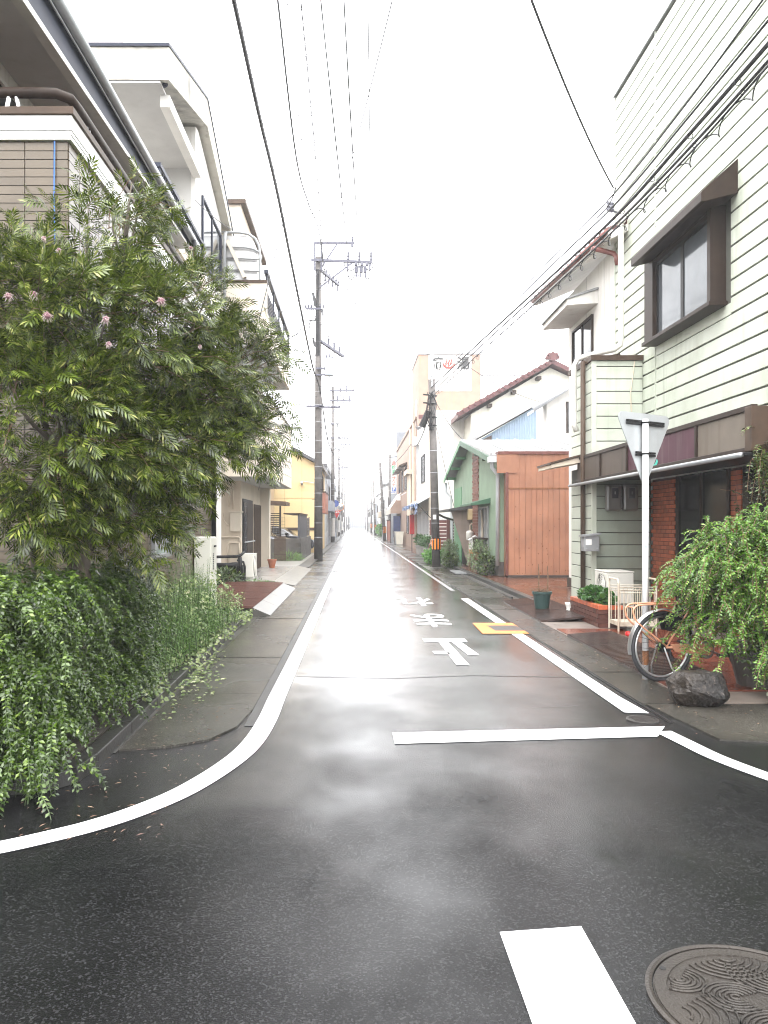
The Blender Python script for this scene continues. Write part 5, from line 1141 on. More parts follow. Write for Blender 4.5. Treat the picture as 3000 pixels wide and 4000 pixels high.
# ================================================================== utility poles, hardware, wires
ins = mat('insulator', (.09,.09,.12), .3, .1, 5); arm_m = mat('crossarm_steel', (.07,.07,.1), .45, .1, 5)
def insul(m, p, up=.25, r=.05):
    p = Vector(p); m.lathe([(r*.5,0),(r,.2*up),(r*.6,.35*up),(r,.5*up),(r*.6,.65*up),(r*.8,.85*up),(r*.3,up)], p, 8)
def pole(label, x, y, h, r0, r1, band=None, wrap=False, lean=(0,0), group=None, pale=True, steps=True):
    t = thing('utility_pole', label, 'utility pole', (x,y,0), group)
    MB().tube([(x,y,0),(x+lean[0]*.5,y+lean[1]*.5,h*.5),(x+lean[0],y+lean[1],h)], [r0,(r0+r1)/2,r1], 16).build('shaft', pole_conc, t, smooth=True)
    z = 1.0
    while z < h-.5 and y < 120:
        q = z/h; MB().torus((x+lean[0]*q,y+lean[1]*q,z), r0+(r1-r0)*q+.003, .01, 14, 5).build('wire_band', galv, t); z += random.uniform(.5,.95)
    if steps:
        mb = MB(); z = 2.2; s = 1
        while z < h-1: q = r0+(r1-r0)*z/h; mb.tube([(x+s*q*.5,y-q*.9,z),(x+s*(q+.1),y-q*.9,z)], .009, 5); z += .45; s = -s
        mb.build('step_bolt', black, t, kind='stuff')
    if band:
        z0, z1 = band; b = MB().lathe([(r0+.012,z0),(r0+.012,z1)], (x,y,0), 20).build('warning_band', black, t)
        for k in range(9):
            a = math.pi*2*(k+.25)/9; q = r0+.015; p0 = [(x+q*math.cos(a+d), y+q*math.sin(a+d)) for d in (-.19,-.06,.06,.19)]
            mb = MB(); mb.add([(*p,z0+.03) for p in p0]+[(*p,z1-.03) for p in p0], [(i,i+1,5+i,4+i) for i in range(3)]); mb.build('orange_stripe', mat('warning_orange', (.85,.24,.02), .4, .05), b)
    if wrap: MB().lathe([(r0+.01,.55),(r0+.01,2.15)], (x,y,0), 18).build('white_wrap', mat('wrap_white', (.62,.6,.57), .6, .12, 8), t)
    return t
PYY = 33.7
p1 = pole('tall dark concrete utility pole on the left kerb carrying the transformer and long crossarms', -1.6, PYY, 13.3, .19, .12)
def z1(v): return H-(v-V0)*PYY/F
def x1(u): return (u-U0)*PYY/F
k = lambda x, y: Vector((x1(608.3+x/6.667), PYY-.16, z1(470+y/6.667)))
def arm(name, a, b, par, w=.07): return MB().slab(a, b, w*1.25, w*1.25).build(name, arm_m, par)
a1 = arm('crossarm', k(428,628), k(1300,662), p1, .085); a2 = arm('crossarm', k(468,388), k(1050,384), p1, .075)
for x in (480,576): MB().slab(k(x,400), k(x,780), .07, .07).build('arm_post', arm_m, p1)
MB().slab(k(805,392), k(580,730), .06, .06).build('arm_brace', arm_m, p1); MB().slab(k(1020,668), k(552,1020), .06, .06).build('arm_brace', arm_m, p1)
mb = MB()
for x in (960,1120,1288): insul(mb, k(x,650)+Vector((0,0,.02)), .42, .07)
insul(mb, k(1018,372)+Vector((0,0,.02)), .22, .06)
for x in (955,1275): mb.tube([k(x,665),k(x-8,780)], .045, 8)
for x in (1070,1155,1230): mb.lathe([(.05,-.14),(.085,-.1),(.06,0)], k(x,670), 8)
mb.tube([k(1018,400),k(1018,440)], .06, 8); mb.build('insulator', ins, a1)
mb = MB()
for x in (1075,1140,1205): mb.tube([k(x,735),k(x,810)], .07, 8).tube([k(x,815),k(x,880)], .04, 6)
mb.slab(k(1060,725),k(1222,725),.05,.05).slab(k(1075,845),k(1210,845),.03,.03); 
for x in (1105,1170): mb.tube([k(x,730),k(x,905)], .02, 5)
mb.build('switch_gear', arm_m, a1)
mb = MB()
def loop(*p, r=.024): mb.tube(smooth([tuple(k(*q)) for q in p], 5), r, 5)
loop((955,600),(905,690),(940,745),(1000,780),(1060,745)); loop((950,780),(970,880),(1015,908),(1060,840)); loop((1288,640),(1318,710),(1270,780),(1225,755)); loop((1262,790),(1250,900),(1215,885),(1207,840)); loop((1100,660),(1110,700),(1140,735))
mb.build('jumper_cable', cable_m, p1)
b0, b1_ = Vector((-1.5,33.6,z1(585))), Vector((-.74,35.5,12.62)); a3 = arm('crossarm', b0, b1_, p1, .08)
mb = MB()
for f in (.3,.5,.7,.85,1): insul(mb, b0.lerp(b1_, f)+Vector((0,0,.04)), .2, .055); mb.tube([b0.lerp(b1_, f)-Vector((.05,0,.05)), b0.lerp(b1_, f)-Vector((.05,0,.28))], .04, 6)
mb.build('insulator', ins, a3)
a4 = arm('crossarm', k(350,1325), k(575,1328), p1, .06); mb = MB()
for x in (352,390,430,560,610): insul(mb, k(x,1318), .16, .05)
mb.build('insulator', ins, a4)
c0, c1 = Vector((-1.5,33.6,z1(738))), Vector((-.55,35.3,9.3)); a5 = arm('crossarm', c0, c1, p1, .09)
mb = MB()
for f in (.35,.6,.85): q = c0.lerp(c1, f); mb.tube([q+Vector((0,0,.05)),q+Vector((0,0,.35))], .05, 8).tube(smooth([tuple(q+Vector(d)) for d in ((0,0,-.05),(-.08,0,-.3),(.08,0,-.45),(-.05,0,-.7),(.03,0,-.95))], 4), .018, 5)
mb.build('fuse_cutout', ins, a5)
tf = MB().lathe([(.05,8.02),(.2,8.06),(.22,8.12),(.22,8.72),(.2,8.78),(.06,8.84)], (-1.12,33.55,0), 18).build('transformer', mat('transformer_grey', (.42,.46,.5), .45, .08, 4), p1, smooth=False)
mb = MB()
for d in (-.12,0,.12): insul(mb, (-1.12+d,33.5,8.8), .2, .04)
mb.build('bushing', ins, tf); MB().box(-1.7,-.95,33.42,33.5,8.32,8.4).build('bracket', arm_m, p1); MB().box(-1.7,-.95,33.42,33.5,8.05,8.12).build('bracket', arm_m, p1)
for v, u0_, u1_ in ((879,662,700),(881,690,736)): arm('crossarm', Vector((x1(u0_),PYY-.22,z1(v))), Vector((x1(u1_),PYY-.22,z1(v))), p1, .06)
mb = MB()
for x0_, y0_, x1_, y1_, r in ((455,1100,490,1290,.06),(455,1740,480,1870,.05)): mb.tube([k(x0_,y0_),k(x1_,y1_)], r, 8)
for s in range(6): xx = 380+s*18; mb.tube(smooth([tuple(k(*q)) for q in ((xx,1335),(xx+random.uniform(-25,25),1400),(xx+random.uniform(0,50),1470),(xx+random.uniform(-20,30),1540),(xx+random.uniform(0,30),1650))], 4), .012, 4)
mb.slab(k(395,1492),k(485,1496),.04,.04)
for s in range(7): mb.tube(smooth([tuple(k(*q)) for q in ((500+s*7,760),(498+s*8+random.uniform(-6,6),1000),(500+s*7+random.uniform(-8,8),1200),(498+s*8,1480),(500+s*9,2000))], 4), .01, 4)
for s in range(5): mb.tube(smooth([tuple(k(*q)) for q in ((570+s*6,1330),(590+s*8,1480),(575+s*14,1600),(620+s*22,1790))], 4), .009, 4)
mb.build('cable_bundle', cable_m, p1, kind='stuff')
def std_pole(label, x, y, h, n=2, wrap=False):
    t = pole(label, x, y, h, .18, .12, wrap=wrap, steps=False)
    for i in range(n):
        z = h-.35-.85*i; a = arm('crossarm', Vector((x-.3,y-.15,z)), Vector((x+1.9-.3*i,y-.15,z)), t, .09); mb = MB()
        for q in (.7,1.2,1.75): insul(mb, (x+q-.3*i,y-.15,z+.04), .4, .09); mb.tube([(x+q-.3*i,y-.15,z-.05),(x+q-.3*i,y-.15,z-.4)], .05, 6)
        mb.build('insulator', ins, a); MB().slab((x+1.2,y-.15,z),(x,y-.15,z-.9),.05,.05).build('arm_brace', arm_m, t)
    for z in (h-3.2,h-4.4): arm('crossarm', Vector((x-.5,y-.15,z)), Vector((x+1.0,y-.15,z)), t, .08)
    mb = MB()
    for s in range(9): z = h-1.5-s*.55; mb.tube(smooth([(x+random.uniform(.1,.9),y-.2,z),(x+random.uniform(.1,.6),y-.2,z-.5),(x+random.uniform(.1,.9),y-.2,z-.9)], 4), .02, 4)
    mb.build('cable_bundle', cable_m, t, kind='stuff'); MB().lathe([(.2,h-5.4),(.24,h-5.3),(.24,h-4.6),(.15,h-4.5)], (x+.45,y-.1,0), 12).build('transformer', MATS['transformer_grey'], t)
    return t
std_pole('second utility pole on the left with a white wrapped foot', -1.9, 66, 13.4, 2, True)
std_pole('third utility pole on the left, beside the round mirror', -2.15, 104, 13.6, 2, True); std_pole('fourth utility pole on the left in the rain haze', -2.3, 140, 13.2, 2, True)
for i, y in enumerate((178,215,255,300)): std_pole(['fifth utility pole on the left, faint in haze','sixth utility pole on the left, very faint','seventh utility pole on the left, almost lost in haze','eighth utility pole on the left at the end of the street'][i], -2.4+.15*i, y, 13, 1)
q1_ = pole('leaning dark utility pole on the right pavement with an orange striped band', 3.0, 28.3, 6.9, .155, .125, (.62,1.07), lean=(-.17,0), steps=False)
MB().tube([(2.83,28.2,6.6),(2.83,28.2,7.95)], .045, 8).build('top_mast', galv, q1_)
mb = MB()
for z in (6.3,6.0,5.5,5.2): mb.torus((2.86,28.3,z), .15, .025, 14, 6)
for z in (6.3,6.0,5.4): mb.tube([(2.7,28.1,z),(2.5,28.1,z+.02)], .03, 6)
mb.tube([(2.7,28.15,5.7),(2.45,28.15,5.15)], .12, 8); mb.build('cable_clamp', black, q1_, kind='stuff')
mb = MB()
for s in range(8): mb.tube(smooth([(2.75+random.uniform(-.1,.15),28.1,6.4),(2.8+random.uniform(-.2,.2),28.05,6.0),(2.78+random.uniform(-.2,.2),28.05,5.4),(2.8+random.uniform(-.1,.1),28.1,5.0)], 5), .012, 4)
mb.build('cable_bundle', cable_m, q1_, kind='stuff'); MB().box(2.86,2.98,28.12,28.14,1.75,1.92).build('paper_notice', white_paint, q1_)
pole('second striped utility pole on the right by the red brown wall', 2.94, 76, 7.7, .17, .13, (.7,1.4), lean=(-.45,0), steps=False)
pole('third striped utility pole on the right', 3.1, 116, 8.2, .17, .13, (.8,1.6), lean=(-.3,0), steps=False); pole('fourth striped utility pole on the right, faint in the haze', 3.15, 146, 9, .17, .13, (.9,1.8), steps=False)
for i, y in enumerate((190,235)): pole(['thin faint pole on the right far down the street','faintest pole on the right far down the street'][i], 3.2, y, 10, .17, .13, steps=False)
pole('short plain concrete pole standing behind the second striped pole', 3.9, 84.5, 9.3, .2, .17, steps=False, lean=(0,0))
# ---- overhead cables, each line a thing
WN = 0
def wire(pts, r, label, ring=0, sm=True, cat='cable', loops=0, m=None):
    r = max(r*1.45, .0085) if pts[0][1] < 60 else r*1.7
    pts = [tuple(p) for p in pts]; c = smooth(pts, 8) if sm else pts; mb = MB(); mb.tube([Vector(p) for p in c], r, 6); t = mb.build('overhead_cable', m or cable_m)
    tag(t, label, cat, 'overhead cables'); c = [Vector(p) for p in c]
    if ring or loops:
        L = 0; last = 0; rb = MB(); sp = MB(); acc = []
        for a, b in zip(c, c[1:]):
            d = (b-a).length; n_ = int(d/.02)+1
            for i in range(n_): acc.append(a.lerp(b, i/n_))
        if ring:
            step = max(1, int(ring/.02))
            for i in range(step, len(acc), step): p = acc[i]; rb.torus(p-Vector((0,0,r*1.2)), r*1.6, .004, 10, 4, 'y')
            rb.build('hanger_ring', cable_m, t, kind='stuff')
        if loops:
            step = int(loops/.02); q = []
            for i in range(0, len(acc)): a = i/step*2*math.pi; q.append(acc[i]+Vector((.02*math.cos(a)-.0,0,-.07+.07*math.cos(a)))+Vector((.05*math.sin(a),0,0)))
            sp.tube(q[::3], .006, 4); sp.build('spiral_hanger', cable_m, t, kind='stuff')
    return t
P1 = Vector((-1.55,PYY-.2,0))
def at(p, z): return Vector((p.x, p.y, z))
X_ = -1.6
wire([PX(470,-150,X_),PX(505,0,X_),PX(560,250,X_),PX(600,420,X_),PX(640,620,X_),PX(675,790,X_),(-1.5,33.5,z1(850)),(-1.75,50,7.0),(-1.8,65.8,7.6)], .022, 'thick black cable running overhead to the tall left pole, leftmost of the wires', ring=.6)
wire([PX(580,-150,-1.5),PX(600,0,-1.5),PX(640,340,-1.4),PX(668,445,-1.45),(-1.48,33.5,z1(528)),(-1.2,45,11.7),(-1.2,65.8,12.6)], .014, 'black cable second from the left at the top edge', ring=1.4)
wire([PX(618,-100,-1.45),PX(624,60,-1.45),PX(655,330,-1.4),PX(676,460,-1.42),(-1.45,33.5,z1(540))], .007, 'thin hanging wire close beside the second black cable', ring=1.0)
wire([PX(645,-100,-1.1),PX(650,0,-1.1),PX(668,190,-1.12),PX(688,420,-1.15),(-1.3,33.5,z1(640)),(-1.3,50,9.0),(-1.4,65.8,9.9)], .009, 'thin cable wrapped in a looping spiral wire', loops=.42)
wire([PX(676,-200,-.85),PX(693,0,-.76),PX(728,330,-.45),(x1(752),PYY-.16,z1(554))], .012, 'high voltage wire to the left insulator of the long crossarm')
wire([PX(735,-200,-.3),PX(743,0,-.22),PX(762,330,-.05),(x1(776),PYY-.16,z1(556))], .012, 'high voltage wire to the middle insulator of the long crossarm')
wire([PX(794,-200,.36),PX(795,0,.4),PX(799,330,.55),(x1(801),PYY-.16,z1(557))], .012, 'high voltage wire to the right insulator of the long crossarm')
wire(sag((-1.45,33.5,z1(560)), PY(850,-10,14), .35), .008, 'thin service wire slanting up right from the top of the tall pole')
for (x_, y_), xe, l in (((955,850),-1.3,'left'),((1085,890),-.6,'middle'),((1245,900),0.0,'right')):
    wire(sag(k(x_,y_), (xe+.2,65.8,13.3), .5), .012, 'wire from the switch gear to the second left pole, '+l+' of the three')
wire(sag(b1_, PY(937,768,47), .6), .01, 'service wire crossing from the tall left pole to the bath tower, lowest of three')
wire(sag(b1_+Vector((0,0,.1)), PY(1010,745,60), .6), .008, 'service wire crossing from the tall left pole behind the bath sign, middle of three')
wire(sag(k(965,960), PY(1060,765,60), .6), .007, 'service wire crossing from the tall left pole to the right, topmost of three')
wire(sag((-1.8,65.8,9.8), PY(858,915,62), .5), .012, 'service wire from the second left pole to the pink shophouse'); wire(sag((-1.8,65.8,8.6), (4.0,71,7.9), .6), .012, 'low service wire from the second left pole to the grey building')
wire(sag((-1.6,33.4,z1(805)), PY(890,790,47), .25), .006, 'faint level wire from the tall left pole to the bath tower wall')
wire(sag((-1.6,33.6,z1(586)), PY(608,674,21), .25), .01, 'service wire from the tall pole down to the cream building rail'); wire([PX(652,708,-1.6)+Vector((0,0,0)), PX(641,722,-1.7), PX(630,728,-1.9), PX(602,752,-2.24)], .012, 'short drop wire from the thick cable to the cream building balcony')
wire(sag((-1.6,33.4,z1(783)), (-2.3,21,6.7), .15), .007, 'faint drop wire from the tall pole to the upper balcony')
wire(sag(PX(643,345,-1.5), PX(560,690,-2.26), .05), .008, 'drop wire from the overhead cables to the cream building corner bracket'); wire(sag(PX(422,432,-3.1), PX(500,495,-2.9), .05), .006, 'thin wire crossing in front of the white gable house')
# right bundle
X3 = 3.0; PR = Vector((2.75,28.1,0))
br_ = [((940,838),(1040,736),(1190,598),(1335,462),(1480,300),(1659,95),(1800,-75)), ((938,850),(1045,742),(1190,610),(1332,482),(1480,330),(1659,132),(1800,-30)), ((938,826),(1030,735),(1180,585),(1330,440),(1480,262),(1659,45),(1800,-130)), ((936,815),(1020,738),(1180,570),(1325,420),(1470,240),(1640,10),(1760,-150)), ((940,858),(1050,750),(1195,620),(1334,490),(1482,340),(1659,142),(1800,-18))]
for i, (pts, r) in enumerate(zip(br_, (.012,.009,.007,.005,.007))):
    c = [Vector((2.78,28.1,PY(*pts[0],28.1).z))]+[PX(u, v, X3+.04*i) for u, v in pts[1:]]
    wire(c, r, ['thickest cable of the bundle sweeping down from the upper right','cable just beneath the thickest one in the right bundle','upper cable of the right bundle','thin topmost wire of the right bundle','lowest cable of the right bundle'][i], ring=.9 if i < 2 else 0, loops=.6 if i == 4 else 0)
wire(sag(PY(1133,-40,9.6), (4.98,14.8,8.05), .15), .012, 'lone wire coming in over the road to the corner of the siding shop'); 
mb = MB()
for d in (0,.12,.24): insul(mb, (4.94,14.75+d*.8,7.55+d*.4), .2, .05); mb.tube([(5.05,14.75+d*.8,7.55+d*.4),(4.94,14.75+d*.8,7.57+d*.4)], .015, 5)
tag(mb.build('wall_insulators', ins), 'cluster of black insulators on the corner of the siding shop above the red eave', 'insulator')
wire([PX(1330,405,4.9),PX(1322,430,4.85),PX(1308,452,4.8),PX(1290,470,4.7)], .008, 'short jumper wire by the insulators on the siding shop corner')
wire(sag((2.75,28.1,6.2), (3.9,48.9,7.9), .5), .014, 'cable from the striped pole to the pink shophouse, upper one', loops=.6); wire(sag((2.75,28.1,5.7), (3.8,52,7.0), .6), .016, 'cable from the striped pole to the pink shophouse, lower one')
wire(sag((3.8,52,7.0), (2.6,75.9,7.2), .5), .014, 'cable from the pink shophouse to the second striped pole'); wire(sag((2.55,75.9,7.3), (2.85,115.9,7.8), .5), .012, 'cable between the second and third striped poles'); wire(sag((2.85,115.9,7.8), (3.15,145.9,8.6), .5), .012, 'cable between the third and fourth striped poles')
wire(sag((2.9,28.2,5.6), (4.0,31,2.3), .1), .007, 'thin wire from the striped pole to the canopy of the green house'); wire(sag((2.9,28.2,6.2), (3.8,26.8,4.5), .15), .008, 'wire drooping from the striped pole to the green house gable', )
wire(sag(PY(1010,790,30), PY(1228,880,29), .3), .008, 'thin wire passing in front of the red roofed gable house')
for z0_, xo_, l in ((12.9,0,'upper'),(9.7,.1,'lower')):
    ys_ = [66,104,140,178,215,255]
    for i in range(5): wire(sag((-1.2+xo_-.1*i,ys_[i]-.1,z0_), (-1.2+xo_-.1*(i+1),ys_[i+1]-.1,z0_), .5, 8), .016, ['%s span between the second and third left poles','%s span between the third and fourth left poles','%s span between the fourth and fifth left poles','%s span between the fifth and sixth left poles','%s span between the sixth and seventh left poles'][i] % l, sm=False)
wire(sag((-1.75,65.9,6.9), (2.7,76,6.3), .2), .016, 'low cable crossing the street from the second left pole to the second striped pole')
# signs by the second pole
s1 = thing('stop_sign', 'red inverted triangle stop sign partly behind the second left pole', 'road sign', (-1.75,67,0))
sx, sz = (727.5-U0)*66.6/F, H-(1103-V0)*66.6/F
mb = MB(); mb.prism([(sx-.36,66.6,sz),(sx,66.6,sz-.66),(sx+.36,66.6,sz)], (0,.03,0)); pl = mb.build('plate', mat('stop_red', (.6,.03,.03), .35, .05), s1)
place_text(text_mesh('止まれ', .17, white_paint, .003, .008), 'sign_lettering', pl, (sx,66.58,sz-.15), (RX,0,0)); MB().tube([(sx,66.66,0),(sx,66.66,3.4)], .03, 8).build('post', galv, s1)
MB().lathe([(.3,66.6),(.3,66.63)], (sx-.12,0,sz+.62), 20, 'y').build('blue_disc', mat('sign_blue', (.03,.08,.35), .35), s1)
s2 = thing('traffic_mirror', 'round convex traffic mirror on a post by the third left pole', 'traffic mirror', (-1.6,80,0)); mx_, mz_ = (735-U0)*80/F, H-(1095-V0)*80/F
MB().lathe([(.05,79.8),(.36,79.9),(.36,79.95),(.05,79.98)], (mx_,0,mz_), 20, 'y').build('mirror', steel, s2); MB().torus((mx_,79.93,mz_), .38, .035, 22, 6, 'y').build('rim', line_orange, s2); MB().tube([(mx_,80.05,0),(mx_,80.05,mz_+.3)], .04, 8).build('post', galv, s2)
# person with umbrella far down the street
pe = thing('person', 'person in dark clothes walking under a white umbrella far down the street', 'person', (-2.6,270,0))
me = bpy.data.meshes.new('body'); bv = [(0,0,.92),(0,0,1.15),(0,0,1.42),(0,0,1.53),(0,0,1.64),(-.1,0,.88),(-.13,-.08,.48),(-.13,.05,.06),(.1,0,.88),(.13,.12,.48),(.13,.22,.07),(-.2,0,1.4),(-.26,.02,1.12),(-.2,-.16,.98),(.2,0,1.4),(.25,-.05,1.14),(.12,-.25,1.2)]
be = [(0,1),(1,2),(2,3),(3,4),(0,5),(5,6),(6,7),(0,8),(8,9),(9,10),(2,11),(11,12),(12,13),(2,14),(14,15),(15,16)]
me.from_pydata(bv, be, []); bo = obj('body', me, pe); sk = bo.modifiers.new('skin', 'SKIN'); 
rad = [.15,.15,.16,.06,.11,.1,.07,.05,.1,.07,.05,.06,.045,.035,.06,.045,.035]
for i, v in enumerate(me.skin_vertices[0].data): v.radius = (rad[i],rad[i]); v.use_root = i == 0
bo.modifiers.new('sub', 'SUBSURF').levels = 1; me.materials.append(mat('dark_clothes', (.03,.03,.035), .8))
ub = thing('umbrella', 'pale umbrella held by the person far down the street', 'umbrella', (-2.45,269.75,1.2))
MB().lathe([(.62,1.85),(.5,2.0),(.3,2.1),(.02,2.16)], (-2.45,269.75,0), 16).build('canopy', white_paint, ub); MB().tube([(-2.45,269.75,1.15),(-2.45,269.75,2.2)], .012, 6).build('shaft', black, ub)
# ================================================================== bicycle
bk = thing('bicycle', 'old city bicycle with salmon pink frame parked behind the sign post, rear wheel towards us', 'bicycle', (0,0,0)); OFF[bk.name] = (0,0,0)
salmon = mat('salmon_paint', (.58,.27,.16), .35, .1, 9, streak=.3, sc=(.3,.14,.07)); Rw = .345
def wheel(cx, name):
    w = MB().torus((cx,0,0), Rw-.02, .021, 48, 8, 'y').build(name, rubber, bk, smooth=True)
    MB().torus((cx,0,0), Rw-.052, .012, 48, 6, 'y').build('rim', steel, w, smooth=True)
    MB().lathe([(.02,-.05),(.032,-.045),(.018,-.03),(.018,.03),(.032,.045),(.02,.05)], (cx,0,0), 12, 'y').build('hub', galv, w)
    mb = MB()
    for i in range(32):
        a = 2*math.pi*i/32; b = a+(.9 if i%4 < 2 else -.9); s = 1 if i%2 else -1; mb.tube([(cx+.028*math.cos(b),s*.035,.028*math.sin(b)),(cx+(Rw-.06)*math.cos(a),0,(Rw-.06)*math.sin(a))], .0017, 4)
    mb.build('spokes', black, w, kind='stuff'); return w
wheel(0, 'rear_wheel'); wheel(1.08, 'front_wheel')
mb = MB(); bbk = (.46,0,-.04); st = (.33,0,.48); hd = (.83,0,.5); hd2 = (.87,0,.34)
mb.tube([bbk, st], .017, 10).tube([hd, hd2], .02, 10).tube([hd2, (.6,0,.12), (bbk[0]+.02,0,.02)], .017, 10).tube([(.85,0,.42),(.62,0,.2),(.41,0,.18)], .014, 10)
for s in (-.06,.06): mb.tube([(0,s,0),(.2,s*.8,-.01),(bbk[0],s*.4,-.04)], .011, 8).tube([(0,s,0),(.2,s*.6,.24),(.345,s*.3,.42)], .009, 8)
for s in (-.05,.05): mb.tube([hd2,(.93,s,.25),(1.0,s,.1),(1.08,s,0)], .013, 8)
mb.build('frame', salmon, bk, smooth=True)
mb = MB()
mb.torus((0,0,0), Rw+.022, .0, 4, 3, 'y') if False else None
vs = []; NN = 26
for i in range(NN):
    a = math.radians(15+175*i/(NN-1))
    for j in range(5): b = (j-2)/2; vs.append(((Rw+.028-.012*b*b)*math.cos(a), b*.03, (Rw+.028-.012*b*b)*math.sin(a)))
mb.add(vs, [(i*5+j,i*5+j+1,(i+1)*5+j+1,(i+1)*5+j) for i in range(NN-1) for j in range(4)]); md = mb.build('rear_mudguard', steel, bk, smooth=True)
MB().lathe([(.02,0),(.028,.006),(.02,.025),(.002,.028)], (0,0,0), 12, 'x').build('reflector', MATS['red_lens'], md)
rf0 = [c for c in md.children][0]; a = math.radians(160); rf0.location = ((Rw+.05)*math.cos(a),0,(Rw+.05)*math.sin(a)); rf0.rotation_euler = (0,math.pi+.3,0)
mb = MB(); rz = .42
for s in (-.065,.065): mb.tube(smooth([(.3,s,rz+.0),(.1,s,rz),(-.25,s,rz),(-.34,s,rz-.02),(-.36,s,rz-.08),(-.3,s,rz-.18),(-.01,s*1.1,.02)], 6), .0085, 8)
for x in (-.25,-.1,.05,.2): mb.tube([(x,-.065,rz),(x,.065,rz)], .006, 6)
mb.tube([(-.335,-.065,rz-.03),(-.335,.065,rz-.03)], .008, 6).tube([(.3,-.065,rz),(.3,.065,rz)], .008, 6).tube([(.1,.0,rz+.012),(-.26,0,rz+.012)], .006, 6); mb.build('rear_rack', salmon, bk, smooth=True)
mb = MB()
for i in range(9):
    t_ = i/8; w = .095*(1-t_)**.8+.02; mb.lathe([(.001,-.02),(w*.6,-.02),(w,0),(w*.8,.025),(.001,.03)], (.18+t_*.26,0,.56), 12)
mb.build('saddle', black, bk, smooth=True); MB().tube([st,(.3,0,.55)], .013, 8).build('seat_post', steel, bk)
MB().prism([(.05,-.07,.03),(.5,-.07,.02),(.54,-.07,-.04),(.5,-.07,-.1),(.1,-.07,-.05)], (0,.018,0)).build('chain_guard', salmon, bk, bevel=.01)
cr = MB().lathe([(.09,-.06),(.09,-.055)], (bbk[0],0,bbk[2]), 20, 'y').tube([(bbk[0],-.08,bbk[2]),(bbk[0]+.15,-.09,bbk[2]-.06)], .012, 6).tube([(bbk[0],.08,bbk[2]),(bbk[0]-.15,.09,bbk[2]+.06)], .012, 6); cro = cr.build('crank', steel, bk)
for s in (-1,1): MB().box(bbk[0]-s*-.15-.04,bbk[0]-s*-.15+.04,-s*-.1*-1-.04,-s*-.1*-1+.04,bbk[2]-s*.06*1-.01,bbk[2]-s*.06*1+.012).build('pedal', black, cro)
mb = MB(); mb.tube([hd,(.81,0,.62)], .013, 8).tube(smooth([(.66,-.27,.64),(.78,-.25,.67),(.86,-.1,.66),(.86,.1,.66),(.78,.25,.67),(.66,.27,.64)], 5), .011, 8); mb.build('handlebar', steel, bk, smooth=True)
mb = MB().tube([(-.02,.06,0),(-.05,.1,-.2),(-.02,.12,-Rw+.02)], .008, 6).tube([(-.02,-.06,0),(.03,-.1,-.18),(.1,-.12,-Rw+.02)], .008, 6); mb.build('kickstand', steel, bk)
MB().lathe([(.05,-.06),(.055,-.03),(.055,.0),(.03,.01)], (0,0,0), 14, 'y').tube([(.03,-.06,-.02),(.06,-.075,-.13)], .018, 6).build('derailleur', black, bk)
mb = MB()
for i in range(10):
    pass
cgd = MB(); n_ = 12
for s in (-.042,.042): cgd.add([(.02,s,.16)]+[((Rw-.01)*math.cos(math.radians(20+i*75/n_)),s,(Rw-.01)*math.sin(math.radians(20+i*75/n_))) for i in range(n_+1)], [(0,i+1,i+2) for i in range(n_)])
cgd.build('dress_guard', black, bk)
bk.location = (3.0,7.5,Rw+.017); bk.rotation_euler = (0,0,math.radians(14))
b2_ = copy_tree(bk); b2_.location = (3.55,33.5,Rw+.05); b2_.rotation_euler = (0,0,math.radians(100)); b2_['label'] = 'distant bicycle leaning behind the striped pole by the slatted fence'
# ================================================================== vegetation
def frames(d, n):
    d = norm(d); s = norm(np.cross(n, d)); n2 = np.cross(d, s); return np.stack([d, s, n2], axis=-1)
def scatter(name, V, T, M, P, m, parent, sc=None, **props):
    """many copies of one small leaf written into one mesh"""
    N = len(P); q = np.einsum('nij,vj->nvi', M, V)
    if sc is not None: q = q*sc[:,None,None]
    off = np.array(OFF[parent.name]) if parent is not None else 0
    q = q+P[:,None,:]-off
    t = (T[None]+np.arange(N)[:,None,None]*len(V)).reshape(-1, 3)
    o = obj(name, np_mesh(name, q.reshape(-1,3), t, m), parent, **props); OFF[o.name] = OFF[parent.name] if parent is not None else (0,0,0); return o
def pinnate(pairs=5, L=.19, ll=.088, w=.0074):
    V = []; T = []
    def strip(p, d, l, w, drop):
        p = np.array(p, float); d = np.array(d, float); d /= np.linalg.norm(d); s = np.array([-d[1], d[0], 0])
        m = p+d*l*.55; m[2] -= drop*.3; e = p+d*l; e[2] -= drop; n = len(V)
        V.extend([p, m+s*w, m-s*w, e]); T.extend([(n,n+2,n+1),(n+1,n+2,n+3)])
    strip((0,0,0), (1,0,0), L*.75, .003, .02)
    for i in range(pairs):
        t = .12+.75*i/pairs; l = ll*(1-.45*abs(t-.35))
        for s in (-1,1):
            a = math.radians(48-22*t); strip((L*t,0,-.02*t*t), (math.cos(a), s*math.sin(a), 0), l, w, .018)
    strip((L*.72,0,-.012), (1,0,0), L*.4, w, .015); return np.array(V), np.array(T)
def small_leaf(l=.028, w=.008):
    V = np.array([(0,0,0),(l*.5,w,.003),(l*.5,-w,.003),(l,0,-.002)]); return V, np.array([(0,2,3),(0,3,1)])
def broad_leaf(l=.06, w=.025):
    V = [(0,0,0)]; n = 5
    for s in (1,-1):
        for i in range(1, n): t = i/n; V.append((l*t, s*w*math.sin(math.pi*t**.8), .006))
    V.append((l,0,-.006)); V.append((l*.5,0,-.002)); e = len(V)-2; c = len(V)-1; A = [0]+list(range(1,n))+[e]; B = [0]+list(range(n,2*n-1))+[e]
    T = [(c,A[i+1],A[i]) for i in range(n)]+[(c,B[i],B[i+1]) for i in range(n)]; return np.array(V), np.array(T)
bark = mat('grey_brown_bark', (.075,.06,.045), .8, .3, 14, .6, 40)
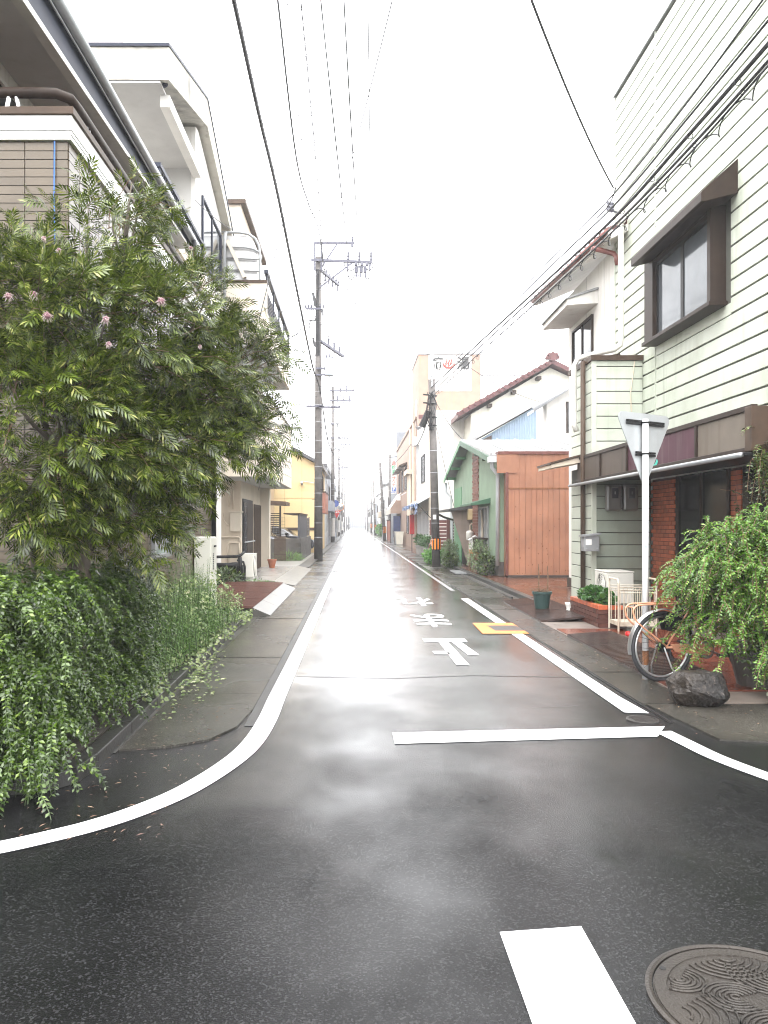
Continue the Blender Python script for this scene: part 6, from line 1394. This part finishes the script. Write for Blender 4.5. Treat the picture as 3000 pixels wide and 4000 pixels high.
twig = mat('brown_twig', (.13,.075,.04), .6, .3, 14)
# ---- grevillea-like tree on the left
g_leaf = leafmat('lobed_leaf', (.014,.028,.0035), (.115,.158,.018), .25, .17, (.33,.33,.1))
tree = thing('shrub_tree', 'dense feathery-leaved tree with pink spider flowers in front of the tiled house', 'tree', (-2.08,5.8,.09))
def U(u, v, y): return np.array(PY(u, v, y))
lobes = [((235,540),105,120,6.1,.45),((40,640),100,100,5.6,.4),((225,740),220,140,5.8,1.5),((485,810),95,100,6.7,.9),((410,680),85,85,6.6,.4),((300,975),140,105,6.0,1.1),((105,930),180,160,5.3,1.5),((550,925),50,45,6.9,.28),((235,1130),140,80,6.0,.5),((265,1080),90,60,6.0,.35),((60,1060),120,90,5.3,.5),((380,890),130,120,6.3,1.0),((150,700),180,150,5.5,1.1),((280,450),50,50,6.3,.1)]
P = []; D = []; wsum = sum(l[4] for l in lobes); NT = 1150
for (c, ru, rv, y, w) in lobes:
    cc = U(*c, y); r = np.array([ru*y/F, max(ru,rv)*.85*y/F, rv*y/F]); n = int(NT*w/wsum)
    d = norm(RNG.normal(size=(n,3))); rad = RNG.uniform(.45,1,(n,1))**.4
    p = cc+d*r*rad; dd = norm(d*r/np.max(r)+RNG.normal(size=(n,3))*.35+np.array([.25,-.05,.15])); P.append(p); D.append(dd)
P = np.concatenate(P); D = np.concatenate(D)
ok = ~((P[:,0] < SX+.06) & (P[:,1] > NX-.12)); P, D = P[ok], D[ok]
trunk_p = np.array([-2.08,5.8,.05])
# trunk and limbs
tb = MB(); tb.tube(smooth([(-2.08,5.8,.05),(-2.1,5.82,.6),(-2.05,5.78,1.2),(-2.12,5.8,1.8)], 5), [.075-.0012*i for i in range(16)], 10).tube(smooth([(-2.2,5.75,.05),(-2.28,5.7,.7),(-2.35,5.62,1.4)], 5), [.05-.001*i for i in range(11)], 8)
tb.build('trunk', bark, tree, smooth=True)
lb = MB()
for i, (c, ru, rv, y, w) in enumerate(lobes):
    e = Vector(U(*c, y)); s = Vector((-2.1,5.8,1.0+.06*i)); m_ = s.lerp(e, .5)+Vector((random.uniform(-.1,.1),random.uniform(-.1,.1),.15))
    lb.tube(smooth([tuple(s),tuple(m_),tuple(e)], 5), [.04-.0028*j for j in range(11)], 6)
    for q in range(5):
        f = e+Vector(RNG.normal(size=3))*.16; lb.tube([m_.lerp(e, .5), m_.lerp(f, .7), f], [.014,.01,.005], 5)
lb.build('limbs', bark, tree, smooth=True)
tw = MB()
nl = 8; LP = []; LD = []; LN = []; LS = []
for i in range(len(P)):
    d = D[i]; L = random.uniform(.16,.34); dr = d+np.array([0,0,-.25]); 
    for j in range(nl):
        t = (j+random.random()*.5)/nl; p = P[i]+d*L*t-np.array([0,0,.06*t*t]); an = j*2.4+random.random(); a = np.array([0,0,1.]) if abs(d[2]) < .9 else np.array([1.,0,0]); x = norm(np.cross(d, a)); yv = np.cross(d, x)
        o_ = x*math.cos(an)+yv*math.sin(an); ld = d*.75+o_*.75+np.array([.0,-.1,-.12]); LP.append(p); LD.append(ld); LN.append(np.array([0,-.25,1.])+o_*.25+RNG.normal(size=3)*.3); LS.append(random.uniform(.65,1.12)*(1-.3*(t > .85)))
    if i%2 == 0: tw.tube([tuple(P[i]-d*.12), tuple(P[i]+d*L*.5), tuple(P[i]+d*L-np.array([0,0,.05]))], [.004,.0032,.002], 4)
tw.build('twigs', twig, tree, kind='stuff')
V, T = pinnate(); LP = np.array(LP); ok = ~((LP[:,0] < SX+.03) & (LP[:,1] > NX-.05))
scatter('crown', V, T, frames(np.array(LD)[ok], np.array(LN)[ok]), LP[ok], g_leaf, tree, np.array(LS)[ok], kind='stuff')
fl_m = leafmat('pink_stamen', (.5,.38,.37), (.62,.56,.5), .5, .3); fl_c = mat('dark_pink_flower', (.2,.09,.11), .6, .2, 20)
for (u, v, y, s) in ((18,640,5.2,1.0),(72,636,5.2,1.0),(102,682,5.1,1.1),(229,690,5.1,.95),(348,650,5.3,1.05),(235,743,5.1,.7),(432,748,5.9,.5),(127,540,5.3,.6),(95,515,5.4,.6),(412,535,6.4,.6)):
    c = Vector(PY(u, v, y-.35)); mb = MB()
    for q in range(70):
        d = Vector(RNG.normal(size=3)).normalized(); l_ = random.uniform(.45,.9); mb.tube([c+d*.008*s, c+d*.03*s*l_, c+d*.043*s*l_+Vector((0,0,-.008))], [.0016,.0013,.001], 3)
    f = mb.build('flower', fl_m, tree); MB().lathe([(.004,-.02*s),(.02*s,-.008*s),(.02*s,.01*s),(.004,.02*s)], c, 8).build('flower_heart', fl_c, f)
# ---- arching shrubs with small paired leaves
def arching(origins, dirs, Ls, leaf, step, m, par, grav=.9, side=.8, stem_m=None, stems=True, ls=(.8,1.15), clip=None, sub=0, name='foliage'):
    LP, LD, LN, LS = [], [], [], []; st = MB(); todo = [(o, d, L, 0) for o, d, L in zip(origins, dirs, Ls)]
    while todo:
        o, d, L, lev = todo.pop(); d = norm(np.array(d)); n = max(4, int(L/step)); ph = random.random()*6.28; wob = RNG.normal(size=3)*.06; pts = []
        for i in range(n+1):
            t = i/n; p = o+d*L*t*(1-.15*t)+np.array([0,0,-grav*L*t*t*.75])+wob*math.sin(t*4+ph)*L*.5; pts.append(p)
        pts = np.array(pts)
        if sub and lev == 0:
            for q in range(sub):
                i = random.randint(n//4, n-1); tg = norm(pts[min(i+1,n)]-pts[i]); todo.append((pts[i], tg*.8+RNG.normal(size=3)*.55, L*random.uniform(.25,.45), 1))
        if stems and n > 5: st.tube([tuple(pts[int(n*f)]) for f in (0,.25,.5,.75,1)], [.004,.0032,.0026,.002,.0012], 4)
        tg = norm(np.gradient(pts, axis=0))
        for i in range(1, n+1):
            if lev == 0 and i < n*.12: continue
            up = np.array([0,-.3,1.]); sd = norm(np.cross(tg[i], up)); 
            for s in (-1,1):
                dd = tg[i]*.6+sd*s*side+RNG.normal(size=3)*.18; LP.append(pts[i]); LD.append(dd); LN.append(up+RNG.normal(size=3)*.35); LS.append(random.uniform(*ls)*(1-.35*(i/n)**3))
    LP, LD, LN, LS = map(np.array, (LP, LD, LN, LS))
    if clip is not None: ok = clip(LP); LP, LD, LN, LS = LP[ok], LD[ok], LN[ok], LS[ok]
    if stems: st.build('stems', stem_m or twig, par, kind='stuff')
    scatter(name, *leaf, frames(LD, LN), LP, m, par, LS, kind='stuff')
ab_leaf = leafmat('small_shrub_leaf', (.013,.03,.004), (.062,.11,.012), .28, .14, (.15,.21,.04))
ab_leaf2 = leafmat('small_bush_leaf', (.045,.11,.014), (.12,.25,.03), .26, .3, (.28,.4,.08))
lsb = thing('bush', 'large dark green shrub of arching sprays spilling over the left kerb', 'bush', (-2.3,5.6,.09))
O, Dd, Ls = [], [], []
for i in range(2300):
    y = random.choice((random.uniform(4.45,6.75), random.uniform(4.4,5.6))); f = random.random(); hmax = 1.34; z = .25+f*(hmax-.35)
    x = -2.3+random.uniform(-.95,.38) if y < 6.3 else -2.15+random.uniform(-.15,.3)
    if i%4 == 0 and y < 6.2: x = random.uniform(-5.2,-2.9)
    O.append(np.array([x, y, z])); e = random.uniform(-.1,.9); a = random.uniform(-1.9,.5) if y < 5.4 else random.uniform(-1.2,.6); Dd.append((math.cos(a)*1.0, math.sin(a), e)); Ls.append(random.uniform(.2,.48))
for i in range(340):
    O.append(np.array([random.choice((random.uniform(-3.0,-1.75),random.uniform(-5,-2))), random.uniform(4.4,4.75), random.uniform(.15,.8)])); Dd.append((random.uniform(-.3,.5), -random.uniform(.3,1), random.uniform(-.3,.4))); Ls.append(random.uniform(.25,.5))
arching(O, Dd, Ls, small_leaf(.036,.0105), .02, ab_leaf, lsb, grav=.95, stem_m=MATS.get('green_stem') or mat('green_stem', (.05,.08,.025), .6), clip=lambda p: (p[:,2] > .03) & ~((p[:,0] < SX+.02) & (p[:,1] > NX-.02)), sub=2)
rbush = thing('bush', 'bright green drooping shrub covering the front of the bicycle on the right', 'bush', (3.85,7.3,.02))
O, Dd, Ls = [], [], []
for i in range(720):
    c = np.array(random.choice(([3.5,7.1,1.02],[3.55,7.15,1.22],[3.9,7.1,1.3],[4.2,7.0,1.25],[3.6,7.1,.7],[4.0,6.95,.8]))); d = norm(RNG.normal(size=3)); p = c+d*np.array([.34,.32,.34])*random.uniform(.2,1)
    O.append(p); h = norm(np.array([d[0]-.12, d[1]-.35, 0])); up_ = random.random() < .3; Dd.append(h*(.5 if up_ else 1)+np.array([0,0,random.uniform(1.6,2.6) if up_ else random.uniform(.0,1.0)])); Ls.append(random.uniform(.35,.65) if up_ else random.uniform(.22,.7))
arching(O, Dd, Ls, small_leaf(.038,.0095), .021, ab_leaf2, rbush, grav=.7, clip=lambda p: (p[:,2] > .04), sub=3)
mb = MB()
for k_ in range(14): a = random.uniform(0,6.28); mb.tube(smooth([(3.85+.1*math.cos(a),7.3+.08*math.sin(a),.3),(3.82+.16*math.cos(a),7.25+.14*math.sin(a),.8),(3.75+.4*math.cos(a),7.2+.35*math.sin(a),1.35)], 4), .008, 5)
mb.build('trunk_stems', bark, rbush); MB().lathe([(.2,.02),(.27,.34),(.3,.35),(.3,.4),(.25,.4)], (3.85,7.3,0), 24).build('pot', mat('dark_pot', (.05,.045,.04), .5, .2, 5), rbush)
edge = thing('bush', 'darker leafy bush at the right edge of the pavement', 'bush', (4.15,6.6,.02)); O, Dd, Ls = [], [], []
for i in range(260):
    d = norm(RNG.normal(size=3)); p = np.array([4.05,6.75,.62])+d*np.array([.36,.35,.42])*random.uniform(.3,1); O.append(p); Dd.append((d[0]-.1,d[1]-.4,random.uniform(0,.9))); Ls.append(random.uniform(.2,.5))
arching(O, Dd, Ls, broad_leaf(.055,.017), .035, ab_leaf, edge, clip=lambda p: p[:,2] > .03, sub=1)
mb = MB()
for k_ in range(10): a = random.uniform(0,6.28); mb.tube(smooth([(4.1,6.7,.02),(4.1+.1*math.cos(a),6.7+.1*math.sin(a),.4),(4.05+.3*math.cos(a),6.7+.25*math.sin(a),.85)], 4), .008, 5)
mb.build('trunk_stems', bark, edge); MB().lathe([(.2,.02),(.3,.1),(.31,.12),(.28,.12)], (3.75,6.35,0), 24).build('pot_saucer', mat('pale_green_pot', (.14,.15,.11), .5, .2, 5), edge)
vine = thing('vine', 'hanging vine strands trailing down from the shop fascia at the right edge', 'vine', (4.6,8.3,.6))
O, Dd, Ls = [], [], []
for i in range(46): O.append(np.array(PY(random.uniform(1622,1690), random.uniform(960,1010), 8.0))); Dd.append((random.uniform(-.3,.3),-.3,random.uniform(-.6,.3))); Ls.append(random.uniform(.15,.5))
for i in range(3): O.append(np.array(PY(1640-18*i, 1000+30*i, 9.2))); Dd.append((0,0,-1)); Ls.append(1.0)
O.append(np.array(PY(1636,925,8.0))); Dd.append((-.5,-.2,.3)); Ls.append(.3); O.append(np.array(PY(1560,1060,9))); Dd.append((.8,-.2,.1)); Ls.append(.5)
arching(O, Dd, Ls, small_leaf(.045,.011), .028, ab_leaf, vine)
# ---- weeds and variegated ivy on the left
wd_leaf = leafmat('weed_leaf', (.08,.17,.035), (.19,.33,.08), .4, .4); iv_leaf = leafmat('variegated_ivy_leaf', (.09,.16,.04), (.32,.38,.15), .4, .35, (.6,.6,.4))
wd = thing('weed_clump', 'tall narrow-leaved weeds growing by the wall next to the water heater', 'weeds', (-2.05,9,.09))
V, T = small_leaf(.085,.0085); LP, LD, LN, LS = [], [], [], []; st = MB()
for i in range(260):
    y = random.uniform(7.2,11.3); x = random.uniform(-2.3,-1.72); h = random.uniform(.35,.9)*(1.15 if x < -2.0 else .8); tip = np.array([x+random.uniform(-.1,.12), y+random.uniform(-.15,.1), h+.09]); b = np.array([x,y,.08]); st.tube([tuple(b), tuple((b+tip)/2), tuple(tip)], [.004,.003,.0015], 4)
    n = int(h/.014)
    for j in range(n):
        t = .15+.85*j/n; a = j*2.4; LP.append(b+(tip-b)*t); LD.append((math.cos(a)*.8, math.sin(a)*.8, .45)); LN.append((0,0,1)); LS.append(random.uniform(.6,1.1)*(1-.6*t**2))
st.build('stems', mat('green_stem', (.08,.13,.04), .6), wd, kind='stuff'); scatter('leaves', V, T, frames(np.array(LD), np.array(LN, float)), np.array(LP), wd_leaf, wd, np.array(LS), kind='stuff')
iv = thing('ivy', 'cream edged variegated ivy creeping over the left kerb', 'ivy', (-1.9,8,.09)); V, T = broad_leaf(.045,.021); LP, LD, LN, LS = [], [], [], []
for i in range(5200):
    y = random.uniform(6.2,12.6); q = random.random()
    if q < .5: p = (random.uniform(-2.35,-1.8), y, random.uniform(.1,.2)+max(0,.75-abs(y-10.5)*.25)*random.random())
    elif q < .75: p = (-1.75+random.uniform(-.12,.1), y, random.uniform(.03,.18))
    else: p = (random.uniform(-2.38,-2.1), random.uniform(7.2,12), random.uniform(.15,.85))
    if q < .75 and mn.noise(Vector((p[0]*3,y*1.3,2))) < -.05: continue
    LP.append(p); a = random.uniform(0,6.28); LD.append((math.cos(a),math.sin(a),-.3)); LN.append((.45+random.gauss(0,.3),-.5+random.gauss(0,.3),.8)); LS.append(random.uniform(.6,1.2))
for i in range(260): t = random.random(); p = (-1.66+.5*t*random.random(), 8.2+random.gauss(0,.5)-t, .03); LP.append((min(p[0],-1.3),p[1],.03)); a = random.uniform(0,6.28); LD.append((math.cos(a),math.sin(a),.1)); LN.append((0,-.2,1)); LS.append(random.uniform(.5,1))
scatter('leaves', V, T, frames(np.array(LD, float), np.array(LN, float)), np.array(LP, float), iv_leaf, iv, np.array(LS), kind='stuff')
# fallen leaves and needles along the left gutter
fl2 = leafmat('fallen_leaf', (.16,.07,.045), (.3,.2,.12), .5, .1); V, T = small_leaf(.05,.0035); n = 420
LP = np.stack([RNG.uniform(-2.6,-.95,n), RNG.uniform(3.7,6.6,n), np.full(n,.024)], -1); LP = LP[(LP[:,0] > -1.65) | (LP[:,1] < 4.3)]; LP[LP[:,1] < 5.2, 2] = .009; n = len(LP); a = RNG.uniform(0,6.28,n)
lit = scatter('fallen_leaves', V, T, frames(np.stack([np.cos(a),np.sin(a),np.zeros(n)],-1), np.tile([0,0,1.],(n,1))+RNG.normal(size=(n,3))*.15), LP, fl2, None, RNG.uniform(.3,1.0,n), kind='stuff'); 
tag(lit, 'scattered fallen needle leaves along the left gutter', 'leaf litter')
n = 160; LP = np.stack([RNG.uniform(2.5,3.3,n), RNG.uniform(5.6,14,n), np.full(n,.024)], -1); a = RNG.uniform(0,6.28,n)
lit = scatter('fallen_leaves', *small_leaf(.035,.007), frames(np.stack([np.cos(a),np.sin(a),np.zeros(n)],-1), np.tile([0,0,1.],(n,1))+RNG.normal(size=(n,3))*.2), LP, fl2, None, RNG.uniform(.4,1.0,n), kind='stuff'); tag(lit, 'scattered small brown leaves on the right pavement', 'leaf litter')
# ---- small plants on the right
def clump(name, label, c, r, n, leaf, m, stems=6, cat='plant', up=.4):
    t = thing(name, label, cat, (c[0],c[1],c[2]-r[2])); d = norm(RNG.normal(size=(n,3))); p = np.array(c)+d*np.array(r)*RNG.uniform(.45,1,(n,1)); p = p[p[:,2] > c[2]-r[2]*.95]; d = d[:len(p)]; n = len(p); d = norm(p-np.array(c))
    scatter('foliage', *leaf, frames(d*.8+RNG.normal(size=(n,3))*.5, np.tile([0,-.3,1.],(n,1))+RNG.normal(size=(n,3))*.4), p, m, t, RNG.uniform(.6,1.2,n), kind='stuff'); mb = MB()
    for k_ in range(stems): a = random.uniform(0,6.28); mb.tube([(c[0],c[1],c[2]-r[2]),(c[0]+r[0]*.3*math.cos(a),c[1]+r[1]*.3*math.sin(a),c[2]),(c[0]+r[0]*.75*math.cos(a),c[1]+r[1]*.75*math.sin(a),c[2]+r[2]*.6)], [.012,.008,.004], 5)
    mb.build('stems', twig, t); return t
br_leaf = leafmat('bright_leaf', (.07,.2,.03), (.16,.36,.06), .4, .4); dk_leaf = leafmat('planter_leaf', (.03,.09,.02), (.07,.17,.035), .3, .3); na_leaf = leafmat('nandina_leaf', (.09,.15,.06), (.22,.3,.14), .45, .35)
clump('planter_plant', 'glossy dark green plants growing in the red brick planter', (3.82,12.15,.42), (.2,.72,.13), 800, broad_leaf(.085,.04), dk_leaf)
clump('bush', 'bright green low bush just beyond the striped pole', (3.25,30.6,.3), (.55,1.0,.34), 1600, broad_leaf(.11,.04), br_leaf, cat='bush')
clump('bush', 'pale feathery bush to the right of the striped pole', (3.55,28.6,.5), (.32,.8,.5), 2200, small_leaf(.1,.012), na_leaf, cat='bush'); clump('bush', 'dark low shrub at the foot of the striped pole', (3.4,27.2,.26), (.3,.55,.25), 900, broad_leaf(.09,.03), ab_leaf, cat='bush')
clump('nandina_shrub', 'thin airy shrub in front of the green house wall', (3.75,23.2,.6), (.36,.9,.52), 1500, small_leaf(.075,.013), na_leaf, 14, 'bush'); clump('shrub', 'darker shrub at the base of the green house beside the orange shed', (3.8,22.3,.4), (.25,.5,.38), 700, broad_leaf(.08,.026), ab_leaf, 8, 'bush')
clump('grass_tuft', 'tuft of weeds at the foot of the dark block wall', (-2.75,31.9,.2), (.6,.3,.2), 700, small_leaf(.2,.008), wd_leaf, 4, 'weeds'); clump('fern', 'fern growing under the black pipe rail', (-3.1,18.3,.25), (.45,.4,.25), 500, small_leaf(.16,.02), ab_leaf, 4, 'fern'); clump('moss_patch', 'weeds growing along the edge of the tiled porch', (-2.5,19.2,.1), (.6,.25,.09), 600, small_leaf(.06,.008), wd_leaf, 2, 'weeds')
for i, (x, y, s, l) in enumerate(((3.4,35.5,.3,'leafy potted plant, nearest of the row by the roller shutters'),(3.5,38,.35,'leafy potted plant second in the row by the roller shutters'),(3.45,41,.3,'leafy potted plant third in the row by the roller shutters'))):
    t = clump('potted_plant', l, (x,y,.75), (s,s,.3), 500, broad_leaf(.1,.03), dk_leaf, 5); MB().lathe([(.16,0),(.22,.4),(.25,.4),(.25,.46),(.2,.46)], (x,y,0), 14).build('pot', mat('grey_pot', (.3,.29,.27), .6, .15, 5), t)
clump('bush', 'green bush by the third striped pole far along the street', (3.7,110,.8), (.7,3,.8), 1200, broad_leaf(.3,.12), br_leaf, cat='bush')
# ================================================================== rain haze
MB().box(-60,60,-18,440,-1.03,27).build('haze', None, kind='stuff')
hz = [o for o in bpy.data.objects if o.name == 'haze'][0]; hm = bpy.data.materials.new('rain_haze'); hm.use_nodes = True; ht = hm.node_tree; ht.nodes.remove(ht.nodes['Principled BSDF'])
pv = ht.nodes.new('ShaderNodeVolumePrincipled'); pv.inputs['Color'].default_value = (.97,.98,1,1); pv.inputs['Density'].default_value = .0015; pv.inputs['Anisotropy'].default_value = .2
ht.links.new(pv.outputs[0], ht.nodes['Material Output'].inputs['Volume']); hz.data.materials.clear(); hz.data.materials.append(hm)
